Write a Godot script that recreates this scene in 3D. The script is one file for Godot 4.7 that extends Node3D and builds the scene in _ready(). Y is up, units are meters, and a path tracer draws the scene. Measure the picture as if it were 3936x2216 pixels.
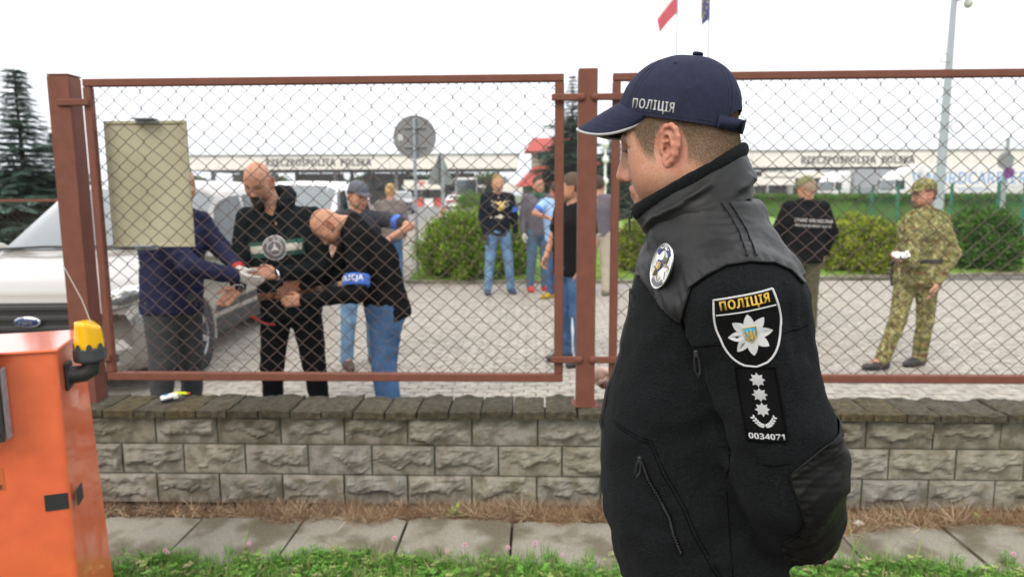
extends Node3D
# A police officer in the street watches an arrest behind a low stone wall and a chain-link gate.
# Metres, y up. The street and the yard lie at y = 0, the camera is an eye 1.62 m above the street.

func _ready() -> void:
	var cam := Camera3D.new()
	cam.name = "camera"
	cam.position = Vector3(0, 1.62, 0)
	cam.rotation_degrees = Vector3(-7.77, 0, 0)
	cam.basis = cam.basis * Basis(Vector3(0, 0, 1), deg_to_rad(-0.3))
	cam.near = 0.05
	cam.far = 600.0
	var lens := CameraAttributesPhysical.new()
	lens.frustum_focal_length = 29.13
	lens.frustum_focus_distance = 1.2
	lens.frustum_near = 0.05
	lens.frustum_far = 600.0
	lens.exposure_aperture = 5.6
	cam.attributes = lens
	cam.current = true
	add_child(cam)
	var env := Environment.new()
	var sky := ProceduralSkyMaterial.new()
	sky.sky_top_color = lin(0.95, 0.97, 1.0)
	sky.sky_horizon_color = lin(0.46, 0.485, 0.52)
	sky.sky_curve = 0.16
	sky.ground_bottom_color = lin(0.2, 0.2, 0.19)
	sky.ground_horizon_color = lin(0.46, 0.485, 0.52)
	sky.ground_curve = 0.03
	sky.sky_energy_multiplier = 1.15
	env.background_mode = Environment.BG_SKY
	env.sky = Sky.new()
	env.sky.sky_material = sky
	env.tonemap_mode = Environment.TONE_MAPPER_LINEAR
	env.tonemap_exposure = 1.62
	env.sdfgi_enabled = true
	env.ssao_enabled = true
	env.ssil_enabled = true
	env.fog_enabled = true
	env.fog_density = 0.0006
	env.fog_light_color = Color(0.93, 0.95, 0.97)
	var we := WorldEnvironment.new()
	we.name = "world"
	we.environment = env
	add_child(we)
	var sun := DirectionalLight3D.new()
	sun.name = "sun"
	sun.light_energy = 0.5
	sun.light_color = Color(1.0, 0.97, 0.92)
	sun.light_angular_distance = 32.0
	sun.rotation_degrees = Vector3(-46, -30, 0)
	sun.shadow_enabled = true
	add_child(sun)
	rng.seed = 7
	materials()
	materials_people()
	site()
	background()
	vehicles()
	barrier()
	people()
	officer()

# ---------------------------------------------------------------- helpers
class MB:
	# collects triangles (counter-clockwise seen from outside), commits one mesh
	var v := PackedVector3Array()
	var c := PackedColorArray()
	var uv := PackedVector2Array()
	var g := PackedInt32Array()
	var sm := 0        # smooth group of what follows; 0xFFFFFFFF is flat
	var col := Color(1, 1, 1)
	var xf := Transform3D()
	func tri(a: Vector3, b: Vector3, d: Vector3, ua := Vector2(), ub := Vector2(), ud := Vector2()) -> void:
		v.append(xf * a); v.append(xf * d); v.append(xf * b)
		uv.append(ua); uv.append(ud); uv.append(ub)
		c.append(col); c.append(col); c.append(col)
		g.append(sm)
	func quad(a: Vector3, b: Vector3, d: Vector3, e: Vector3, u0 := Vector2(0, 1), u1 := Vector2(1, 1), u2 := Vector2(1, 0), u3 := Vector2(0, 0)) -> void:
		tri(a, b, d, u0, u1, u2); tri(a, d, e, u0, u2, u3)
	func box(at: Vector3, size: Vector3, bev := 0.0, bs := Basis()) -> void:
		var old := xf
		xf = xf * Transform3D(bs, at)
		var h := size / 2
		var ob := sm
		sm = 0xFFFFFFFF
		bev = minf(bev, minf(h.x, minf(h.y, h.z)) * 0.9)
		var q := h - Vector3.ONE * bev
		for a in 3:
			var b: int = (a + 1) % 3
			var d: int = (a + 2) % 3
			for s in [1.0, -1.0]:
				var p := []
				for k in [[-1.0, -1.0], [1.0, -1.0], [1.0, 1.0], [-1.0, 1.0]]:
					var w := Vector3()
					w[a] = h[a] * s; w[b] = q[b] * k[0]; w[d] = q[d] * k[1]
					p.append(w)
				if s > 0: quad(p[0], p[1], p[2], p[3])
				else: quad(p[3], p[2], p[1], p[0])
			if bev > 0:
				for s1 in [1.0, -1.0]:
					for s2 in [1.0, -1.0]:
						var e := []
						for t in [-1.0, 1.0]:
							var w1 := Vector3(); w1[a] = q[a] * t; w1[b] = h[b] * s1; w1[d] = q[d] * s2
							var w2 := Vector3(); w2[a] = q[a] * t; w2[b] = q[b] * s1; w2[d] = h[d] * s2
							e.append(w1); e.append(w2)
						if s1 * s2 > 0: quad(e[0], e[2], e[3], e[1])
						else: quad(e[1], e[3], e[2], e[0])
		if bev > 0:
			for sx in [1.0, -1.0]:
				for sy in [1.0, -1.0]:
					for sz in [1.0, -1.0]:
						var p1 := Vector3(h.x * sx, q.y * sy, q.z * sz)
						var p2 := Vector3(q.x * sx, h.y * sy, q.z * sz)
						var p3 := Vector3(q.x * sx, q.y * sy, h.z * sz)
						if sx * sy * sz > 0: tri(p1, p2, p3)
						else: tri(p1, p3, p2)
		sm = ob
		xf = old
	func tube(pts: Array, rad, seg := 8, caps := true) -> void:
		# rad: a number or one number per point
		var n := pts.size()
		var rings := []
		var last := Vector3.UP
		for i in n:
			var d: Vector3 = (pts[mini(i + 1, n - 1)] - pts[maxi(i - 1, 0)]).normalized()
			if i == 0:
				last = d.cross(Vector3.RIGHT if absf(d.x) < 0.8 else Vector3.UP).normalized()
			last = (last - d * last.dot(d)).normalized()
			var o := d.cross(last)
			var r: float = rad[i] if rad is Array else rad
			var ring := PackedVector3Array()
			for k in seg:
				var t := TAU * k / seg
				ring.append(pts[i] + (last * cos(t) + o * sin(t)) * r)
			rings.append(ring)
		for i in n - 1:
			for k in seg:
				var k2 := (k + 1) % seg
				quad(rings[i][k], rings[i][k2], rings[i + 1][k2], rings[i + 1][k])
		if caps:
			var os := sm
			sm = 0xFFFFFFFF
			for k in seg:
				tri(pts[0], rings[0][(k + 1) % seg], rings[0][k])
				tri(pts[n - 1], rings[n - 1][k], rings[n - 1][(k + 1) % seg])
			sm = os
	func loft(rings: Array, closed := true, cap0 := false, cap1 := false) -> void:
		# rings of equal length, counter-clockwise seen from the end they rise to
		var m: int = rings[0].size()
		for i in rings.size() - 1:
			for k in (m if closed else m - 1):
				var k2 := (k + 1) % m
				quad(rings[i][k], rings[i][k2], rings[i + 1][k2], rings[i + 1][k], Vector2(float(k) / m, float(i) / rings.size()), Vector2(float(k + 1) / m, float(i) / rings.size()), Vector2(float(k + 1) / m, float(i + 1) / rings.size()), Vector2(float(k) / m, float(i + 1) / rings.size()))
		for e in 2:
			if (cap0 if e == 0 else cap1):
				var r: Array = Array(rings[0 if e == 0 else -1])
				var mid := Vector3()
				for p in r: mid += p
				mid /= m
				for k in m:
					if e == 0: tri(mid, r[(k + 1) % m], r[k])
					else: tri(mid, r[k], r[(k + 1) % m])
	func lathe(prof: Array, seg := 20, f := Transform3D()) -> void:
		# prof: Vector2(radius, height), rising
		var rings := []
		for p in prof:
			var r := PackedVector3Array()
			for k in seg:
				var t := TAU * k / seg
				r.append(f * Vector3(p.x * cos(t), p.y, -p.x * sin(t)))
			rings.append(r)
		loft(rings)
	func ball(at: Vector3, r: Vector3, seg := 12, rows := 8, bs := Basis()) -> void:
		var pr := []
		for i in rows + 1:
			var t := -PI / 2 + PI * i / rows
			pr.append(Vector2(maxf(cos(t), 0.001), sin(t)))
		lathe(pr, seg, Transform3D(bs.scaled_local(r), at))
	func prism(poly: PackedVector2Array, depth: float, f := Transform3D(), bev := 0.0) -> void:
		# poly in x, y (either turn), pushed from z = 0 to z = depth
		if Geometry2D.is_polygon_clockwise(poly):
			poly = poly.duplicate(); poly.reverse()
		var idx := Geometry2D.triangulate_polygon(poly)
		var os := sm
		sm = 0xFFFFFFFF
		var n := poly.size()
		for i in range(0, idx.size(), 3):
			var a := poly[idx[i]]; var b := poly[idx[i + 1]]; var d := poly[idx[i + 2]]
			if (b - a).cross(d - a) < 0:
				var t := b; b = d; d = t
			tri(f * Vector3(a.x, a.y, depth), f * Vector3(b.x, b.y, depth), f * Vector3(d.x, d.y, depth), a, b, d)
			tri(f * Vector3(a.x, a.y, 0), f * Vector3(d.x, d.y, 0), f * Vector3(b.x, b.y, 0), a, d, b)
		for i in n:
			var a := poly[i]; var b := poly[(i + 1) % n]
			quad(f * Vector3(a.x, a.y, 0), f * Vector3(b.x, b.y, 0), f * Vector3(b.x, b.y, depth), f * Vector3(a.x, a.y, depth))
		sm = os
	func soup(d: Dictionary) -> void:
		# indexed triangles {v, i}, already turned outwards
		var vs: PackedVector3Array = d.v
		var ix: PackedInt32Array = d.i
		for k in range(0, ix.size(), 3):
			tri(vs[ix[k]], vs[ix[k + 1]], vs[ix[k + 2]])
	func mesh() -> ArrayMesh:
		var st := SurfaceTool.new()
		st.begin(Mesh.PRIMITIVE_TRIANGLES)
		for k in g.size():
			st.set_smooth_group(g[k])
			for j in 3:
				st.set_uv(uv[k * 3 + j]); st.set_color(c[k * 3 + j])
				st.add_vertex(v[k * 3 + j])
		st.generate_normals()
		st.index()
		return st.commit()

const FLAT := 0xFFFFFFFF
var names := {}
var M := {}
var rng := RandomNumberGenerator.new()

func put(called: String, m, material: Material, parent: Node = self) -> MeshInstance3D:
	var o := MeshInstance3D.new()
	o.mesh = m.mesh() if m is MB else m
	o.name = numbered(called) if parent == self else called
	if material: o.material_override = material
	parent.add_child(o, true)
	return o

func numbered(called: String) -> String:
	names[called] = names.get(called, -1) + 1
	return called if names[called] == 0 else "%s_%03d" % [called, names[called]]

func tag(o: Node, label: String, category := "", group := "", kind := "") -> Node:
	if label: o.set_meta("label", label)
	if category: o.set_meta("category", category)
	if group: o.set_meta("group", group)
	if kind: o.set_meta("kind", kind)
	return o

func thing(called: String, label: String, category: String, at := Vector3.ZERO, yaw := 0.0, group := "") -> Node3D:
	var o := Node3D.new()
	o.name = numbered(called)
	add_child(o)
	o.position = at
	o.rotation.y = yaw
	tag(o, label, category, group)
	return o

func setting(called: String, m, material: Material) -> MeshInstance3D:
	return tag(put(called, m, material), "", "", "", "structure")

func dup(o: Node3D, at: Vector3, yaw: float, label: String) -> Node3D:
	var r: Node3D = o.duplicate()
	r.name = numbered(String(o.name).rstrip("0123456789").rstrip("_"))
	add_child(r)
	r.position = at; r.rotation.y = yaw
	r.set_meta("label", label)
	return r

func multi(called: String, m: Mesh, material: Material, xs: Array, cols: Array, parent: Node = self) -> MultiMeshInstance3D:
	var mm := MultiMesh.new()
	mm.transform_format = MultiMesh.TRANSFORM_3D
	mm.use_colors = cols.size() > 0
	mm.mesh = m
	mm.instance_count = xs.size()
	for i in xs.size():
		mm.set_instance_transform(i, xs[i])
		if cols.size(): mm.set_instance_color(i, cols[i])
	var o := MultiMeshInstance3D.new()
	o.multimesh = mm
	o.name = numbered(called) if parent == self else called
	if material: o.material_override = material
	o.set_meta("kind", "stuff")
	parent.add_child(o, true)
	return o

func lin(r: float, g: float, b: float) -> Color:
	return Color(r, g, b).linear_to_srgb()

func mat(r: float, g: float, b: float, rough := 0.7, metal := 0.0, spec := 0.5) -> StandardMaterial3D:
	var m := StandardMaterial3D.new()
	m.albedo_color = lin(r, g, b)
	m.roughness = rough
	m.metallic = metal
	m.metallic_specular = spec
	return m

func noise(seed_: int, freq: float, oct := 4, type := FastNoiseLite.TYPE_SIMPLEX_SMOOTH) -> FastNoiseLite:
	var n := FastNoiseLite.new()
	n.seed = seed_; n.frequency = freq; n.noise_type = type
	n.fractal_octaves = oct
	return n

func noise_tex(seed_: int, freq: float, lo: Color, hi: Color, size := 256, oct := 4, mid = null, type := FastNoiseLite.TYPE_SIMPLEX_SMOOTH) -> NoiseTexture2D:
	var t := NoiseTexture2D.new()
	t.width = size; t.height = size; t.seamless = true
	t.noise = noise(seed_, freq, oct, type)
	var g := Gradient.new()
	g.set_color(0, lo); g.set_color(1, hi)
	if mid != null: g.add_point(0.5, mid)
	t.color_ramp = g
	return t

func height_tex(seed_: int, freq: float, size := 256, oct := 4, type := FastNoiseLite.TYPE_SIMPLEX_SMOOTH) -> NoiseTexture2D:
	return noise_tex(seed_, freq, Color.BLACK, Color.WHITE, size, oct, null, type)

func tri_map(m: StandardMaterial3D, scale: float, world := false) -> StandardMaterial3D:
	m.uv1_triplanar = true
	m.uv1_world_triplanar = world
	m.uv1_scale = Vector3.ONE * scale
	return m

func textured(m: StandardMaterial3D, tex: Texture2D, scale: float, bump: Texture2D = null, depth := 0.0, world := false) -> StandardMaterial3D:
	# tex is multiplied with the colour of m; bump is relief of depth centimetres; one repeat is 1 / scale metres
	if tex: m.albedo_texture = tex
	if bump:
		m.heightmap_enabled = true
		m.heightmap_texture = bump
		m.heightmap_scale = depth
	return tri_map(m, scale, world)

func vcol(m: StandardMaterial3D) -> StandardMaterial3D:
	m.vertex_color_use_as_albedo = true
	return m

var fonts := {}
func text_mesh(s: String, height: float, depth := 0.002, bold := true, face := "Droid Sans") -> ArrayMesh:
	# letters whose capitals are height tall, centred on the origin, in the x, y plane
	var key := face + str(bold)
	if not fonts.has(key):
		var f := SystemFont.new()
		f.font_names = PackedStringArray([face])
		f.font_weight = 700 if bold else 400
		fonts[key] = f
	var t := TextMesh.new()
	t.text = s; t.font = fonts[key]; t.font_size = 64
	t.pixel_size = 0.01; t.depth = 0.05; t.curve_step = 4.0
	var am := ArrayMesh.new()
	var a := t.get_mesh_arrays()
	var vs: PackedVector3Array = a[Mesh.ARRAY_VERTEX]
	var bb := AABB(vs[0], Vector3())
	for p in vs: bb = bb.expand(p)
	var k := height / 0.46
	var mid := Vector3(bb.get_center().x, 0.0, 0)
	var lo := bb.position.y
	for i in vs.size():
		var p := vs[i]
		vs[i] = Vector3((p.x - mid.x) * k, (p.y - bb.get_center().y) * k, (p.z / 0.05) * depth)
	a[Mesh.ARRAY_VERTEX] = vs
	am.add_surface_from_arrays(Mesh.PRIMITIVE_TRIANGLES, a)
	return am

func bent(m: ArrayMesh, how: Callable) -> ArrayMesh:
	# the mesh with each of its points moved by how(point)
	var out := ArrayMesh.new()
	for s in m.get_surface_count():
		var a := m.surface_get_arrays(s)
		var vs: PackedVector3Array = a[Mesh.ARRAY_VERTEX]
		for i in vs.size(): vs[i] = how.call(vs[i])
		a[Mesh.ARRAY_VERTEX] = vs
		var st := SurfaceTool.new()
		var am := ArrayMesh.new()
		a[Mesh.ARRAY_NORMAL] = null; a[Mesh.ARRAY_TANGENT] = null
		am.add_surface_from_arrays(Mesh.PRIMITIVE_TRIANGLES, a)
		st.create_from(am, 0)
		st.deindex()
		st.set_smooth_group(FLAT)
		st.generate_normals()
		out = st.commit(out)
	return out

# ---------------------------------------------------------------- smooth bodies: joined capsules meshed as surface nets
class Sdf:
	# prims: {a, b, ra, rb, k, cut} tapered capsules, {xf, r, k, cut} ellipsoids, {box: AABB, fn: Callable, k} anything else
	var prims := []
	var cell := 0.01
	var lo := Vector3()
	var n := Vector3i()
	var d := PackedFloat32Array()
	func cap(a: Vector3, b: Vector3, ra: float, rb := -1.0, k := 0.03, cut := false) -> Sdf:
		prims.append({"a": a, "b": b, "ra": ra, "rb": ra if rb < 0 else rb, "k": k, "cut": cut})
		return self
	func ball(at: Vector3, r: float, k := 0.03, cut := false) -> Sdf:
		return cap(at, at + Vector3(0, 0.0001, 0), r, r, k, cut)
	func ell(at: Vector3, r: Vector3, k := 0.03, bs := Basis(), cut := false) -> Sdf:
		prims.append({"xf": Transform3D(bs.scaled_local(r), at), "inv": Transform3D(bs.scaled_local(r), at).affine_inverse(), "r": r, "k": k, "cut": cut})
		return self
	func fn(box: AABB, f: Callable, k := 0.03, cut := false) -> Sdf:
		prims.append({"box": box, "fn": f, "k": k, "cut": cut})
		return self
	func bounds(p: Dictionary) -> AABB:
		if p.has("box"): return p.box
		if p.has("xf"):
			var b: Basis = p.xf.basis
			var e := Vector3(sqrt(b.x.x * b.x.x + b.y.x * b.y.x + b.z.x * b.z.x), sqrt(b.x.y * b.x.y + b.y.y * b.y.y + b.z.y * b.z.y), sqrt(b.x.z * b.x.z + b.y.z * b.y.z + b.z.z * b.z.z))
			return AABB(p.xf.origin - e, e * 2)
		var r: float = maxf(p.ra, p.rb)
		return AABB(p.a, Vector3()).expand(p.b).grow(r)
	func fill(c: float, post = null, limit = null) -> Sdf:
		cell = c
		var bb := AABB()
		var first := true
		for p in prims:
			if p.cut: continue
			bb = bounds(p) if first else bb.merge(bounds(p))
			first = false
		if limit != null: bb = bb.intersection(limit)
		bb = bb.grow(c * 2.6)
		lo = bb.position
		n = Vector3i((bb.size / c).ceil()) + Vector3i.ONE
		d.resize(n.x * n.y * n.z)
		d.fill(0.2)
		for p in prims:
			var pb := bounds(p).grow(p.k + c * 2.5)
			var i0 := Vector3i(((pb.position - lo) / c).floor()).clamp(Vector3i.ZERO, n - Vector3i.ONE)
			var i1 := Vector3i(((pb.end - lo) / c).ceil()).clamp(Vector3i.ZERO, n - Vector3i.ONE)
			var k: float = p.k
			var ik := 0.25 / maxf(k, 1e-6)
			var cut: bool = p.cut
			var kind := 1 if p.has("xf") else 2 if p.has("fn") else 0
			var f = p.get("fn")
			var inv: Transform3D = p.get("inv", Transform3D())
			var mr := 0.0
			if kind == 1: mr = minf(p.r.x, minf(p.r.y, p.r.z))
			var a: Vector3 = p.get("a", Vector3())
			var ba: Vector3 = p.get("b", Vector3()) - a
			var il := 1.0 / maxf(ba.length_squared(), 1e-9)
			var ra: float = p.get("ra", 0.0)
			var dr: float = p.get("rb", 0.0) - ra
			for z in range(i0.z, i1.z + 1):
				for y in range(i0.y, i1.y + 1):
					var at := (z * n.y + y) * n.x + i0.x
					var q := lo + Vector3(i0.x, y, z) * c
					for x in range(i0.x, i1.x + 1):
						var e: float
						if kind == 0:
							var pa := q - a
							var t := clampf(pa.dot(ba) * il, 0.0, 1.0)
							e = (pa - ba * t).length() - ra - dr * t
						elif kind == 1:
							e = ((inv * q).length() - 1.0) * mr
						else:
							e = f.call(q)
						var o := d[at]
						if cut:
							e = -e
							var h := maxf(k - absf(o - e), 0.0)
							d[at] = maxf(o, e) + h * h * ik
						else:
							var h := maxf(k - absf(o - e), 0.0)
							d[at] = minf(o, e) - h * h * ik
						at += 1
						q.x += c
		if post != null:
			var at := 0
			for z in n.z:
				for y in n.y:
					for x in n.x:
						if absf(d[at]) < 0.04:
							d[at] = post.call(lo + Vector3(x, y, z) * c, d[at])
						at += 1
		return self
	func clip(f: Callable) -> Sdf:
		# keeps only where f is negative
		var at := 0
		for z in n.z:
			for y in n.y:
				for x in n.x:
					if d[at] < 0.03:
						d[at] = maxf(d[at], f.call(lo + Vector3(x, y, z) * cell))
					at += 1
		return self
	func at(p: Vector3) -> float:
		var q := ((p - lo) / cell).clamp(Vector3.ZERO, Vector3(n) - Vector3.ONE * 1.01)
		var i := Vector3i(q.floor())
		var f := q - Vector3(i)
		var s := (i.z * n.y + i.y) * n.x + i.x
		var sy := n.x
		var sz := n.x * n.y
		var a := lerpf(lerpf(d[s], d[s + 1], f.x), lerpf(d[s + sy], d[s + sy + 1], f.x), f.y)
		var b := lerpf(lerpf(d[s + sz], d[s + sz + 1], f.x), lerpf(d[s + sz + sy], d[s + sz + sy + 1], f.x), f.y)
		return lerpf(a, b, f.z)
	func grad(p: Vector3) -> Vector3:
		var e := cell
		return Vector3(at(p + Vector3(e, 0, 0)) - at(p - Vector3(e, 0, 0)), at(p + Vector3(0, e, 0)) - at(p - Vector3(0, e, 0)), at(p + Vector3(0, 0, e)) - at(p - Vector3(0, 0, e))).normalized()
	func march(from: Vector3, dir: Vector3, reach := 0.6) -> Vector3:
		var t := 0.0
		for i in 60:
			var e := at(from + dir * t)
			if absf(e) < 0.0003: break
			t += clampf(e * 0.7, -0.02, 0.02)
			if t > reach: break
		return from + dir * t
	func nets() -> Dictionary:
		var v := PackedVector3Array()
		var ix := PackedInt32Array()
		var id := PackedInt32Array()
		id.resize(d.size())
		id.fill(-1)
		var sx := 1
		var sy := n.x
		var sz := n.x * n.y
		var off := [0, 1, sy, sy + 1, sz, sz + 1, sz + sy, sz + sy + 1]
		var edges := [[0, 1], [2, 3], [4, 5], [6, 7], [0, 2], [1, 3], [4, 6], [5, 7], [0, 4], [1, 5], [2, 6], [3, 7]]
		var cor := []
		for k in 8: cor.append(Vector3(k & 1, (k >> 1) & 1, k >> 2))
		for z in n.z - 1:
			for y in n.y - 1:
				var s := (z * n.y + y) * n.x
				for x in n.x - 1:
					var d0 := d[s]
					if absf(d0) < cell * 3.5:
						var neg := (1 if d0 < 0 else 0) + (1 if d[s + 1] < 0 else 0) + (1 if d[s + sy] < 0 else 0) + (1 if d[s + sy + 1] < 0 else 0) + (1 if d[s + sz] < 0 else 0) + (1 if d[s + sz + 1] < 0 else 0) + (1 if d[s + sz + sy] < 0 else 0) + (1 if d[s + sz + sy + 1] < 0 else 0)
						if neg > 0 and neg < 8:
							var sum := Vector3()
							var c := 0
							for e in edges:
								var a := d[s + off[e[0]]]
								var b := d[s + off[e[1]]]
								if (a < 0) != (b < 0):
									var ca: Vector3 = cor[e[0]]
									sum += ca.lerp(cor[e[1]], a / (a - b))
									c += 1
							id[s] = v.size()
							v.append(lo + (Vector3(x, y, z) + sum / c) * cell)
					s += 1
		for z in range(1, n.z - 1):
			for y in range(1, n.y - 1):
				var s := (z * n.y + y) * n.x + 1
				for x in range(1, n.x - 1):
					if id[s] >= 0 or absf(d[s]) < cell * 3.5:
						var neg := d[s] < 0
						for ax in 3:
							var st: int = sx if ax == 0 else sy if ax == 1 else sz
							if (d[s + st] < 0) != neg:
								var u: int = sy if ax == 0 else sz if ax == 1 else sx
								var w: int = sz if ax == 0 else sx if ax == 1 else sy
								var q := [id[s], id[s - u], id[s - u - w], id[s - w]]
								if q[0] < 0 or q[1] < 0 or q[2] < 0 or q[3] < 0: continue
								if neg: ix.append_array([q[0], q[1], q[2], q[0], q[2], q[3]])
								else: ix.append_array([q[0], q[2], q[1], q[0], q[3], q[2]])
					s += 1
		return {"v": v, "i": ix}

func net_mesh(parts: Array, color = null) -> ArrayMesh:
	# joins nets {v, i} into one smooth mesh; color(point, normal) gives vertex colours
	var v := PackedVector3Array()
	var ix := PackedInt32Array()
	for p in parts:
		var base := v.size()
		v.append_array(p.v)
		var pi: PackedInt32Array = p.i
		var k := ix.size()
		ix.resize(k + pi.size())
		for j in pi.size(): ix[k + j] = pi[j] + base
	var nn := PackedVector3Array()
	nn.resize(v.size())
	var flip := PackedInt32Array()
	flip.resize(ix.size())
	for k in range(0, ix.size(), 3):
		var a := ix[k]; var b := ix[k + 1]; var c := ix[k + 2]
		var f := (v[b] - v[a]).cross(v[c] - v[a])
		nn[a] += f; nn[b] += f; nn[c] += f
		flip[k] = a; flip[k + 1] = c; flip[k + 2] = b
	for k in nn.size(): nn[k] = nn[k].normalized()
	var arr := []
	arr.resize(Mesh.ARRAY_MAX)
	arr[Mesh.ARRAY_VERTEX] = v
	arr[Mesh.ARRAY_NORMAL] = nn
	arr[Mesh.ARRAY_INDEX] = flip
	if color != null:
		var cc := PackedColorArray()
		cc.resize(v.size())
		for k in v.size(): cc[k] = color.call(v[k], nn[k])
		arr[Mesh.ARRAY_COLOR] = cc
	var m := ArrayMesh.new()
	m.add_surface_from_arrays(Mesh.PRIMITIVE_TRIANGLES, arr)
	return m

func net_cut(net: Dictionary, f: Callable) -> Dictionary:
	# the part of a net where f(point) is negative, cut along the line f = 0
	var v: PackedVector3Array = net.v.duplicate()
	var ix: PackedInt32Array = net.i
	var s := PackedFloat32Array()
	s.resize(v.size())
	for k in v.size(): s[k] = f.call(v[k])
	var out := PackedInt32Array()
	var made := {}
	for k in range(0, ix.size(), 3):
		var t := [ix[k], ix[k + 1], ix[k + 2]]
		var poly := []
		for j in 3:
			var a: int = t[j]
			var b: int = t[(j + 1) % 3]
			if s[a] < 0: poly.append(a)
			if (s[a] < 0) != (s[b] < 0):
				var key := Vector2i(mini(a, b), maxi(a, b))
				if not made.has(key):
					made[key] = v.size()
					v.append(v[a].lerp(v[b], s[a] / (s[a] - s[b])))
				poly.append(made[key])
		for j in range(1, poly.size() - 1):
			out.append(poly[0]); out.append(poly[j]); out.append(poly[j + 1])
	# drop unused points
	var id := {}
	var v2 := PackedVector3Array()
	for k in out.size():
		if not id.has(out[k]):
			id[out[k]] = v2.size()
			v2.append(v[out[k]])
		out[k] = id[out[k]]
	return {"v": v2, "i": out}

func net_swell(net: Dictionary, by: Callable) -> Dictionary:
	# moves each point along its normal by by(point)
	var v: PackedVector3Array = net.v.duplicate()
	var ix: PackedInt32Array = net.i
	var nn := PackedVector3Array()
	nn.resize(v.size())
	for k in range(0, ix.size(), 3):
		var f := (v[ix[k + 1]] - v[ix[k]]).cross(v[ix[k + 2]] - v[ix[k]])
		for j in 3: nn[ix[k + j]] += f
	for k in v.size(): v[k] += nn[k].normalized() * by.call(v[k])
	return {"v": v, "i": ix}

func net_split(net: Dictionary) -> Dictionary:
	# each triangle into four
	var v: PackedVector3Array = net.v.duplicate()
	var ix: PackedInt32Array = net.i
	var out := PackedInt32Array()
	var made := {}
	for k in range(0, ix.size(), 3):
		var m := [0, 0, 0]
		for j in 3:
			var a := ix[k + j]
			var b := ix[k + (j + 1) % 3]
			var key := Vector2i(mini(a, b), maxi(a, b))
			if not made.has(key):
				made[key] = v.size()
				v.append((v[a] + v[b]) / 2)
			m[j] = made[key]
		out.append_array([ix[k], m[0], m[2], m[0], ix[k + 1], m[1], m[2], m[1], ix[k + 2], m[0], m[1], m[2]])
	return {"v": v, "i": out}

func poly_dist(p: Vector2, poly: PackedVector2Array) -> float:
	# signed distance to a polygon, negative inside
	var best := 1e9
	var inside := false
	var j := poly.size() - 1
	for i in poly.size():
		var a := poly[i]
		var b := poly[j]
		var e := b - a
		var w := p - a
		best = minf(best, (w - e * clampf(w.dot(e) / maxf(e.length_squared(), 1e-12), 0.0, 1.0)).length_squared())
		if (a.y > p.y) != (b.y > p.y) and p.x < (b.x - a.x) * (p.y - a.y) / (b.y - a.y) + a.x:
			inside = not inside
		j = i
	return sqrt(best) * (-1.0 if inside else 1.0)

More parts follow.
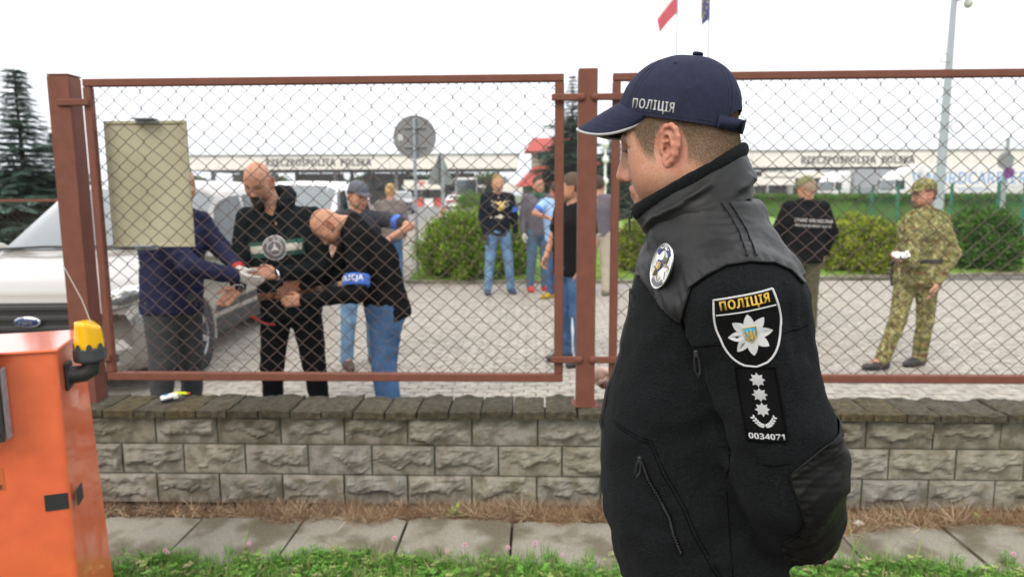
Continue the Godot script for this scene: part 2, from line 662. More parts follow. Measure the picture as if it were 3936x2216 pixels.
# ---------------------------------------------------------------- materials
func materials() -> void:
	var grain := height_tex(3, 0.03, 256, 5)
	var fine := height_tex(4, 0.09, 256, 3)
	var pits := height_tex(5, 0.02, 256, 5, FastNoiseLite.TYPE_CELLULAR)
	M.grain = grain; M.fine = fine
	# split concrete blocks: grey-beige with darker weathering and yellow lichen
	M.stone = textured(vcol(mat(0.33, 0.32, 0.29, 0.9)), stone_image(), 2.1, grain, 0.4, true)
	M.coping = textured(vcol(mat(0.17, 0.15, 0.115, 0.92)), coping_image(), 2.3, grain, 0.5, true)
	M.mortar = textured(mat(0.12, 0.115, 0.09, 0.95), noise_tex(13, 0.02, Color(0.5, 0.55, 0.4), Color(1, 1, 1)), 3.0, fine, 0.3)
	M.slab = textured(mat(0.31, 0.295, 0.26, 0.93), slab_image(), 0.9, fine, 0.06, true)
	M.paver = textured(vcol(mat(0.4, 0.37, 0.33, 0.9)), noise_tex(15, 0.02, Color(0.78, 0.77, 0.75), Color(1, 1, 1), 256, 5), 2.0, fine, 0.12, true)
	M.sand = textured(mat(0.1, 0.105, 0.07, 0.95), noise_tex(16, 0.03, Color(0.5, 0.6, 0.4), Color(1, 1, 1)), 2.5, fine, 0.3, true)
	M.soil = textured(mat(0.13, 0.09, 0.06, 0.95), noise_tex(17, 0.03, Color(0.45, 0.4, 0.38), Color(1, 1, 1), 256, 5), 4.0, grain, 0.8, true)
	M.asphalt = textured(mat(0.21, 0.205, 0.2, 0.93), noise_tex(18, 0.02, Color(0.75, 0.75, 0.75), Color(1, 1, 1), 256, 5), 0.5, fine, 0.2, true)
	M.ground = textured(mat(0.12, 0.15, 0.06, 0.95), noise_tex(19, 0.02, Color(0.7, 0.7, 0.6), Color(1, 1, 1)), 0.3, null, 0, true)
	M.lawn = textured(mat(0.24, 0.36, 0.09, 0.95), noise_tex(20, 0.03, Color(0.72, 0.78, 0.6), Color(1, 1, 1), 256, 5), 1.0, fine, 1.5, true)
	# painted steel, a little chalky and scratched
	M.brown = textured(mat(0.18, 0.066, 0.045, 0.6, 0, 0.35), paint_image(), 1.7, fine, 0.02)
	M.wire = textured(mat(0.15, 0.095, 0.08, 0.6, 0, 0.4), noise_tex(22, 0.05, Color(0.6, 0.6, 0.6), Color(1, 1, 1)), 9.0)
	M.galv = textured(mat(0.36, 0.39, 0.42, 0.45, 0.3), noise_tex(23, 0.03, Color(0.8, 0.8, 0.82), Color(1, 1, 1)), 3.0)
	M.board = textured(mat(0.47, 0.44, 0.315, 0.75), noise_tex(24, 0.008, Color(0.88, 0.88, 0.86), Color(1, 1, 1), 256, 5), 1.2)
	M.leaf = vcol(mat(1, 1, 1, 0.75, 0, 0.3))
	M.leaf.backlight_enabled = true
	M.leaf.backlight = Color(0.5, 0.55, 0.3)
	M.straw = vcol(mat(1, 1, 1, 0.9, 0, 0.2))
	M.bark = textured(mat(0.1, 0.07, 0.05, 0.95), null, 3.0, grain, 1.0)
	M.white = mat(0.72, 0.72, 0.7, 0.6)
	M.black = mat(0.02, 0.02, 0.021, 0.5)
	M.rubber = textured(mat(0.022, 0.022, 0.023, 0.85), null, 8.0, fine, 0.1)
	M.glass = mat(0.02, 0.025, 0.027, 0.06)
	M.chrome = mat(0.75, 0.76, 0.78, 0.12, 1.0)

func sheet(seed_: int, freq: float, oct: int, size := 512) -> Image:
	return noise(seed_, freq, oct).get_seamless_image(size, size)

func stone_image() -> ImageTexture:
	# pale split concrete: fine grit, dark weather stains, a little yellow lichen
	var im := Image.create(512, 512, false, Image.FORMAT_RGB8)
	var a := sheet(35, 0.008, 6)
	var b := sheet(36, 0.016, 4)
	var f := sheet(37, 0.11, 3)
	for y in 512:
		for x in 512:
			var n1 := a.get_pixel(x, y).r
			var n2 := b.get_pixel(x, y).r
			var n3 := f.get_pixel(x, y).r - 0.5
			var c := Color(0.93, 0.92, 0.9) * (0.94 + 0.22 * n3)
			c = c.lerp(c * Color(0.62, 0.6, 0.54), smoothstep(0.3, 0.85, n1) * 0.7)
			if n2 > 0.78: c = c.lerp(Color(0.85, 0.74, 0.3), clampf((n2 - 0.78) * 6.0, 0, 0.6) * clampf(0.6 + n3 * 1.5, 0, 1))
			im.set_pixel(x, y, Color(clampf(c.r, 0, 1), clampf(c.g, 0, 1), clampf(c.b, 0, 1)))
	return ImageTexture.create_from_image(im)

func slab_image() -> ImageTexture:
	# old paving concrete: exposed grit and broad worn stains
	var im := Image.create(512, 512, false, Image.FORMAT_RGB8)
	var a := sheet(38, 0.006, 4)
	var f := sheet(39, 0.2, 2)
	var g := sheet(40, 0.09, 3)
	for y in 512:
		for x in 512:
			var n1 := a.get_pixel(x, y).r
			var k := 0.9 + 0.22 * (f.get_pixel(x, y).r - 0.5) + 0.1 * (g.get_pixel(x, y).r - 0.5)
			var c := Color(1.0, 0.99, 0.96).lerp(Color(0.74, 0.71, 0.63), smoothstep(0.35, 0.8, n1)) * k
			im.set_pixel(x, y, Color(clampf(c.r, 0, 1), clampf(c.g, 0, 1), clampf(c.b, 0, 1)))
	return ImageTexture.create_from_image(im)

func paint_image() -> ImageTexture:
	# brushed paint with small chips and rust spots
	var im := Image.create(512, 512, false, Image.FORMAT_RGB8)
	var a := sheet(44, 0.012, 5)
	var f := sheet(45, 0.07, 3)
	for y in 512:
		for x in 512:
			var n3 := f.get_pixel(x, y).r
			var c := Color(1, 1, 1) * (0.9 + 0.1 * a.get_pixel(x, y).r)
			if n3 > 0.84: c = c.lerp(Color(0.55, 0.45, 0.4), clampf((n3 - 0.84) * 14.0, 0, 0.8))
			if n3 < 0.12: c = c.lerp(Color(1.0, 0.95, 0.9), 0.5)
			im.set_pixel(x, y, Color(clampf(c.r, 0, 1), clampf(c.g, 0, 1), clampf(c.b, 0, 1)))
	return ImageTexture.create_from_image(im)

func coping_image() -> ImageTexture:
	# weathered stone: brown grey ground, dark algae, grains of yellow and white lichen
	var im := Image.create(512, 512, false, Image.FORMAT_RGB8)
	var a := sheet(31, 0.02, 5)
	var b := sheet(32, 0.03, 4)
	var f := sheet(33, 0.12, 3)
	for y in 512:
		for x in 512:
			var n1 := a.get_pixel(x, y).r
			var n2 := b.get_pixel(x, y).r
			var n3 := f.get_pixel(x, y).r - 0.5
			var c := Color(0.8, 0.78, 0.74).lerp(Color(0.5, 0.49, 0.44), clampf(n1 * 1.6 - 0.3, 0, 1))
			c = c * (0.9 + 0.5 * n3)
			if n2 > 0.68: c = c.lerp(Color(0.95, 0.8, 0.3), clampf((n2 - 0.68) * 6.0, 0, 0.8) * clampf(0.6 + n3 * 2.0, 0, 1))
			if n2 < 0.22 and n3 > 0.02: c = c.lerp(Color(1, 1, 0.96), 0.75)
			im.set_pixel(x, y, Color(clampf(c.r, 0, 1), clampf(c.g, 0, 1), clampf(c.b, 0, 1)))
	return ImageTexture.create_from_image(im)

# ---------------------------------------------------------------- wall, gate, ground
var WY := -0.03515                              # turn of the wall
var WO := Vector3(-2.164, 0, -3.527)            # left foot of its street face
func wp(s: float, y: float, n: float) -> Vector3:
	# along the wall, up, towards the street
	return WO + Basis(Vector3.UP, WY) * Vector3(s, y, n)

func block_mesh(w: float, h: float, dep: float, seed_: int) -> ArrayMesh:
	# a split-faced block: straight arrises, the face broken out with conchoidal scoops
	var mb := MB.new()
	var nz := noise(seed_, 5.0, 4)
	var rd := RandomNumberGenerator.new()
	rd.seed = seed_
	var planes := []
	for k in 3:
		planes.append([Vector2(rd.randf_range(-0.5, 0.5) * w, rd.randf_range(-0.4, 0.4) * h), rd.randf_range(-0.16, 0.16), rd.randf_range(-0.12, 0.2), rd.randf_range(0.026, 0.036)])
	var chip0 := rd.randf_range(-0.02, 0.06)
	var chip1 := rd.randf_range(-0.02, 0.06)
	var scoop := rd.randf_range(-0.3, 0.02) * h
	var nx := 20
	var ny := 12
	var pt := func(i: int, j: int) -> Vector3:
		var x := (float(i) / nx - 0.5) * w
		var y := (float(j) / ny - 0.5) * h
		var e := minf(minf(0.5 * w - absf(x), 0.5 * h - absf(y)) / 0.012, 1.0)
		var z := 0.036
		for p in planes: z = minf(z, p[3] + (x - p[0].x) * p[1] + (y - p[0].y) * p[2])
		var low := scoop + 0.03 * absf(sin(x * 14.0 + seed_ * 1.7)) - 0.02 + nz.get_noise_2d(x * 1.5, seed_) * 0.035
		if y < low: z -= (low - y) * 0.85 + 0.007
		var side0 := -w / 2 + chip0 + y * 0.25
		var side1 := w / 2 - chip1 - y * 0.25
		if x < side0: z -= (side0 - x) * 0.8
		if x > side1: z -= (x - side1) * 0.8
		z += nz.get_noise_2d(x * 1.3, y * 2.2) * 0.02 + nz.get_noise_2d(x * 5.0 + 3.0, y * 7.0) * 0.006
		if i == 0 or i == nx or j == 0 or j == ny: return Vector3(x, y, 0.0)
		return Vector3(x, y, maxf(z, 0.002) * sqrt(e))
	mb.sm = FLAT
	for j in ny:
		for i in nx:
			mb.quad(pt.call(i, j), pt.call(i + 1, j), pt.call(i + 1, j + 1), pt.call(i, j + 1))
	var b := [Vector3(-w / 2, -h / 2, 0), Vector3(w / 2, -h / 2, 0), Vector3(w / 2, h / 2, 0), Vector3(-w / 2, h / 2, 0)]
	for k in 4:
		var a: Vector3 = b[k]
		var d: Vector3 = b[(k + 1) % 4]
		mb.quad(d, a, a - Vector3(0, 0, dep), d - Vector3(0, 0, dep))
	return mb.mesh()

func coping_mesh(w: float, dep: float, h: float, seed_: int) -> ArrayMesh:
	# a coping stone: sawn front and sides, riven top
	var mb := MB.new()
	var nz := noise(seed_ + 50, 9.0, 4)
	mb.sm = FLAT
	var nx := 7
	var ny := 9
	var pt := func(i: int, j: int) -> Vector3:
		var x := (float(i) / nx - 0.5) * w
		var z := (float(j) / ny - 0.5) * dep
		var y := h + nz.get_noise_2d(x, z) * 0.012 + (0.02 * maxf(0.0, nz.get_noise_2d(x + 9.0, z * 0.4)) * smoothstep(0.0, -0.5, z / dep))
		if i == 0 or i == nx or j == 0 or j == ny: y -= 0.006
		return Vector3(x, y, z)
	for j in ny:
		for i in nx:
			mb.quad(pt.call(i, j + 1), pt.call(i + 1, j + 1), pt.call(i + 1, j), pt.call(i, j))
	for i in nx:
		for j in [0, ny]:
			var a: Vector3 = pt.call(i, j)
			var b: Vector3 = pt.call(i + 1, j)
			var wob := Vector3(0, 0, 0.002 * (i % 2))
			if j == ny: mb.quad(Vector3(a.x, 0, a.z) - wob, Vector3(b.x, 0, b.z) - wob, b, a)
			else: mb.quad(Vector3(b.x, 0, b.z), Vector3(a.x, 0, a.z), a, b)
	for j in ny:
		for i in [0, nx]:
			var a: Vector3 = pt.call(i, j)
			var b: Vector3 = pt.call(i, j + 1)
			if i == 0: mb.quad(Vector3(a.x, 0, a.z), Vector3(b.x, 0, b.z), b, a)
			else: mb.quad(Vector3(b.x, 0, b.z), Vector3(a.x, 0, a.z), a, b)
	return mb.mesh()

func site() -> void:
	var bs := Basis(Vector3.UP, WY)
	# ground to the horizon, asphalt of the street side and of the road behind
	var mb := MB.new()
	mb.quad(Vector3(-500, -0.06, 300), Vector3(500, -0.06, 300), Vector3(500, -0.06, -500), Vector3(-500, -0.06, -500))
	setting("ground", mb, M.ground)
	mb = MB.new()
	mb.box(Vector3(0, -0.03, -62), Vector3(160, 0.05, 98))
	setting("road", mb, M.asphalt)
	# ---- wall
	var wall := thing("stone_wall", "low grey stone block wall with mossy coping under the brown gate", "wall", WO, WY)
	mb = MB.new()
	mb.box(Vector3(2.6, 0.235, -0.13), Vector3(5.9, 0.47, 0.19))
	put("wall_core", mb, M.mortar, wall)
	var rows := [[0.0, 0.155, -0.394], [0.163, 0.318, -0.234], [0.326, 0.478, -0.394]]
	var kinds := [M.stone]
	for t in [[0.92, 0.94, 0.98], [1.06, 1.05, 1.04], [0.86, 0.86, 0.83], [1.0, 0.99, 0.93], [0.66, 0.64, 0.58], [0.78, 0.76, 0.7]]:
		var m2: StandardMaterial3D = M.stone.duplicate()
		m2.albedo_color = lin(0.345 * t[0], 0.334 * t[1], 0.305 * t[2])
		kinds.append(m2)
	var sd := 100
	for r in rows:
		var s: float = r[2]
		var h: float = r[1] - r[0]
		var k := 0
		while s < 5.5:
			var w := 0.334 + rng.randf_range(-0.006, 0.006)
			sd += 1
			var o := put("block", block_mesh(w - 0.009, h, 0.08, sd), kinds[(rng.randi() % 5) if r[0] < 0.3 else [5, 6, 3, 6, 0, 5][rng.randi() % 6]], wall)
			o.position = Vector3(s + w / 2, (r[0] + r[1]) / 2, -0.028 + rng.randf_range(-0.004, 0.004))
			s += w
			k += 1
	var tops := []
	for k in 9: tops.append(coping_mesh(0.158, 0.275, 0.042, k))
	var lichen := [M.coping]
	for t in [[1.15, 1.12, 1.05], [0.85, 0.86, 0.8], [1.25, 1.15, 0.8]]:
		var m2: StandardMaterial3D = M.coping.duplicate()
		m2.albedo_color = lin(0.15 * t[0], 0.135 * t[1], 0.105 * t[2])
		lichen.append(m2)
	for k in 34:
		var o := put("coping_stone", tops[rng.randi() % 9], lichen[rng.randi() % 4], wall)
		o.position = Vector3(-0.045 + k * 0.1638, 0.481 + rng.randf_range(-0.003, 0.003), -0.115)
		o.rotation = Vector3(rng.randf_range(-0.01, 0.01), rng.randf_range(-0.015, 0.015) + (PI if rng.randf() < 0.0 else 0.0), rng.randf_range(-0.015, 0.015))
		o.scale = Vector3(rng.randf_range(0.97, 1.0), rng.randf_range(0.9, 1.1), 1)
	# ---- posts
	for k in 2:
		var p := thing("gate_post", ["thick brown steel post left of the gate, beside the orange cabinet", "brown steel post standing on the coping between the gate and the fence panel"][k], "post", wp([-0.115, 2.541][k], 0.0, [-0.1, -0.13][k]), WY)
		mb = MB.new()
		if k == 0:
			# a folded channel, its right flange set back
			mb.box(Vector3(-0.005, 1.09, 0.0), Vector3(0.112, 2.25, 0.012), 0.002)
			mb.box(Vector3(0.045, 1.09, -0.05), Vector3(0.012, 2.248, 0.088), 0.002)
			mb.box(Vector3(-0.055, 1.09, -0.05), Vector3(0.012, 2.248, 0.088), 0.002)
			mb.box(Vector3(0.0, 1.09, -0.1), Vector3(0.09, 2.24, 0.012), 0.002)
			mb.box(Vector3(-0.005, 2.222, -0.05), Vector3(0.112, 0.008, 0.11), 0.002)
		else:
			mb.box(Vector3(0, 1.372, 0), Vector3(0.094, 1.7, 0.094), 0.004)
		put("shaft", mb, M.brown, p)
		mb = MB.new()
		mb.box(Vector3(0, 0.5222 if k else -0.02, 0), Vector3(0.14, 0.006, 0.13))
		put("base_plate", mb, M.brown, p)
		for y in [2.083, 0.768]:
			for side in ([1] if k == 0 else [-1, 1]):
				mb = MB.new()
				mb.box(Vector3((0.07 if k == 0 else 0.1 * side), y, 0.012 if k == 0 else 0.05), Vector3(0.16, 0.034, 0.016), 0.004)
				if k: mb.ball(Vector3(0.035 * side, y, 0.055), Vector3(0.022, 0.02, 0.01), 8, 5)
				put("hinge_bar", mb, M.brown, p)
	# ---- two framed panels of chain-link
	var wire := chain_wire(1.5, 0.09)
	for k in 2:
		var x0: float = [0.0, 2.664][k]
		var x1: float = [2.424, 5.4][k]
		var pan := thing(["chain_link_gate", "chain_link_fence"][k], ["brown framed chain-link gate leaf in front of the men", "brown framed chain-link panel behind the officer's back"][k], ["gate", "fence"][k], wp(x0, 0, -0.12), WY)
		var w := x1 - x0
		for q in [[Vector3(w / 2, 2.181, 0), Vector3(w, 0.038, 0.04)], [Vector3(w / 2, 0.664, 0), Vector3(w, 0.042, 0.04)], [Vector3(0.019, 1.423, 0), Vector3(0.04, 1.474, 0.039)], [Vector3(w - 0.022, 1.423, 0), Vector3(0.046, 1.474, 0.039)]]:
			mb = MB.new()
			mb.box(q[0], q[1], 0.004)
			put("frame_tube", mb, M.brown, pan)
		var count := int((w - 0.06) / 0.09)
		var pitch := (w - 0.07) / count
		for i in count + 1:
			for ph in 2:
				if i == count and ph: continue
				var o := put("wire", wire[ph], M.wire, pan)
				o.position = Vector3(0.036 + i * pitch + (pitch / 2 if ph else 0.0), 0.678, 0.0)
				o.rotation.y = rng.randf_range(-0.08, 0.08)
				o.rotation.z = rng.randf_range(-0.004, 0.004)
				o.position.z = rng.randf_range(-0.004, 0.004)
	# ---- the board hung on the gate, seen from behind
	var bd := thing("notice_board", "beige back of a notice board hung on the chain-link", "board", wp(0.262, 1.673, -0.19), WY)
	mb = MB.new()
	mb.box(Vector3.ZERO, Vector3(0.435, 0.655, 0.012), 0.003)
	put("plate", mb, M.board, bd)
	for q in [[Vector3(0, 0.318, 0.008), Vector3(0.433, 0.018, 0.012)], [Vector3(0, -0.318, 0.008), Vector3(0.433, 0.018, 0.012)], [Vector3(-0.209, 0, 0.008), Vector3(0.015, 0.618, 0.012)], [Vector3(0.209, 0, 0.008), Vector3(0.015, 0.618, 0.012)]]:
		mb = MB.new()
		mb.box(q[0], q[1], 0.003)
		put("rim", mb, M.board, bd)
	for y in [0.322, -0.327]:
		mb = MB.new()
		mb.box(Vector3(0.02 if y > 0 else -0.03, y, 0.022), Vector3(0.12, 0.026, 0.016), 0.004)
		mb.box(Vector3(0.02 if y > 0 else -0.03, y + 0.01, 0.05), Vector3(0.11, 0.008, 0.05), 0.002)
		put("clip", mb, M.galv, bd)
	street()
	yard()

func chain_wire(h: float, pitch: float) -> Array:
	# two mirrored zigzag wires, hooked over each other at the turns
	var out := []
	var rows := int(round(h / (pitch * 0.94)))
	var dy := h / rows
	for ph in 2:
		var pts := []
		for i in rows * 2 + 1:
			var sgn := 1.0 if (i + ph) % 2 == 0 else -1.0
			var y := i * dy / 2
			var x := sgn * (pitch / 4 + 0.0014)
			if i > 0:
				pts.append(Vector3(x * -0.02, y - dy / 4, 0.0))
				pts.append(Vector3(x * 0.8, y - dy * 0.06, 0.0022 * sgn))
			pts.append(Vector3(x, y, 0.0))
			if i < rows * 2: pts.append(Vector3(x * 0.8, y + dy * 0.06, -0.0022 * sgn))
		var mb := MB.new()
		mb.sm = 0
		mb.tube(pts, 0.002, 6)
		out.append(mb.mesh())
	return out

func blade(h: float, w: float, lean: float, mb: MB, at := Vector3.ZERO, yaw := 0.0, col := Color(1, 1, 1)) -> void:
	var b := Basis(Vector3.UP, yaw)
	var p := []
	mb.col = col
	for k in 4:
		var t := k / 3.0
		var c := at + b * Vector3(0, h * t * (1 - 0.2 * lean * t), h * lean * t * t)
		var ww := b * Vector3(w * (1 - t * t) * 0.5 + 0.0002, 0, 0)
		p.append([c - ww, c + ww])
	for k in 3:
		mb.quad(p[k][0], p[k][1], p[k + 1][1], p[k + 1][0])

func leaflet(mb: MB, at: Vector3, dir: Vector3, up: Vector3, l: float, w: float) -> void:
	var s := dir.cross(up).normalized() * w * 0.5
	var m := at + dir * l * 0.55 + up * l * 0.06
	mb.tri(at, m - s, m + s)
	mb.tri(m - s, at + dir * l, m + s)

func street() -> void:
	var bs := Basis(Vector3.UP, WY)
	# soil under everything by the wall, and the old pavement of concrete slabs
	var mb := MB.new()
	mb.xf = Transform3D(bs, WO)
	mb.quad(Vector3(-4, -0.028, 3.9), Vector3(9, -0.028, 3.9), Vector3(9, -0.028, -0.1), Vector3(-4, -0.028, -0.1))
	setting("soil", mb, M.soil)
	var pav := Node3D.new()
	pav.name = "pavement"
	add_child(pav)
	pav.transform = Transform3D(bs, WO)
	tag(pav, "", "", "", "structure")
	for k in range(-5, 13):
		var nz := noise(k + 70, 3.0, 3)
		var m2 := MB.new()
		m2.sm = FLAT
		# irregular worn outline, bevelled
		var poly := PackedVector2Array()
		var w := 0.522 - 0.014
		var z0 := 0.15 + 0.03 * nz.get_noise_1d(4.0)
		var z1 := 0.66
		for i in 9: poly.append(Vector2(-w / 2 + w * i / 8.0, -z0 - nz.get_noise_2d(i * 0.2, 1.0) * 0.02 - (0.02 if i == 0 or i == 8 else 0.0)))
		for i in 9: poly.append(Vector2(w / 2 - w * i / 8.0 + (0.0), -z1))
		m2.prism(poly, 0.05, Transform3D(Basis(Vector3.RIGHT, -PI / 2), Vector3(0, -0.045, 0)))
		var inner := PackedVector2Array()
		var o := put("slab", m2, M.slab, pav)
		o.position = Vector3(0.08 + 0.26 + k * 0.522, rng.randf_range(-0.008, 0.004), 0)
		o.rotation = Vector3(rng.randf_range(-0.006, 0.006), 0, rng.randf_range(-0.008, 0.008))
	# dry grass and needles lodged along the foot of the wall
	mb = MB.new()
	for i in 7: blade(0.04 + 0.014 * i, 0.0019, 0.8, mb, Vector3(0, 0.002, 0), i * 0.9, Color(1, 1, 1))
	var tuft := mb.mesh()
	var xs := []
	var cs := []
	for i in 8000:
		var s := rng.randf_range(-0.6, 5.4)
		var edge := 0.09 + 0.05 * sin(s * 2.1) + 0.03 * sin(s * 5.3 + 1.0) + 0.025 * sin(s * 13.7) + clampf(s - 0.6, 0, 1) * 0.07
		var n := edge * pow(rng.randf(), 0.8)
		var hump := 0.009 * sin(PI * clampf(n / edge, 0, 1)) * (0.6 + 0.4 * sin(s * 3.0))
		var p := wp(s, -0.024 + hump + (0.02 if n > 0.13 else 0.0), n + 0.005)
		if s < 0.75 and rng.randf() < 0.8: continue
		var b := Basis(Vector3.UP, rng.randf() * TAU) * Basis(Vector3.RIGHT, rng.randf_range(0.9, 1.6) if rng.randf() < 0.9 else rng.randf_range(0.2, 0.9))
		xs.append(Transform3D(b.scaled(Vector3.ONE * rng.randf_range(0.35, 1.1)), p))
		var k := rng.randf_range(0.4, 1.3)
		cs.append(Color(0.3 * k, 0.185 * k, 0.11 * k) if rng.randf() < 0.7 else Color(0.6 * k, 0.47 * k, 0.32 * k))
	tag(multi("dry_grass", tuft, M.straw, xs, cs), "dry brown grass and needles along the foot of the wall", "dry grass")
	# the green verge in front
	mb = MB.new()
	for i in 9: blade(rng.randf_range(0.025, 0.075), 0.0036, rng.randf_range(0.2, 0.9), mb, Vector3(rng.randf_range(-0.02, 0.02), 0, rng.randf_range(-0.02, 0.02)), rng.randf() * TAU, Color(1, 1, 1).lerp(Color(0.75, 0.9, 0.7), rng.randf()))
	var grass := mb.mesh()
	mb = MB.new()
	for i in 5:
		var c := Vector3(rng.randf_range(-0.025, 0.025), rng.randf_range(0.025, 0.06), rng.randf_range(-0.025, 0.025))
		for j in 3:
			var a := j * TAU / 3 + i
			mb.col = Color(0.8, 1.0, 0.75) if i % 2 else Color(1, 1, 1)
			leaflet(mb, c, Vector3(cos(a), 0.25, sin(a)).normalized(), Vector3.UP, 0.0125, 0.0115)
		mb.col = Color(0.8, 0.9, 0.6)
		mb.tube([Vector3(c.x * 0.3, 0, c.z * 0.3), c], 0.0008, 3, false)
	var clover := mb.mesh()
	mb = MB.new()
	for i in 7:
		var a := i * TAU / 7 + rng.randf_range(-0.3, 0.3)
		mb.col = Color(1, 1, 1) * rng.randf_range(0.8, 1.2)
		leaflet(mb, Vector3(cos(a), 0.1, sin(a)) * 0.006, Vector3(cos(a), rng.randf_range(0.35, 1.1), sin(a)).normalized(), Vector3.UP, rng.randf_range(0.045, 0.075), 0.019)
	var broad := mb.mesh()
	for kind in 3:
		xs = []
		cs = []
		for i in [17000, 4200, 420][kind]:
			var s := rng.randf_range(-0.7, 5.6)
			var n := 0.5 + pow(rng.randf(), 1.2) * 1.5
			var edge := 0.575 + 0.03 * sin(s * 3.1) + 0.025 * sin(s * 7.7) + (0.05 if s < 0.55 else 0.0)
			if n < edge and rng.randf() > 0.06: continue
			var k := rng.randf_range(0.75, 1.25)
			var p := wp(s, 0.0, n)
			if Vector2(p.x - 0.36, p.z + 1.21).length() < 0.1: continue
			var b := Basis(Vector3.UP, rng.randf() * TAU) * Basis(Vector3.RIGHT, rng.randf_range(-0.25, 0.25))
			xs.append(Transform3D(b.scaled(Vector3.ONE * rng.randf_range(0.6, 1.3)), p))
			cs.append(Color(0.12 * k, 0.245 * k, 0.045 * k) if rng.randf() < 0.74 else (Color(0.27 * k, 0.31 * k, 0.11 * k) if rng.randf() < 0.7 else Color(0.36 * k, 0.31 * k, 0.18 * k)))
		tag(multi(["verge_grass", "clover_leaves", "broad_leaves"][kind], [grass, clover, broad][kind], M.leaf, xs, cs), ["green grass of the verge in the foreground", "clover leaves growing in the verge grass", "broad weed leaves among the verge grass"][kind], ["grass", "clover", "weeds"][kind])
	# countable small plants and litter
	var heads := [[0.66, 0.62], [0.69, 0.66], [1.02, 0.60], [1.66, 0.55], [1.9, 0.6], [1.97, 0.56], [2.16, 0.6], [2.28, 0.58], [2.4, 0.62], [2.9, 0.59], [4.3, 0.6]]
	var cl: Node3D
	for k in heads.size():
		var q: Vector3 = wp(heads[k][0], 0.0, heads[k][1])
		if k == 0:
			cl = thing("clover_flower", "", "flower", q, 0.0, "pink clover flowers in the verge")
			mb = MB.new()
			mb.sm = 0
			mb.tube([Vector3(0, 0, 0), Vector3(0.004, 0.05, 0), Vector3(0.0, 0.088, 0.003)], 0.001, 5)
			put("stem", mb, mat(0.12, 0.22, 0.05), cl)
			mb = MB.new()
			for i in 46:
				var y := 1.0 - 1.7 * i / 46.0
				var a := i * 2.4
				var d := Vector3(cos(a) * sqrt(1 - y * y), y, sin(a) * sqrt(1 - y * y))
				mb.col = Color(0.62, 0.3, 0.42).lerp(Color(0.75, 0.55, 0.6), rng.randf())
				leaflet(mb, Vector3(0, 0.092, 0.003) + d * 0.004, (d + Vector3.UP * 0.5).normalized(), Vector3.UP, 0.0085, 0.004)
			put("blossom", mb, M.straw, cl)
		else:
			cl = dup(cl, q, k * 1.3, "")
		cl.scale = Vector3.ONE * (0.85 + 0.1 * (k % 4))
		cl.set_meta("label", "pink clover flower in the verge, " + ["taller of the pair below the second slab joint", "lower of the pair below the second slab joint", "alone below the slab joint under the hooded man", "alone under the post side of the bending man", "highest of the trio left of the middle slab joint", "left one of the trio near the middle slab joint", "right beside the middle slab joint", "just right of the middle slab joint", "between the middle slab joint and the officer", "against the officer's jacket hem", "far right of the officer"][k])
	# tall seeding grass stalks right of the officer
	for k in 9:
		var q := [[3.55, 0.55], [3.62, 0.6], [3.68, 0.52], [3.72, 0.63], [3.8, 0.56], [3.9, 0.6], [3.5, 0.62], [4.42, 0.55], [0.98, 0.55]][k] as Array
		var st := thing("grass_stalk", "tall thin green grass stalk in the verge, " + ["shortest one beside the officer's elbow", "second from the officer's elbow", "middle of the clump right of the officer", "tallest of the clump right of the officer", "fourth from the right of the officer's clump", "rightmost of the clump beside the officer", "nearest to the officer's jacket", "alone near the right edge", "alone at the left under the gate"][k], "grass stalk", wp(q[0], 0, q[1]), k * 1.7, "tall grass stalks in the verge")
		mb = MB.new()
		blade(0.2 + 0.025 * (k % 4), 0.006, 0.35, mb, Vector3.ZERO, 0.0, Color(0.25, 0.33, 0.11))
		blade(0.15, 0.005, 0.6, mb, Vector3.ZERO, 2.2, Color(0.2, 0.3, 0.08))
		put("blade", mb, M.leaf, st)
	# weeds at the wall
	for k in 5:
		var q := [[1.87, 0.09, 1.0], [2.43, 0.08, 0.55], [4.1, 0.1, 0.5], [4.5, 0.09, 0.8], [4.9, 0.14, 1.3]][k] as Array
		var wd := thing("weed", ["broad leafed green weed growing at the foot of the wall, in the dry grass", "small green weed at the wall just left of the officer", "tiny green weed at the wall right of the officer", "green weed with upright leaves at the wall near the right edge", "feathery tall weed in front of the wall at the right edge"][k], "weed", wp(q[0], -0.01, q[1]))
		mb = MB.new()
		for i in 14:
			mb.col = Color(0.17, 0.32, 0.06).lerp(Color(0.3, 0.42, 0.1), rng.randf())
			var a := rng.randf() * TAU
			leaflet(mb, Vector3(cos(a), 0.6, sin(a)) * 0.012, Vector3(cos(a), rng.randf_range(0.3, 1.4), sin(a)).normalized(), Vector3.UP, 0.06 * rng.randf_range(0.6, 1.2), 0.02)
		if k == 4:
			for i in 60:
				var h := rng.randf_range(0.05, 0.2)
				mb.col = Color(0.2, 0.3, 0.08).lerp(Color(0.45, 0.5, 0.2), rng.randf())
				var a := rng.randf() * TAU
				leaflet(mb, Vector3(cos(a) * 0.03 * h * 8, h, sin(a) * 0.02), Vector3(cos(a), 0.8, sin(a)).normalized(), Vector3.UP, 0.02, 0.006)
		put("leaves", mb, M.leaf, wd)
		wd.scale = Vector3.ONE * q[2]
	mb = MB.new()
	mb.sm = FLAT
	var c0 := []
	for i in 7: c0.append(Vector3(cos(i * 0.9) * 0.035, 0.006 + 0.012 * (i % 2), sin(i * 0.9) * 0.022))
	for i in 7:
		mb.tri(Vector3(0, 0.03, 0), c0[(i + 1) % 7], c0[i])
		mb.tri(Vector3(0, 0.0, 0), c0[i], c0[(i + 1) % 7])
	var pp := put("paper_scrap", mb, M.white)
	pp.position = wp(3.86, 0.002, 0.16)
	tag(pp, "crumpled white paper scrap lying on the dry grass right of the officer", "litter")
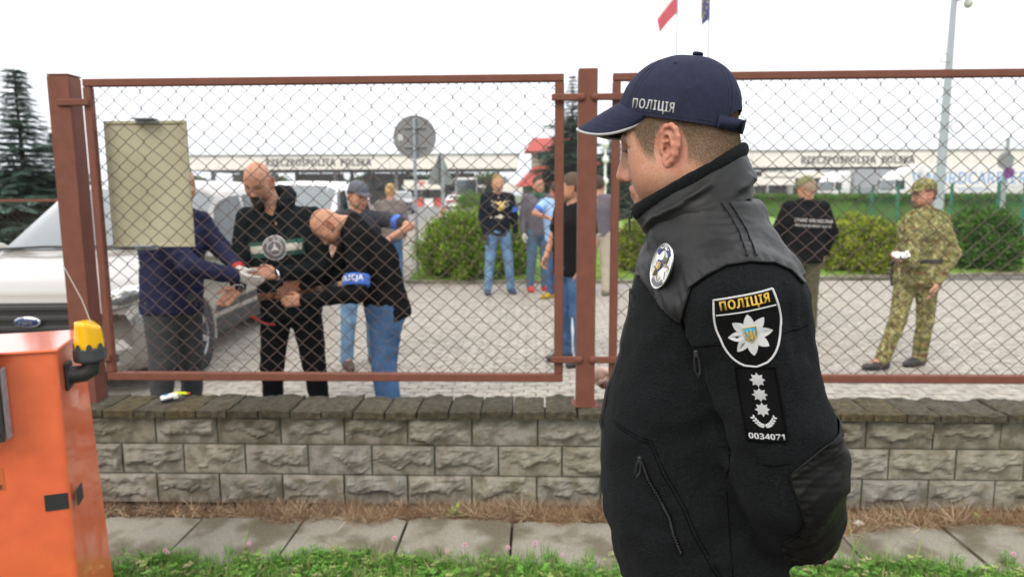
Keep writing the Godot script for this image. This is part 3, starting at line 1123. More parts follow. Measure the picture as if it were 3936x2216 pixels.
	# cigarette packet and lighter on the coping
	var pk := thing("cigarette_packet", "white and dark blue cigarette packet lying on the coping", "packet", wp(0.315, 0.533, -0.13), 0.5)
	mb = MB.new()
	mb.box(Vector3(0, 0.012, 0), Vector3(0.085, 0.023, 0.055), 0.003, Basis(Vector3(0, 0, 1), 0.15))
	put("carton", mb, M.white, pk)
	mb = MB.new()
	mb.box(Vector3(-0.012, 0.004, 0.022), Vector3(0.062, 0.012, 0.016), 0.001, Basis(Vector3(0, 0, 1), 0.15))
	put("dark_band", mb, mat(0.02, 0.025, 0.05), pk)
	mb = MB.new()
	mb.box(Vector3(-0.016, 0.0225, -0.008), Vector3(0.02, 0.004, 0.022), 0.001, Basis(Vector3(0, 0, 1), 0.15))
	put("blue_mark", mb, mat(0.06, 0.22, 0.5), pk)
	var lt := thing("lighter", "bright yellow lighter leaning on the cigarette packet", "lighter", wp(0.36, 0.556, -0.165), 0.25)
	mb = MB.new()
	mb.sm = 0
	mb.box(Vector3(0, 0, 0), Vector3(0.066, 0.012, 0.024), 0.004, Basis(Vector3(0, 0, 1), -0.12))
	put("barrel", mb, mat(0.72, 0.78, 0.02, 0.3), lt)
	mb = MB.new()
	mb.box(Vector3(0.04, -0.005, 0), Vector3(0.012, 0.011, 0.022), 0.003, Basis(Vector3(0, 0, 1), -0.12))
	put("cap", mb, mat(0.6, 0.08, 0.04, 0.3), lt)
	# bundle seen in the gap between post and officer
	var fist_lump := thing("fist", "pale pink and brown rounded bundle in the gap between gate post and officer", "fist_lump", wp(2.64, 0.545, -0.33))  # hand-like lumps standing in for what looks like a fist
	var sd := Sdf.new()
	sd.ell(Vector3(0, 0.07, 0), Vector3(0.045, 0.055, 0.05)).ell(Vector3(0.03, 0.1, 0.02), Vector3(0.03, 0.018, 0.03), 0.01, Basis(Vector3(0, 0, 1), -0.5)).ell(Vector3(0.0, 0.055, 0.045), Vector3(0.03, 0.014, 0.02), 0.01, Basis(Vector3(0, 0, 1), 0.6)).cap(Vector3(-0.02, 0.05, 0.045), Vector3(0.03, 0.085, 0.05), 0.007, 0.006, 0.006, true)
	put("knuckle_lumps", net_mesh([sd.fill(0.006).nets()]), mat(0.55, 0.36, 0.29, 0.6), fist_lump)
	mb = MB.new()
	mb.sm = 0
	mb.ball(Vector3(0.02, 0.03, 0.02), Vector3(0.036, 0.026, 0.04))
	put("bottom", mb, mat(0.14, 0.055, 0.035, 0.35), fist_lump)

func yard() -> void:
	var bs := Basis(Vector3.UP, WY)
	var y := Node3D.new()
	y.name = "yard_paving"
	add_child(y)
	y.transform = Transform3D(bs, wp(0, 0, -0.26))
	tag(y, "", "", "", "structure")
	var mb := MB.new()
	mb.box(Vector3(2.5, -0.02, -4.62), Vector3(24, 0.026, 9.2))
	put("bedding", mb, M.sand, y)
	# wavy interlocking pavers
	var poly := PackedVector2Array([Vector2(-0.0945, -0.046), Vector2(-0.05, -0.046), Vector2(-0.035, -0.036), Vector2(0.035, -0.036), Vector2(0.05, -0.046), Vector2(0.0945, -0.046), Vector2(0.0945, 0.046), Vector2(0.05, 0.046), Vector2(0.035, 0.056), Vector2(-0.035, 0.056), Vector2(-0.05, 0.046), Vector2(-0.0945, 0.046)])
	mb = MB.new()
	mb.prism(poly, 0.012, Transform3D(Basis(Vector3.RIGHT, -PI / 2), Vector3(0, -0.008, 0)))
	var pm := mb.mesh()
	var xs := []
	var cs := []
	var near := 0
	var shades := []
	for k in 5:
		var m2: StandardMaterial3D = M.paver.duplicate()
		var t := 0.9 + 0.05 * k
		m2.albedo_color = lin(0.4 * t, 0.37 * t * (1.0 + 0.01 * (k % 3)), 0.33 * t)
		shades.append(m2)
	for r in 92:
		var z := -0.1 - r * 0.0992
		for q in 118:
			var x := -9.4 + q * 0.198 + (0.099 if r % 2 else 0.0)
			var edge := 2.5 - z * 0.55
			if x < -2.8 + z * 0.62 or x > 6.0 - z * 0.8: continue
			if x > 1.63 and x < 2.42 and z > -0.62 and z < -0.12: continue
			var tr := Transform3D(Basis(Vector3.UP, rng.randf_range(-0.012, 0.012)), Vector3(x, rng.randf_range(-0.0025, 0.0025), z))
			if z > -1.0 and x > 0.4 and x < 5.2 and near < 290 and not (x > 2.6 and x < 3.45):
				var o := put("paver", pm, shades[rng.randi() % 5], y)
				o.transform = tr
				near += 1
			else:
				xs.append(tr)
				var k := rng.randf_range(0.88, 1.12)
				cs.append(Color(k, k * rng.randf_range(0.98, 1.01), k * rng.randf_range(0.96, 1.02)))
	multi("paver_field", pm, M.paver, xs, cs, y)
	# a framed cover of pale concrete plates near the gate
	for q in [[1.82, 0.34, -0.37, 0.36], [2.185, 0.36, -0.37, 0.36], [2.02, 0.78, -0.145, 0.06], [2.02, 0.78, -0.6, 0.07]]:
		mb = MB.new()
		mb.box(Vector3(q[0], 0.0, q[2]), Vector3(q[1], 0.02, q[3]), 0.004)
		put("concrete_plate", mb, M.slab, y)

func materials_people() -> void:
	var grain: Texture2D = M.grain
	var fine: Texture2D = M.fine
	var pill := height_tex(6, 0.045, 512, 3, FastNoiseLite.TYPE_CELLULAR)
	var weave := height_tex(7, 0.2, 256, 2)
	var cloth := height_tex(8, 0.05, 256, 4)
	M.fleece = textured(mat(0.0125, 0.0138, 0.0155, 0.95, 0, 0.2), noise_tex(9, 0.05, Color(0.6, 0.6, 0.62), Color(1, 1, 1), 256, 4), 12.0, pill, 0.22)
	M.fleece.rim_enabled = true
	M.fleece.rim = 0.2
	M.fleece.rim_tint = 0.6
	M.nylon = textured(mat(0.0125, 0.0127, 0.0135, 0.5, 0, 0.36), null, 30.0, weave, 0.006)
	M.nylon_dark = textured(mat(0.006, 0.006, 0.0065, 0.5, 0, 0.3), null, 30.0, weave, 0.006)
	M.thread = mat(0.004, 0.004, 0.0045, 0.95, 0, 0.1)
	M.zip = mat(0.03, 0.03, 0.032, 0.35, 0.2)
	M.skin = textured(vcol(mat(1, 1, 1, 0.55, 0, 0.4)), noise_tex(80, 0.03, Color(0.78, 0.68, 0.64), Color(1, 1, 1), 256, 5, Color(0.95, 0.92, 0.9)), 5.0)
	M.skin.subsurf_scatter_enabled = true
	M.skin.subsurf_scatter_strength = 0.12
	M.skin_close = textured(vcol(mat(1, 1, 1, 0.5, 0, 0.4)), noise_tex(79, 0.05, Color(0.84, 0.74, 0.7), Color(1, 1, 1), 512, 5, Color(0.97, 0.95, 0.94)), 11.0, height_tex(10, 0.11, 512, 3), 0.035)
	M.skin_close.subsurf_scatter_enabled = true
	M.skin_close.subsurf_scatter_strength = 0.12
	M.eye = mat(0.05, 0.04, 0.035, 0.2)
	M.eye_white = mat(0.5, 0.47, 0.44, 0.15)
	M.cap = textured(mat(0.026, 0.029, 0.056, 0.85, 0, 0.25), noise_tex(71, 0.03, Color(0.82, 0.82, 0.85), Color(1, 1, 1), 256, 4), 9.0, weave, 0.008)
	M.thread_blue = mat(0.022, 0.025, 0.05, 0.8)
	M.reflective = textured(mat(0.4, 0.4, 0.4, 0.6), noise_tex(72, 0.1, Color(0.85, 0.85, 0.85), Color(1, 1, 1)), 30.0)
	M.silver = mat(0.72, 0.7, 0.66, 0.24, 1.0)
	M.patch = textured(mat(0.006, 0.006, 0.0065, 0.95, 0, 0.12), null, 40.0, weave, 0.01)
	M.embroidery = textured(mat(0.66, 0.66, 0.67, 0.6), noise_tex(73, 0.12, Color(0.72, 0.72, 0.74), Color(1, 1, 1)), 40.0, weave, 0.02)
	M.gold_thread = textured(mat(0.72, 0.45, 0.05, 0.55), noise_tex(74, 0.12, Color(0.75, 0.75, 0.7), Color(1, 1, 1)), 40.0, weave, 0.02)
	M.black_cloth = textured(mat(0.008, 0.008, 0.009, 0.92, 0, 0.12), null, 4.0, cloth, 0.25)
	M.police_blue = mat(0.03, 0.13, 0.55, 0.6)
	M.navy_knit = textured(mat(0.03, 0.033, 0.07, 0.95, 0, 0.2), noise_tex(75, 0.09, Color(0.7, 0.7, 0.8), Color(1, 1, 1)), 5.0, cloth, 0.3)
	M.denim = textured(mat(0.085, 0.17, 0.33, 0.9, 0, 0.2), noise_tex(76, 0.012, Color(0.7, 0.72, 0.75), Color(1, 1, 1), 256, 4), 1.6, cloth, 0.2)
	M.denim_light = textured(mat(0.2, 0.33, 0.48, 0.9, 0, 0.2), noise_tex(77, 0.012, Color(0.62, 0.68, 0.75), Color(1, 1, 1), 256, 4), 2.0, cloth, 0.2)
	M.camo = textured(mat(1, 1, 1, 0.95, 0, 0.2), camo_image(), 1.5, cloth, 0.2)

func camo_image() -> ImageTexture:
	var im := Image.create(512, 512, false, Image.FORMAT_RGB8)
	var ns := []
	for k in 4: ns.append(sheet(90 + k, [0.014, 0.016, 0.03, 0.02][k], 3))
	for y in 512:
		for x in 512:
			var c := Color(0.45, 0.44, 0.3)
			if ns[0].get_pixel(x, y).r > 0.56: c = Color(0.3, 0.31, 0.18)
			if ns[3].get_pixel(x, y).r > 0.72: c = Color(0.6, 0.58, 0.43)
			if ns[1].get_pixel(x, y).r > 0.66: c = Color(0.34, 0.23, 0.15)
			if ns[2].get_pixel(x, y).r > 0.72: c = Color(0.14, 0.15, 0.12)
			im.set_pixel(x, y, c * 1.18)
	return ImageTexture.create_from_image(im)

# ---------------------------------------------------------------- the orange barrier cabinet
func barrier() -> void:
	# its front right edge stands at x -1.63, z -2.49; local x to the right along the front, z to the viewer
	var o := thing("barrier_cabinet", "orange gate barrier cabinet with yellow flashing lamp at the left edge", "barrier", Vector3(-1.557, 0, -2.335), 0.328)
	var orange := textured(mat(0.76, 0.145, 0.055, 0.3), noise_tex(81, 0.03, Color(0.93, 0.92, 0.92), Color(1, 1, 1), 256, 5), 1.2)
	orange.clearcoat_enabled = true
	orange.clearcoat = 1.0
	orange.clearcoat_roughness = 0.06
	# the shell tapers a little to the top, its front upright bent at a rounded edge
	var H := 1.09
	var mb := MB.new()
	var sec := func(y: float) -> PackedVector3Array:
		var t := y / H
		var w := 0.4
		var r0 := 0.03 * (1.0 - t)
		var back := -0.37 + 0.03 * t
		var p := PackedVector3Array()
		for q in [Vector2(-w, 0), Vector2(-0.012, 0), Vector2(-0.004, -0.003), Vector2(0.0, -0.012), Vector2(r0, back), Vector2(r0 - 0.012, back - 0.012), Vector2(-w, back - 0.012)]:
			p.append(Vector3(q.x, y, q.y))
		return p
	mb.sm = FLAT
	mb.loft([sec.call(0.0), sec.call(0.5), sec.call(H)])
	put("shell", mb, orange, o)
	mb = MB.new()
	mb.box(Vector3(-0.2, H + 0.006, -0.183), Vector3(0.412, 0.012, 0.382), 0.004)
	put("lid", mb, orange, o)
	# the boom bracket on the front
	mb = MB.new()
	mb.box(Vector3(-0.265, 0.985, 0.035), Vector3(0.19, 0.34, 0.06), 0.006)
	mb.box(Vector3(-0.168, 0.985, 0.068), Vector3(0.034, 0.34, 0.008), 0.002)
	put("boom_bracket", mb, M.black, o)
	mb = MB.new()
	mb.box(Vector3(-0.15, 0.935, 0.03), Vector3(0.006, 0.24, 0.045), 0.001)
	put("bracket_edge", mb, M.galv, o)
	for k in 3:
		mb = MB.new()
		mb.sm = 0
		mb.lathe([Vector2(0.0005, 0), Vector2(0.008, 0), Vector2(0.008, 0.003), Vector2(0.0055, 0.006), Vector2(0.0005, 0.007)], 10, Transform3D(Basis(Vector3.RIGHT, PI / 2), Vector3(-0.168, 1.118 - 0.135 * k, 0.072)))
		put("bolt", mb, M.chrome, o)
	for k in 2:
		mb = MB.new()
		var rr := PackedVector2Array()
		for i in 16:
			var a := TAU * i / 16
			rr.append(Vector2(clampf(cos(a) * 1.5, -1, 1) * 0.036, clampf(sin(a) * 1.5, -1, 1) * 0.029))
		if k == 0: mb.prism(rr, 0.003, Transform3D(Basis(), Vector3(-0.04, 0.56, 0.0)))
		else: mb.prism(rr, 0.003, Transform3D(Basis(Vector3.UP, PI / 2).rotated(Vector3(0, 0, 1), 0.03), Vector3(0.0145, 0.555, -0.062)))
		put("reflector", mb, mat(0.02, 0.021, 0.022, 0.5), o)
	# the maker's plate
	mb = MB.new()
	mb.box(Vector3(-0.252, 0.665, 0.001), Vector3(0.13, 0.08, 0.002))
	put("label_plate", mb, mat(0.5, 0.12, 0.03, 0.5), o)
	mb = MB.new()
	mb.prism(PackedVector2Array([Vector2(-0.04, 0.0), Vector2(0.05, 0.0), Vector2(0.05, -0.026), Vector2(0.035, -0.026), Vector2(0.035, -0.012), Vector2(-0.04, -0.012)]), 0.001, Transform3D(Basis(), Vector3(-0.252, 0.7, 0.002)))
	put("label_mark", mb, mat(0.06, 0.01, 0.008, 0.5), o)
	var tm := put("label_lettering", text_mesh("CAME", 0.016, 0.0008), mat(0.06, 0.01, 0.008, 0.5), o)
	tm.position = Vector3(-0.222, 0.638, 0.0024)
	# flashing lamp on an elbow
	var c := Vector3(0.078, 1.032, -0.1)
	mb = MB.new()
	mb.sm = 0
	mb.tube([Vector3(0.0, 0.985, -0.1), Vector3(0.025, 0.985, -0.1), Vector3(0.055, 0.987, -0.1), Vector3(0.075, 0.998, -0.1), Vector3(0.079, 1.026, -0.1)], [0.034, 0.031, 0.03, 0.03, 0.029], 14)
	mb.box(Vector3(0.006, 0.985, -0.1), Vector3(0.012, 0.1, 0.07), 0.004)
	put("lamp_elbow", mb, M.black, o)
	mb = MB.new()
	mb.sm = FLAT
	mb.lathe([Vector2(0.03, -0.006), Vector2(0.048, 0.0), Vector2(0.053, 0.008), Vector2(0.053, 0.045), Vector2(0.049, 0.05)], 8, Transform3D(Basis(Vector3.UP, 0.39), c))
	for k in 8:
		var a := TAU * k / 8 + 0.2
		mb.prism(PackedVector2Array([Vector2(-0.012, 0), Vector2(0.012, 0), Vector2(0.007, 0.02), Vector2(0, 0.026), Vector2(-0.007, 0.02)]), 0.003, Transform3D(Basis(Vector3.UP, a), c + Vector3(sin(a) * 0.0475, 0.042, cos(a) * 0.0475)))
	put("lamp_base", mb, mat(0.035, 0.04, 0.045, 0.6), o)
	mb = MB.new()
	mb.sm = 0
	var rings := []
	for i in 8:
		var t := i / 7.0
		var rg := PackedVector3Array()
		for k in 24:
			var a := TAU * k / 24
			var r := lerpf(0.0495, 0.041, t) * (1.0 - 0.08 * absf(sin(a * 2.0)))
			rg.append(c + Vector3(sin(a) * r, 0.043 + 0.1 * t - (0.022 * maxf(0.0, sin(a)) * t * t * t), cos(a) * r))
		rings.append(rg)
	mb.loft(rings, true, true, true)
	var amber := mat(0.75, 0.42, 0.0, 0.22)
	amber.subsurf_scatter_enabled = true
	amber.subsurf_scatter_strength = 0.4
	put("lamp_lens", mb, amber, o)
	mb = MB.new()
	mb.sm = 0
	mb.tube([c + Vector3(0.012, 0.135, 0.0), c + Vector3(-0.01, 0.22, 0.0), c + Vector3(-0.058, 0.345, 0.0)], 0.002, 6)
	put("aerial", mb, mat(0.45, 0.42, 0.38, 0.5), o)

# ---------------------------------------------------------------- vehicles
# z forward, x to the vehicle's left. c: half width w, length l, stations [z, belt, top], tumble
class Hull:
	var st := []
	var w := 0.9
	var tum := 0.8
	func at(z: float) -> Vector3:
		for i in st.size() - 1:
			if z >= st[i + 1][0] or i == st.size() - 2:
				var t := clampf((z - st[i + 1][0]) / (st[i][0] - st[i + 1][0]), 0.0, 1.0)
				return Vector3(lerpf(st[i + 1][1], st[i][1], t), lerpf(st[i + 1][2], st[i][2], t), lerpf(st[i + 1][3], st[i][3], t))
		return Vector3()
	func p(z: float, u: float) -> Vector3:
		# u from 0 (sill) through 1 (door), 2 (belt), 3 (roof edge), 4 (roof), 5 (middle)
		var a := at(z)
		var k := a.z * w
		var hi := maxf(a.y - a.x, 0.02)
		var tw := lerpf(0.95, tum, clampf(hi / 0.6, 0, 1))
		var c := [Vector2(k * 0.95, 0.24), Vector2(k, 0.55), Vector2(k * 0.985, a.x), Vector2(k * lerpf(0.98, tw, 0.92), a.x + hi * 0.84), Vector2(k * tw * 0.82, a.y - hi * 0.03), Vector2(0, a.y)]
		var i := clampi(int(u), 0, 4)
		var q: Vector2 = c[i].lerp(c[i + 1], u - i)
		return Vector3(q.x, q.y, z)
	func body(mb: MB) -> void:
		mb.sm = 0
		var us := [0.0, 0.5, 1.0, 1.5, 2.0, 2.5, 3.0, 3.25, 3.5, 3.75, 4.0, 4.5, 5.0]
		var rings := []
		var z0: float = st[0][0]
		var z1: float = st[-1][0]
		var n := 72
		for k in n + 1:
			var z := lerpf(z1, z0, k / float(n))
			var r := PackedVector3Array()
			for u in us: r.append(p(z, u))
			for i in range(us.size() - 2, -1, -1): r.append(p(z, us[i]) * Vector3(-1, 1, 1))
			rings.append(r)
		for k in n:
			for i in rings[0].size() - 1: mb.quad(rings[k][i], rings[k + 1][i], rings[k + 1][i + 1], rings[k][i + 1])
			mb.quad(rings[k][-1], rings[k + 1][-1], rings[k + 1][0], rings[k][0])
		for e in 2:
			var r: PackedVector3Array = rings[n if e == 0 else 0]
			var m := Vector3(0, 0.6, r[0].z)
			for i in r.size():
				if e == 0: mb.tri(m, r[i], r[(i + 1) % r.size()])
				else: mb.tri(m, r[(i + 1) % r.size()], r[i])
	func pane(mb: MB, za: float, zb: float, ua: float, ub: float, side: float, lift := 0.006, slant0 := 0.0, slant1 := 0.0) -> void:
		# a piece of the skin from z za (front) to zb, u ua to ub, lifted outwards; slants move the upper corners
		mb.sm = 0
		var n := 8
		var g := []
		for j in 5:
			var row := []
			for i in n + 1:
				var t := j / 4.0
				var z := lerpf(za + slant0 * t, zb + slant1 * t, i / float(n))
				var u := lerpf(ua, ub, t)
				var q := p(z, u)
				var du := p(z, minf(u + 0.05, 4.99)) - p(z, maxf(u - 0.05, 0.0))
				var dz := p(z + 0.02, u) - p(z - 0.02, u)
				q += du.cross(dz).normalized() * lift
				row.append(q * Vector3(side, 1, 1))
			g.append(row)
		for j in 4:
			for i in n:
				if side > 0: mb.quad(g[j][i], g[j + 1][i], g[j + 1][i + 1], g[j][i + 1])
				else: mb.quad(g[j][i + 1], g[j + 1][i + 1], g[j + 1][i], g[j][i])

func wheel(o: Node3D, at: Vector3, r: float, side: float) -> void:
	var f := Transform3D(Basis(Vector3(0, 0, 1), -PI / 2 * side), at)
	var mb := MB.new()
	mb.sm = 0
	mb.lathe([Vector2(r * 0.62, -0.09), Vector2(r * 0.9, -0.1), Vector2(r, -0.07), Vector2(r, 0.07), Vector2(r * 0.9, 0.1), Vector2(r * 0.62, 0.09)], 28, f)
	var t := put("wheel", mb, M.rubber, o)
	mb = MB.new()
	mb.sm = FLAT
	mb.lathe([Vector2(r * 0.66, 0.02), Vector2(r * 0.66, 0.085), Vector2(r * 0.6, 0.085), Vector2(r * 0.57, 0.05)], 28, f)
	for k in 5:
		var a := TAU * k / 5
		mb.box(f * Vector3(cos(a) * r * 0.33, 0.065, sin(a) * r * 0.33), Vector3(0.03, r * 0.6, 0.06), 0.006, f.basis * Basis(Vector3.UP, -a) * Basis(Vector3(0, 0, 1), PI / 2))
	mb.lathe([Vector2(0.001, 0.03), Vector2(r * 0.2, 0.03), Vector2(r * 0.18, 0.085), Vector2(0.001, 0.09)], 16, f)
	put("rim", mb, M.silver_paint, t)
	mb = MB.new()
	mb.sm = 0
	mb.lathe([Vector2(0.001, 0.012), Vector2(r * 0.64, 0.012), Vector2(r * 0.64, 0.02), Vector2(0.001, 0.02)], 20, f)
	put("hub_shade_disc", mb, mat(0.2, 0.19, 0.18, 0.5, 0.6), t)  # grey metal disc put in as the shadow behind the spokes

func car(called: String, label: String, category: String, at: Vector3, yaw: float, h: Hull, paint: Material, opt := {}) -> Node3D:
	var o := thing(called, label, category, at, yaw)
	var mb := MB.new()
	h.body(mb)
	put("body", mb, paint, o)
	var z0: float = h.st[0][0]
	var z1: float = h.st[-1][0]
	var wind: Array = opt.windscreen       # z of its foot and of its top
	for sd in [1.0, -1.0]:
		for wdw in opt.windows:            # front z, rear z, slant of the front and rear upper corners
			mb = MB.new()
			h.pane(mb, wdw[0], wdw[1], 2.12, 2.92, sd, 0.006, wdw[2], wdw[3])
			put("side_window", mb, M.glass, o)
		mb = MB.new()
		h.pane(mb, wind[0] - 0.3, z1 + 0.5, 0.02, 0.55, sd, 0.012)
		put("sill", mb, M.trim, o)
	mb = MB.new()
	for sd in [1.0, -1.0]: h.pane(mb, wind[0], wind[1], 3.1, 4.999, sd, 0.008)
	put("windscreen", mb, M.windscreen, o)
	# nose
	var zf := z0
	mb = MB.new()
	mb.sm = 0
	var g: Array = opt.get("grille", [0.5, 0.78])
	for k in opt.get("bars", 4):
		var y := lerpf(g[0], g[1], (k + 0.5) / opt.get("bars", 4))
		mb.box(Vector3(0, y, zf + 0.02), Vector3(h.w * 1.06, (g[1] - g[0]) / opt.get("bars", 4) * 0.5, 0.03), 0.008)
	put("grille_bars", mb, M.trim, o)
	mb = MB.new()
	mb.box(Vector3(0, (g[0] + g[1]) / 2, zf + 0.004), Vector3(h.w * 1.1, g[1] - g[0], 0.02), 0.01)
	put("grille", mb, M.black, o)
	mb = MB.new()
	mb.box(Vector3(0, 0.36, zf - 0.02), Vector3(h.w * 1.7, 0.26, 0.2), 0.07)
	put("bumper", mb, paint if not opt.has("bumper") else opt.bumper, o)
	mb = MB.new()
	mb.box(Vector3(0, 0.4, zf + 0.085), Vector3(0.52, 0.115, 0.008), 0.002)
	put("number_plate", mb, M.white, o)
	for sd in [1.0, -1.0]:
		var hl: Array = opt.get("lamp", [0.72, 0.92, 0.36])
		mb = MB.new()
		h.pane(mb, z0 - 0.02, z0 - hl[2], 1.45, 1.95, sd, 0.008, 0.0, -0.06)
		put("indicator", mb, M.lamp_glass, o)
		mb = MB.new()
		mb.sm = 0
		var hb := Basis(Vector3.UP, 0.5 * sd) * Basis(Vector3(0, 0, 1), 0.22 * sd)
		mb.ball(Vector3(h.w * 0.8 * sd, g[1] + 0.03, zf - 0.07), Vector3(0.19, 0.085, 0.09), 18, 8, hb)
		var hl2 := put("headlight", mb, M.chrome, o)
		mb = MB.new()
		mb.sm = 0
		mb.ball(Vector3(h.w * 0.8 * sd, g[1] + 0.03, zf - 0.055), Vector3(0.165, 0.066, 0.09), 18, 8, hb)
		put("lens", mb, M.headlamp, hl2)
		mb = MB.new()
		mb.box(Vector3(h.w * 0.66 * sd, 0.36, zf + 0.05), Vector3(0.26, 0.12, 0.06), 0.03)
		put("fog_lamp_recess", mb, M.black, o)
		mb = MB.new()
		h.pane(mb, z1 + 0.22, z1 + 0.01, 1.3, 2.1 if opt.get("tall_tail", true) == false else 2.8, sd, 0.008)
		put("tail_light", mb, mat(0.4, 0.02, 0.02, 0.2), o)
		# mirror
		var mz: float = wind[0] - 0.28
		var mp := h.p(mz, 2.1) * Vector3(sd, 1, 1)
		mb = MB.new()
		mb.sm = 0
		mb.ball(mp + Vector3(0.14 * sd, 0.06, 0.02), Vector3(0.105, 0.095, 0.07), 12, 8)
		mb.box(mp + Vector3(0.05 * sd, 0.0, 0.0), Vector3(0.12, 0.05, 0.06), 0.015)
		put("mirror", mb, paint, o)
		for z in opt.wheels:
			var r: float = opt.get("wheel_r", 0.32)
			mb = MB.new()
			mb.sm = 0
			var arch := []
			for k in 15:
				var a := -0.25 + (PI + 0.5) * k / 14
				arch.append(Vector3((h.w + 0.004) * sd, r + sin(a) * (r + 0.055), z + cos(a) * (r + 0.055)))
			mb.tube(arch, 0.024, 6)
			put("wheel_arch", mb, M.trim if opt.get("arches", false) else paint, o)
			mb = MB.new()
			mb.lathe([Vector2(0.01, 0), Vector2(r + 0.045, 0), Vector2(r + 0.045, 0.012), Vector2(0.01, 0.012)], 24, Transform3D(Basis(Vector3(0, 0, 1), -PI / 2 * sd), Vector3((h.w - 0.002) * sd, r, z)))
			put("wheel_well_shade", mb, M.rubber, o)  # dark disc on the skin paints the shaded hollow of the wheel well
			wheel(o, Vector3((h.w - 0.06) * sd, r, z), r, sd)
		mb = MB.new()
		h.pane(mb, opt.wheels[0] - 0.5, opt.wheels[1] + 0.5, 0.75, 0.98, sd, 0.014)
		put("door_strip", mb, M.trim, o)
		for z in opt.get("handles", []):
			mb = MB.new()
			var q2 := h.p(z, 1.75) * Vector3(sd, 1, 1)
			mb.box(q2 + Vector3(0.015 * sd, 0, 0), Vector3(0.03, 0.03, 0.2), 0.01)
			put("door_handle", mb, paint, o)
	return o

func vehicles() -> void:
	M.silver_paint = mat(0.42, 0.42, 0.43, 0.3, 0.6)
	M.trim = textured(mat(0.03, 0.03, 0.031, 0.6), null, 6.0, M.fine, 0.05)
	M.headlamp = mat(0.12, 0.13, 0.135, 0.05, 0.2, 0.8)
	M.lamp_glass = mat(0.4, 0.42, 0.44, 0.08, 0.4)
	M.windscreen = mat(0.04, 0.055, 0.055, 0.04, 0.0, 1.0)
	M.windscreen.clearcoat_enabled = true
	M.windscreen.clearcoat = 1.0
	M.windscreen.clearcoat_roughness = 0.03
	var beige := mat(0.27, 0.25, 0.225, 0.3, 0.2)
	beige.clearcoat_enabled = true
	beige.clearcoat = 0.8
	beige.clearcoat_roughness = 0.06
	var white := mat(0.7, 0.7, 0.69, 0.3)
	white.clearcoat_enabled = true
	white.clearcoat = 0.6
	white.clearcoat_roughness = 0.08
	# [z, belt, top, plan]
	var h := Hull.new()
	h.w = 0.93
	h.tum = 0.84
	h.st = [[2.2, 0.62, 0.7, 0.86], [2.14, 0.74, 0.84, 0.93], [1.95, 0.82, 0.93, 0.98], [1.4, 0.93, 1.06, 1.0], [1.22, 0.97, 1.1, 1.0], [0.3, 1.05, 1.7, 1.0], [0.0, 1.06, 1.755, 1.0], [-0.6, 1.07, 1.79, 1.0], [-1.9, 1.08, 1.77, 0.99], [-2.08, 1.06, 1.72, 0.97], [-2.16, 0.95, 1.0, 0.95], [-2.18, 0.7, 0.75, 0.93]]
	var opt := {"windscreen": [1.18, 0.33], "windows": [[0.78, -0.28, -0.34, 0.0], [-0.4, -1.2, 0.0, 0.05], [-1.3, -1.95, 0.0, 0.18]], "wheels": [1.32, -1.35], "grille": [0.47, 0.79], "bars": 4, "handles": [-0.2, -1.1], "wheel_r": 0.33}
	var o := car("van", "beige silver van parked nose on behind the left gate post", "van", Vector3(-3.86, 0, -7.6), 0.03, h, beige, opt)
	var mb := MB.new()
	mb.sm = 0
	mb.ball(Vector3(0.02, 0.645, 2.245), Vector3(0.105, 0.045, 0.02), 24, 10)
	put("badge_rim", mb, M.chrome, o)
	mb = MB.new()
	mb.sm = 0
	mb.ball(Vector3(0.02, 0.645, 2.252), Vector3(0.095, 0.037, 0.018), 24, 10)
	put("badge", mb, mat(0.015, 0.03, 0.12, 0.2), o)
	var tm := put("badge_lettering", text_mesh("Ford", 0.032, 0.004, true, "Droid Serif"), M.chrome, o)
	tm.position = Vector3(0.02, 0.645, 2.27)
	for sd in [1.0, -1.0]:
		mb = MB.new()
		mb.sm = 0
		mb.tube([Vector3(0.75 * sd - 0.2, 1.13, 1.17), Vector3(0.25 * sd - 0.2, 1.155, 1.2), Vector3(-0.15 * sd - 0.2, 1.15, 1.2)], 0.012, 5)
		put("wiper", mb, M.black, o)
	mb = MB.new()
	mb.box(Vector3(0.56, 1.27, 1.06), Vector3(0.18, 0.1, 0.004), 0.001, Basis(Vector3.RIGHT, -0.95))
	put("parking_card", mb, M.white, o)
	mb = MB.new()
	mb.sm = 0
	mb.ball(Vector3(-0.02, 1.08, 1.62), Vector3(0.016, 0.012, 0.016), 8, 5)
	put("washer_jet", mb, M.black, o)
	# the white van behind it
	var h2 := Hull.new()
	h2.w = 0.93
	h2.tum = 0.86
	h2.st = [[2.3, 0.7, 0.8, 0.88], [2.2, 0.84, 0.95, 0.95], [1.6, 1.02, 1.15, 1.0], [1.42, 1.05, 1.2, 1.0], [0.55, 1.08, 1.8, 1.0], [0.2, 1.09, 1.86, 1.0], [-0.8, 1.1, 1.88, 1.0], [-2.2, 1.1, 1.82, 0.99], [-2.32, 1.0, 1.7, 0.97], [-2.36, 0.75, 0.8, 0.95]]
	car("van", "white van parked farther back behind the bending man", "van", Vector3(-3.98, 0, -13.4), 0.0, h2, white, {"windscreen": [1.38, 0.58], "windows": [[0.98, 0.0, -0.36, 0.0], [-0.12, -1.05, 0.0, 0.05], [-1.15, -2.05, 0.0, 0.15]], "wheels": [1.5, -1.5], "handles": [0.1, -0.9]})
	# dark off-roader nose on, white saloon tail on
	var h3 := Hull.new()
	h3.w = 0.95
	h3.tum = 0.82
	h3.st = [[2.3, 0.85, 0.95, 0.9], [2.2, 0.98, 1.1, 0.97], [1.1, 1.08, 1.2, 1.0], [0.2, 1.12, 1.75, 1.0], [-0.8, 1.13, 1.82, 1.0], [-2.0, 1.12, 1.74, 0.98], [-2.3, 0.9, 1.0, 0.95]]
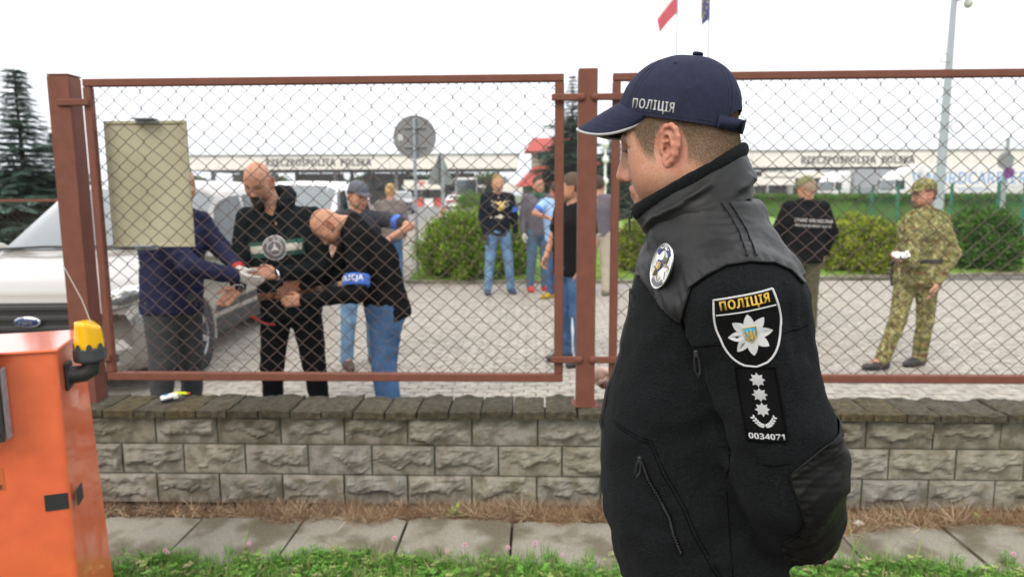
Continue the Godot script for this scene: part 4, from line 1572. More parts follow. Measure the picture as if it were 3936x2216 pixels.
	car("off_roader", "silver off-roader with dark bumper facing us on the far road", "car", Vector3(-9.05, 0, -58.0), 0.12, h3, M.silver_paint, {"windscreen": [1.05, 0.25], "windows": [[0.6, -0.4, -0.3, 0.0], [-0.5, -1.4, 0.0, 0.1]], "wheels": [1.45, -1.45], "grille": [0.55, 0.95], "bumper": M.trim, "wheel_r": 0.38})
	var h4 := Hull.new()
	h4.w = 0.9
	h4.tum = 0.78
	h4.st = [[2.25, 0.6, 0.7, 0.88], [2.1, 0.75, 0.84, 0.96], [1.0, 0.9, 1.0, 1.0], [0.2, 0.95, 1.4, 1.0], [-0.4, 0.96, 1.47, 1.0], [-1.2, 0.97, 1.38, 0.99], [-1.85, 0.95, 1.06, 0.97], [-2.2, 0.85, 1.0, 0.94], [-2.25, 0.6, 0.7, 0.92]]
	o = car("saloon_car", "white saloon car driving away on the far road beside the hedge", "car", Vector3(-6.2, 0, -78.0), PI, h4, white, {"windscreen": [0.95, 0.25], "windows": [[0.5, -0.3, -0.3, 0.0], [-0.4, -1.1, 0.0, 0.25]], "wheels": [1.4, -1.4], "tall_tail": false})
	mb = MB.new()
	mb.box(Vector3(0, 0.83, -2.27), Vector3(1.62, 0.16, 0.03), 0.01)
	put("tail_light_bar", mb, mat(0.45, 0.02, 0.03, 0.3), o)
	mb = MB.new()
	mb.box(Vector3(0, 1.2, -1.66), Vector3(1.2, 0.42, 0.02), 0.004, Basis(Vector3.RIGHT, 0.98))
	put("rear_window", mb, M.glass, o)
	# coach under the canopy
	o = thing("coach", "grey and red coach facing us under the far left canopy", "bus", Vector3(-5.1, 0, -80.0), 0.12)
	var red := mat(0.38, 0.035, 0.03, 0.35)
	mb = MB.new()
	mb.sm = 0
	mb.box(Vector3(0, 1.85, -6.0), Vector3(2.5, 3.0, 12.0), 0.12)
	put("body", mb, mat(0.3, 0.3, 0.31, 0.35), o)
	mb = MB.new()
	mb.box(Vector3(0, 2.25, 0.02), Vector3(2.2, 1.75, 0.06), 0.1)
	put("windscreen", mb, M.windscreen, o)
	mb = MB.new()
	mb.box(Vector3(0, 0.7, 0.03), Vector3(2.46, 0.75, 0.1), 0.05)
	put("front_panel", mb, red, o)
	mb = MB.new()
	mb.box(Vector3(0, 3.22, 0.03), Vector3(2.2, 0.25, 0.08), 0.05)
	put("destination_box", mb, M.white, o)
	for sd in [1.0, -1.0]:
		mb = MB.new()
		mb.box(Vector3(0.9 * sd, 0.75, 0.09), Vector3(0.4, 0.18, 0.05), 0.04)
		put("headlight", mb, M.lamp_glass, o)
		mb = MB.new()
		mb.sm = 0
		mb.tube([Vector3(1.1 * sd, 3.1, 0.05), Vector3(1.4 * sd, 3.0, 0.4), Vector3(1.42 * sd, 2.5, 0.42)], 0.06, 6)
		put("mirror_arm", mb, M.black, o)
		mb = MB.new()
		mb.box(Vector3(1.255 * sd, 2.3, -6.0), Vector3(0.02, 1.0, 11.4), 0.005)
		put("side_glazing", mb, M.glass, o)
		mb = MB.new()
		mb.box(Vector3(1.255 * sd, 1.0, -6.0), Vector3(0.02, 1.2, 11.6), 0.005)
		put("side_panel", mb, red, o)
		for z in [-2.2, -9.0]: wheel(o, Vector3(1.15 * sd, 0.48, z), 0.48, sd)
	lorry("grey curtain lorry with white cab beyond the green fence", Vector3(34.3, 0, -77.0), 1.9 - PI, mat(0.32, 0.33, 0.35, 0.6), "", white)
	lorry("white lorry whose trailer carries blue lettering, at the right edge", Vector3(34.6, 0, -65.2), 1.62 - PI, mat(0.72, 0.71, 0.69, 0.6), "NORDCARRIER", white)

func lorry(label: String, at: Vector3, yaw: float, sheet: Material, words: String, cabp: Material) -> void:
	# z forward, the front of the cab at the origin
	var o := thing("lorry", label, "truck", at, yaw)
	var mb := MB.new()
	mb.sm = FLAT
	var prof := PackedVector2Array([Vector2(0, 0.55), Vector2(0.02, 1.6), Vector2(-0.12, 2.7), Vector2(-0.75, 3.3), Vector2(-1.9, 3.75), Vector2(-2.1, 3.75), Vector2(-2.15, 0.55)])
	mb.prism(prof, 2.46, Transform3D(Basis(Vector3(0, 0, 1), Vector3(0, 1, 0), Vector3(-1, 0, 0)), Vector3(1.23, 0, 0)))
	put("cab", mb, cabp, o)
	mb = MB.new()
	mb.box(Vector3(0, 2.15, -0.03), Vector3(2.2, 0.95, 0.1), 0.05, Basis(Vector3.RIGHT, -0.12))
	put("windscreen", mb, M.windscreen, o)
	mb = MB.new()
	mb.box(Vector3(0, 1.15, 0.03), Vector3(1.7, 0.6, 0.06), 0.03)
	put("grille", mb, M.trim, o)
	for sd in [1.0, -1.0]:
		mb = MB.new()
		mb.prism(PackedVector2Array([Vector2(-0.2, 1.75), Vector2(-0.28, 2.55), Vector2(-0.95, 2.55), Vector2(-1.0, 1.75)]), 0.02, Transform3D(Basis(Vector3(0, 0, 1), Vector3(0, 1, 0), Vector3(-1, 0, 0)), Vector3(1.24 if sd > 0 else -1.22, 0, 0)))
		put("side_window", mb, M.glass, o)
		mb = MB.new()
		mb.box(Vector3(1.38 * sd, 2.3, -0.1), Vector3(0.2, 0.7, 0.16), 0.04)
		put("mirror", mb, M.black, o)
		for z in [-1.2, -4.6, -11.3, -12.6, -13.9]:
			wheel(o, Vector3(1.08 * sd, 0.5, z), 0.5, sd)
		mb = MB.new()
		mb.box(Vector3(1.2 * sd, 0.85, -8.2), Vector3(0.05, 0.4, 5.0), 0.01)
		put("side_guard", mb, M.galv, o)
	mb = MB.new()
	mb.box(Vector3(0, 0.95, -8.2), Vector3(1.0, 0.25, 12.8), 0.02)
	put("chassis", mb, M.trim, o)
	mb = MB.new()
	mb.sm = FLAT
	mb.box(Vector3(0, 2.58, -9.4), Vector3(2.5, 2.8, 13.4), 0.03)
	put("trailer_box", mb, sheet, o)
	mb = MB.new()
	mb.box(Vector3(0, 1.16, -9.4), Vector3(2.54, 0.14, 13.44), 0.02)
	put("trailer_rail", mb, M.galv, o)
	if words:
		var tm := put("trailer_lettering", text_mesh("V" + " " + words, 1.05, 0.01, false), mat(0.12, 0.3, 0.6, 0.6), o)
		# on the left side, read from outside
		tm.rotation.y = PI / 2
		tm.position = Vector3(1.262, 2.75, -7.0)
		tm = put("trailer_small_print", text_mesh("www.nordcarrier.com", 0.22, 0.01, false), mat(0.12, 0.3, 0.6, 0.6), o)
		tm.rotation.y = PI / 2
		tm.position = Vector3(1.262, 1.75, -7.5)

# ---------------------------------------------------------------- the place behind the yard
func leafy(mb: MB, n: int, r: float, l: float, w: float, rd: RandomNumberGenerator, up := 0.3) -> void:
	# a clump of leaves
	for i in n:
		var d := Vector3(rd.randf_range(-1, 1), rd.randf_range(-1, 1), rd.randf_range(-1, 1)).normalized()
		var q := d * r * sqrt(rd.randf())
		var dir := (d + Vector3(0, up, 0) + Vector3(rd.randf_range(-0.5, 0.5), rd.randf_range(-0.5, 0.5), rd.randf_range(-0.5, 0.5))).normalized()
		var k := rd.randf_range(0.75, 1.2)
		mb.col = Color(k, k, k)
		var u := dir.cross(Vector3(rd.randf_range(-1, 1), rd.randf_range(-1, 1), rd.randf_range(-1, 1))).normalized()
		leaflet(mb, q, dir, u, l * rd.randf_range(0.7, 1.3), w)

func bush(called: String, label: String, at: Vector3, size: Vector3, col: Color, tip: Color, n: int, group := "") -> void:
	# size: half width, height, half depth
	var o := thing(called, label, "bush", at, 0.0, group)
	var rd := RandomNumberGenerator.new()
	rd.seed = int(at.x * 131 + at.z * 17) + 5
	var mb := MB.new()
	leafy(mb, 22, 0.07, 0.075, 0.022, rd, 0.5)
	var clump := mb.mesh()
	var nz := noise(int(at.x * 10) + 40, 2.2, 3)
	var xs := []
	var cs := []
	for i in n:
		var d := Vector3(rd.randf_range(-1, 1), rd.randf_range(-0.35, 1), rd.randf_range(-1, 1)).normalized()
		var lump := 1.0 + 0.28 * nz.get_noise_3dv(d * 1.4)
		var t := pow(rd.randf(), 0.35)
		var q := Vector3(d.x * size.x, 0.0, d.z * size.z) * lump * t
		q.y = size.y * (0.34 + 0.66 * d.y * t * lump)
		if q.y < 0.04: q.y = rd.randf_range(0.03, 0.2)
		var dir := (d + Vector3(0, 0.5, 0)).normalized()
		var sx := dir.cross(Vector3(0.3, 0.1, 1)).normalized()
		var k := rd.randf_range(0.75, 1.2)
		xs.append(Transform3D(Basis(sx, dir, sx.cross(dir)).rotated(dir, rd.randf() * TAU).scaled(Vector3.ONE * rd.randf_range(0.8, 1.4)), q))
		var c := col.lerp(tip, clampf(nz.get_noise_3dv(q * 1.7) * 1.3 + 0.45 + rd.randf_range(-0.25, 0.25), 0, 1))
		cs.append(Color(c.r * k, c.g * k, c.b * k))
	multi("foliage", clump, M.leaf, xs, cs, o)
	mb = MB.new()
	mb.sm = 0
	for i in 14:
		var d := Vector3(rd.randf_range(-1, 1), rd.randf_range(0.3, 1), rd.randf_range(-1, 1)).normalized()
		mb.tube([Vector3(d.x * 0.05, 0, d.z * 0.05), Vector3(d.x * size.x, d.y * size.y, d.z * size.z) * 0.45, Vector3(d.x * size.x, d.y * size.y, d.z * size.z) * 0.8], [0.02, 0.014, 0.005], 5)
	put("branches", mb, M.bark, o)

func spruce(label: String, at: Vector3, h: float, r: float, col: Color, seed_: int) -> void:
	var o := thing("spruce_tree", label, "tree", at)
	var rd := RandomNumberGenerator.new()
	rd.seed = seed_
	var mb := MB.new()
	mb.sm = 0
	mb.tube([Vector3(0, 0, 0), Vector3(0.01, h * 0.5, 0), Vector3(0, h, 0)], [h * 0.02, h * 0.012, 0.008], 8)
	put("trunk", mb, M.bark, o)
	mb = MB.new()
	var bl := MB.new()
	bl.sm = 0
	# a flat spray of needled twigs
	for i in 40:
		var t := i / 39.0
		var sd := 1.0 if i % 2 else -1.0
		mb.col = Color(1, 1, 1) * rd.randf_range(0.8, 1.25)
		leaflet(mb, Vector3(0, 0, t * 0.3), Vector3(sd * 0.8, rd.randf_range(-0.2, 0.35), 0.7).normalized(), Vector3(0, 1, 0), 0.11 * (1.15 - t * 0.7), 0.027)
	mb.col = Color(1.2, 1.2, 1.2)
	leaflet(mb, Vector3(0, 0, 0.28), Vector3(0, 0.1, 1).normalized(), Vector3(0, 1, 0), 0.12, 0.025)
	var spray := mb.mesh()
	var xs := []
	var cs := []
	var y := h * 0.08
	while y < h * 0.985:
		var t := y / h
		var reach := r * pow(1.0 - t, 1.2) * rd.randf_range(0.7, 1.15) + 0.05
		var n := int(6 + 5 * (1.0 - t))
		var ph := rd.randf() * TAU
		for k in n:
			var a := ph + TAU * k / n + rd.randf_range(-0.25, 0.25)
			var out := Vector3(sin(a), 0, cos(a))
			var ln := reach * rd.randf_range(0.55, 1.15)
			var base := Vector3(0, y, 0)
			var tip := base + out * ln + Vector3(0, ln * (0.18 - 0.42 * (1.0 - t)), 0)
			bl.tube([base, base.lerp(tip, 0.6) + Vector3(0, -0.03 * ln, 0), tip], [0.012 + 0.01 * (1 - t), 0.008, 0.003], 4, false)
			var m := maxi(2, int(ln / 0.11 * minf(1.0, 4.5 / h + 0.35)))
			for j in m:
				var s := (j + 0.6) / m
				for q in 3:
					var p := base.lerp(tip, s) + Vector3(0, -0.03 * sin(s * PI), 0)
					var dir := (out.rotated(Vector3.UP, [0.0, 0.75, -0.75][q] + rd.randf_range(-0.2, 0.2)) + Vector3(0, rd.randf_range(-0.35, 0.15), 0)).normalized()
					var bs := Basis.looking_at(-dir, Vector3.UP)
					var sc := rd.randf_range(0.8, 1.25) * clampf(ln * 1.1, 0.5, 1.3) * (1.0 + 0.06 * h)
					xs.append(Transform3D(bs.scaled(Vector3.ONE * sc), p))
					var kk := rd.randf_range(0.7, 1.2)
					cs.append(Color(col.r * kk, col.g * kk, col.b * kk))
		y += h * 0.021 + 0.022
	put("limbs", bl, M.bark, o)
	multi("crown", spray, M.leaf, xs, cs, o)

func hedge(label: String, a: Vector3, b: Vector3, h: float, w: float, col: Color, n: int) -> void:
	var o := thing("hedge", label, "hedge", (a + b) / 2, 0.0)
	var rd := RandomNumberGenerator.new()
	rd.seed = int(a.x * 31) + 9
	var mb := MB.new()
	leafy(mb, 16, 0.2, 0.16, 0.07, rd, 0.4)
	var xs := []
	var cs := []
	var d := (b - a)
	var side := d.cross(Vector3.UP).normalized()
	for i in n:
		var t := rd.randf() - 0.5
		var f := rd.randf()
		var p := d * t + side * (w / 2 * (1.0 if f < 0.5 else -1.0 + 2.0 * rd.randf())) + Vector3(0, h * rd.randf() if f < 0.5 else h * rd.randf_range(0.9, 1.05), 0)
		xs.append(Transform3D(Basis(Vector3.UP, rd.randf() * TAU).scaled(Vector3.ONE * rd.randf_range(0.8, 1.4)), p))
		var k := rd.randf_range(0.7, 1.25)
		cs.append(Color(col.r * k, col.g * k, col.b * k))
	multi("foliage", mb.mesh(), M.leaf, xs, cs, o)
	mb = MB.new()
	mb.box(Vector3(0, h * 0.44, 0), Vector3(w * 0.75, h * 0.86, d.length() * 0.99), 0.1, Basis.looking_at(d.normalized(), Vector3.UP))
	put("twigs", mb, textured(mat(col.r, col.g, col.b, 0.95), null, 2.0, M.grain, 3.0), o)

func pole(mb: MB, x: float, z: float, h: float, r0: float, r1: float) -> void:
	mb.sm = 0
	mb.tube([Vector3(x, 0, z), Vector3(x, h, z)], [r0, r1], 14)

func background() -> void:
	var mb := MB.new()
	# lawn with its kerb, the footpath along it
	var lawn := PackedVector2Array([Vector2(-1.85, 12.62), Vector2(2.0, 12.5), Vector2(9.9, 13.4), Vector2(30, 15.5), Vector2(60, 46), Vector2(-2.0, 62), Vector2(-3.6, 44), Vector2(-2.6, 22)])
	mb.prism(lawn, 0.06, Transform3D(Basis(Vector3.RIGHT, -PI / 2), Vector3(0, 0.0, 0)))
	setting("lawn", mb, M.lawn)
	var kerbm := MB.new()
	var kp := [Vector2(-2.5, 22), Vector2(-1.9, 12.56), Vector2(2.0, 12.44), Vector2(9.9, 13.34), Vector2(30, 15.44)]
	for i in 4:
		var a: Vector2 = kp[i]
		var b: Vector2 = kp[i + 1]
		var d := b - a
		kerbm.box(Vector3((a.x + b.x) / 2, 0.03, -(a.y + b.y) / 2), Vector3(d.length() - 0.02, 0.075, 0.08), 0.01, Basis(Vector3.UP, atan2(d.y, d.x)))
	setting("kerb", kerbm, M.slab)
	mb = MB.new()
	mb.prism(PackedVector2Array([Vector2(-1.95, 13.0), Vector2(-2.7, 22), Vector2(-3.7, 44), Vector2(-2.1, 62), Vector2(-3.6, 62), Vector2(-5.2, 44), Vector2(-4.0, 22), Vector2(-3.3, 13.0)]), 0.012, Transform3D(Basis(Vector3.RIGHT, -PI / 2), Vector3(0, 0, 0)))
	setting("footpath", mb, M.slab)
	mb = MB.new()
	for i in 6: blade(rng.randf_range(0.05, 0.1), 0.008, rng.randf_range(0.2, 0.9), mb, Vector3(rng.randf_range(-0.04, 0.04), 0, rng.randf_range(-0.04, 0.04)), rng.randf() * TAU, Color(1, 1, 1))
	var tuft := mb.mesh()
	var xs := []
	var cs := []
	for i in 26000:
		var z := -12.6 - pow(rng.randf(), 1.6) * 14.0
		var x := rng.randf_range(-2.0, 14.5)
		if not Geometry2D.is_point_in_polygon(Vector2(x, -z), lawn): continue
		xs.append(Transform3D(Basis(Vector3.UP, rng.randf() * TAU).scaled(Vector3.ONE * rng.randf_range(0.6, 1.1)), Vector3(x, 0.058, z)))
		var k := rng.randf_range(0.8, 1.2)
		cs.append(Color(0.25 * k, 0.37 * k, 0.085 * k))
	tag(multi("lawn_grass", tuft, M.leaf, xs, cs), "short mown grass of the lawn behind the yard", "grass")
	# bushes
	bush("round_bush", "broad green juniper bush behind the man in the skull sweater", Vector3(-0.7, 0.05, -13.35), Vector3(1.05, 1.2, 0.95), Color(0.085, 0.17, 0.022), Color(0.28, 0.38, 0.05), 3200)
	bush("round_bush", "yellow green bush just left of the officer's chest", Vector3(2.75, 0.05, -13.8), Vector3(0.68, 1.0, 0.6), Color(0.12, 0.18, 0.025), Color(0.36, 0.4, 0.055), 1700)
	bush("round_bush", "yellow green thuja bush between the border guard and the soldier", Vector3(6.85, 0.05, -13.75), Vector3(0.8, 1.08, 0.75), Color(0.1, 0.16, 0.022), Color(0.36, 0.39, 0.05), 2300)
	bush("round_bush", "dark green dense bush right of the soldier", Vector3(9.4, 0.05, -14.0), Vector3(0.68, 1.22, 0.7), Color(0.04, 0.105, 0.022), Color(0.1, 0.21, 0.035), 2400)
	bush("round_bush", "small bright green bush by the far road, left of the skull sweater", Vector3(-3.35, 0.05, -58.0), Vector3(1.4, 1.7, 1.0), Color(0.09, 0.18, 0.02), Color(0.2, 0.33, 0.05), 900)
	hedge("dark green hedge behind the wire fence at the right", Vector3(26.5, 0, -29.0), Vector3(16.2, 0, -46.0), 1.25, 1.2, Color(0.09, 0.18, 0.032), 3000)
	hedge("green hedge across the far lawn behind the officer", Vector3(16.2, 0, -46.4), Vector3(5.2, 0, -47.5), 1.15, 1.2, Color(0.15, 0.26, 0.04), 2000)
	# trees
	spruce("blue green spruce with thin top at the left edge", Vector3(-10.05, 0, -14.6), 4.25, 1.75, Color(0.12, 0.2, 0.165), 3)
	spruce("lower blue spruce beside the left gate post", Vector3(-10.6, 0, -16.6), 3.1, 1.8, Color(0.13, 0.2, 0.17), 4)
	spruce("tall blue spruce behind the gate post, before the red roofed house", Vector3(3.5, 0, -41.0), 8.3, 3.3, Color(0.13, 0.21, 0.17), 5)
	spruce("shorter spruce right of the gate post, by the white pole", Vector3(6.2, 0, -44.0), 6.4, 2.2, Color(0.12, 0.21, 0.15), 6)
	var rd := RandomNumberGenerator.new()
	rd.seed = 12
	var tm := MB.new()
	leafy(tm, 26, 0.6, 0.5, 0.3, rd, 0.2)
	var tl := tm.mesh()
	for k in 11:
		var x := -62.0 + k * 7.2 + rd.randf_range(-2, 2)
		if k > 8: x += 40.0
		var th := rd.randf_range(4.2, 5.6)
		var o := thing("broadleaf_tree", "", "tree", Vector3(x, 0, -124.0 + rd.randf_range(-4, 4)), 0.0, "trees beyond the border canopy")
		o.set_meta("label", "broadleaved tree seen through the dark gap under the border canopy")
		mb = MB.new()
		mb.sm = 0
		mb.tube([Vector3.ZERO, Vector3(0.1, th * 0.5, 0), Vector3(0, th * 0.85, 0)], [0.22, 0.15, 0.05], 8)
		put("trunk", mb, M.bark, o)
		xs = []
		cs = []
		for i in 240:
			var d := Vector3(rd.randf_range(-1, 1), rd.randf_range(-0.9, 1), rd.randf_range(-1, 1)).normalized() * pow(rd.randf(), 0.4)
			xs.append(Transform3D(Basis(Vector3.UP, rd.randf() * TAU), Vector3(d.x * 3.4, th * 0.55 + d.y * th * 0.45, d.z * 2.4)))
			var kk := rd.randf_range(0.6, 1.2)
			cs.append(Color(0.1 * kk, 0.16 * kk, 0.035 * kk))
		multi("crown", tl, M.leaf, xs, cs, o)
	# road signs seen from behind
	var o := thing("road_sign", "round grey back of a road sign on a pole, left of the round bush", "road sign", Vector3(-1.84, 0, -13.55))
	mb = MB.new()
	pole(mb, 0, 0, 3.05, 0.032, 0.032)
	put("post", mb, M.galv, o)
	mb = MB.new()
	mb.sm = FLAT
	mb.lathe([Vector2(0.001, 0), Vector2(0.405, 0), Vector2(0.41, 0.012), Vector2(0.405, 0.022), Vector2(0.39, 0.012), Vector2(0.001, 0.012)], 40, Transform3D(Basis(Vector3.RIGHT, PI / 2), Vector3(0, 2.68, -0.06)))
	put("disc", mb, mat(0.2, 0.205, 0.21, 0.5, 0.3), o)
	for y in [2.86, 2.5]:
		mb = MB.new()
		mb.box(Vector3(0, y, -0.02), Vector3(0.42, 0.03, 0.03), 0.004)
		put("clamp", mb, mat(0.24, 0.25, 0.26, 0.5, 0.3), o)
	mb = MB.new()
	mb.box(Vector3(-0.27, 2.68, -0.032), Vector3(0.1, 0.13, 0.002))
	put("sticker", mb, mat(0.45, 0.45, 0.44), o)
	o = thing("road_sign", "triangular road sign seen edgeways from behind on a grey pole with orange reflector", "road sign", Vector3(-1.74, 0, -17.9), 0.9)
	mb = MB.new()
	pole(mb, 0, 0, 2.6, 0.05, 0.05)
	put("post", mb, M.galv, o)
	mb = MB.new()
	var tp := PackedVector2Array()
	for k in 3:
		for i in 5:
			var a := PI / 2 + TAU * k / 3 + (i - 2) * 0.28
			tp.append(Vector2(cos(PI / 2 + TAU * k / 3), sin(PI / 2 + TAU * k / 3)) * 0.46 + Vector2(cos(a), sin(a)) * 0.06)
	mb.prism(tp, 0.012, Transform3D(Basis(), Vector3(0, 2.12, -0.07)))
	put("plate", mb, mat(0.24, 0.245, 0.25, 0.5, 0.3), o)
	mb = MB.new()
	mb.box(Vector3(0, 1.2, 0.055), Vector3(0.07, 0.16, 0.02), 0.01)
	put("reflector", mb, mat(0.6, 0.22, 0.02, 0.3), o)
	# big camera mast at the right
	o = thing("camera_mast", "tall tapering grey mast with camera dome behind the soldier", "mast", Vector3(11.95, 0, -19.7))
	mb = MB.new()
	pole(mb, 0, 0, 6.78, 0.14, 0.078)
	put("shaft", mb, textured(mat(0.33, 0.37, 0.42, 0.55), null, 2.0, M.fine, 0.05), o)
	mb = MB.new()
	mb.sm = 0
	mb.tube([Vector3(0.04, 6.66, 0), Vector3(0.3, 6.74, 0.05), Vector3(0.46, 6.78, 0.05)], 0.025, 6)
	put("arm", mb, M.galv, o)
	mb = MB.new()
	mb.sm = 0
	mb.ball(Vector3(0.36, 6.6, 0.05), Vector3(0.12, 0.13, 0.12), 14, 8)
	put("camera_dome", mb, mat(0.5, 0.5, 0.47, 0.3), o)
	mb = MB.new()
	mb.box(Vector3(0.16, 7.0, 0.1), Vector3(0.42, 0.44, 0.3), 0.03)
	put("cabinet", mb, M.white, o)
	for q in [[5.18, -0.22, 0.13], [3.35, 0.26, 0.17]]:
		mb = MB.new()
		mb.sm = 0
		var pts := []
		for i in 15: pts.append(Vector3(q[1] + cos(TAU * i / 14) * q[2], q[0] + sin(TAU * i / 14) * q[2] * 0.9, 0.12 + 0.02 * (i % 2)))
		mb.tube(pts, 0.02, 5, false)
		put("cable_loop", mb, mat(0.4, 0.4, 0.37, 0.6), o)
	o = thing("sign_post", "thin grey pole with a dark round sign and a purple round sign at the right", "road sign", Vector3(18.0, 0, -25.8))
	mb = MB.new()
	pole(mb, 0, 0, 3.5, 0.09, 0.06)
	put("post", mb, M.galv, o)
	for k in 2:
		mb = MB.new()
		mb.sm = FLAT
		mb.lathe([Vector2(0.001, 0), Vector2([0.3, 0.2][k], 0), Vector2([0.3, 0.2][k], 0.02), Vector2(0.001, 0.02)], 28, Transform3D(Basis(Vector3.RIGHT, PI / 2), Vector3([-0.12, 0.02][k], [2.68, 2.25][k], 0.12 + 0.03 * k)))
		put("disc", mb, [mat(0.2, 0.21, 0.22, 0.5), mat(0.14, 0.04, 0.2, 0.4)][k], o)
	o = thing("white_pole", "thin white pole with small lamps before the spruce", "pole", Vector3(4.9, 0, -37.0))
	mb = MB.new()
	pole(mb, 0, 0, 4.9, 0.07, 0.06)
	put("shaft", mb, M.white, o)
	for y in [2.2, 3.3, 4.1]:
		mb = MB.new()
		mb.sm = 0
		mb.ball(Vector3(0, y, 0.1), Vector3(0.17, 0.2, 0.13), 10, 6)
		put("lamp_head", mb, M.white, o)
	# flags
	for k in 2:
		o = thing("flagpole", ["white flagpole with the white and red flag above the officer", "white flagpole with the dark blue flag above the officer"][k], "flagpole", Vector3([14.35, 17.1][k], 0, -62.8))
		mb = MB.new()
		pole(mb, 0, 0, 20.6, 0.1, 0.06)
		put("pole", mb, M.galv, o)
		for part in ([0, 1] if k == 0 else [2]):
			mb = MB.new()
			mb.sm = 0
			var v0: float = 0.5 if part == 1 else 0.0
			var v1: float = 0.5 if part == 0 else 1.0
			var f := func(u: float, v: float) -> Vector3:
				var sway := 0.16 * sin(u * 7.0 + v * 1.2)
				if k == 0: return Vector3(-0.08 - u * 1.75 + 0.55 * u * u * (v - 0.5), 20.0 - 3.2 * v - u * 2.1 + 1.5 * u * (v - 0.6) * 0.7, sway + 0.25 * u)
				return Vector3(-0.08 - u * 0.72 + 0.1 * sin(u * 6.0 + v), 19.9 - 3.4 * v * (1.0 - 0.25 * u) - u * 2.1, sway * 1.8 + 0.3 * u)
			for i in 16:
				for jv in 8:
					var a := lerpf(v0, v1, jv / 8.0)
					var b := lerpf(v0, v1, (jv + 1) / 8.0)
					mb.quad(f.call(i / 16.0, b), f.call(i / 16.0, a), f.call((i + 1) / 16.0, a), f.call((i + 1) / 16.0, b))
			var fm := [mat(0.75, 0.75, 0.76, 0.8), mat(0.5, 0.03, 0.06, 0.8), mat(0.025, 0.03, 0.2, 0.8)][part] as StandardMaterial3D
			fm.backlight_enabled = true
			fm.backlight = Color(0.35, 0.35, 0.35)
			put("flag_cloth", mb, fm, o)
			if k == 1:
				for i in 12:
					mb = MB.new()
					var ce: Vector3 = f.call(0.5 + 0.2 * sin(TAU * i / 12), 0.5 + 0.26 * cos(TAU * i / 12))
					star(mb, Transform3D(Basis(Vector3.UP, 0.2), ce + Vector3(0, 0, 0.04)), 0.14, 0.06, 5, 0.01)
					put("star", mb, mat(0.6, 0.45, 0.05, 0.7), o)
	# green wire fence
	o = thing("wire_fence", "green wire mesh fence on posts before the hedge", "fence", Vector3.ZERO)
	var green := mat(0.02, 0.14, 0.1, 0.6)
	var fp := [Vector3(13.3, 0, -16.6), Vector3(16.9, 0, -23.2), Vector3(19.0, 0, -27.5), Vector3(19.1, 0, -30.6), Vector3(18.2, 0, -33.2), Vector3(19.2, 0, -37.5), Vector3(20.4, 0, -41.4), Vector3(21.6, 0, -46.5)]
	for i in fp.size():
		mb = MB.new()
		mb.box(fp[i] + Vector3(0, 0.98, 0), Vector3(0.1, 1.96, 0.1), 0.01)
		put("post", mb, green, o)
		if i + 1 < fp.size():
			mb = MB.new()
			mb.sm = 0
			for k in 9: mb.tube([fp[i] + Vector3(0, 0.15 + k * 0.2, 0), fp[i + 1] + Vector3(0, 0.15 + k * 0.2, 0)], 0.006, 3, false)
			var n := int(fp[i].distance_to(fp[i + 1]) / 0.12)
			for k in n: mb.tube([fp[i].lerp(fp[i + 1], k / float(n)) + Vector3(0, 0.1, 0), fp[i].lerp(fp[i + 1], k / float(n)) + Vector3(0, 1.8, 0)], 0.003, 3, false)
			tag(put("mesh_panel", mb, green, o), "", "", "", "stuff")
	# brown fence at the far left
	o = thing("garden_fence", "low brown rail fence before the spruces at the left edge", "fence", Vector3(-9.6, 0, -12.6))
	for k in 3:
		mb = MB.new()
		mb.box(Vector3(-1.7 + k * 1.7, 0.78, 0), Vector3(0.07, 1.56, 0.07), 0.006)
		put("post", mb, M.brown, o)
	for y in [1.53, 0.35]:
		mb = MB.new()
		mb.box(Vector3(0, y, 0.04), Vector3(3.5, 0.045, 0.03), 0.005)
		put("rail", mb, M.brown, o)
	var wr := chain_wire(1.15, 0.12)
	for k in 56:
		var wn := put("wire", wr[k % 2], M.wire, o)
		wn.position = Vector3(-1.7 + k * 0.0605, 0.37, 0.0)
	canopies()
	house()

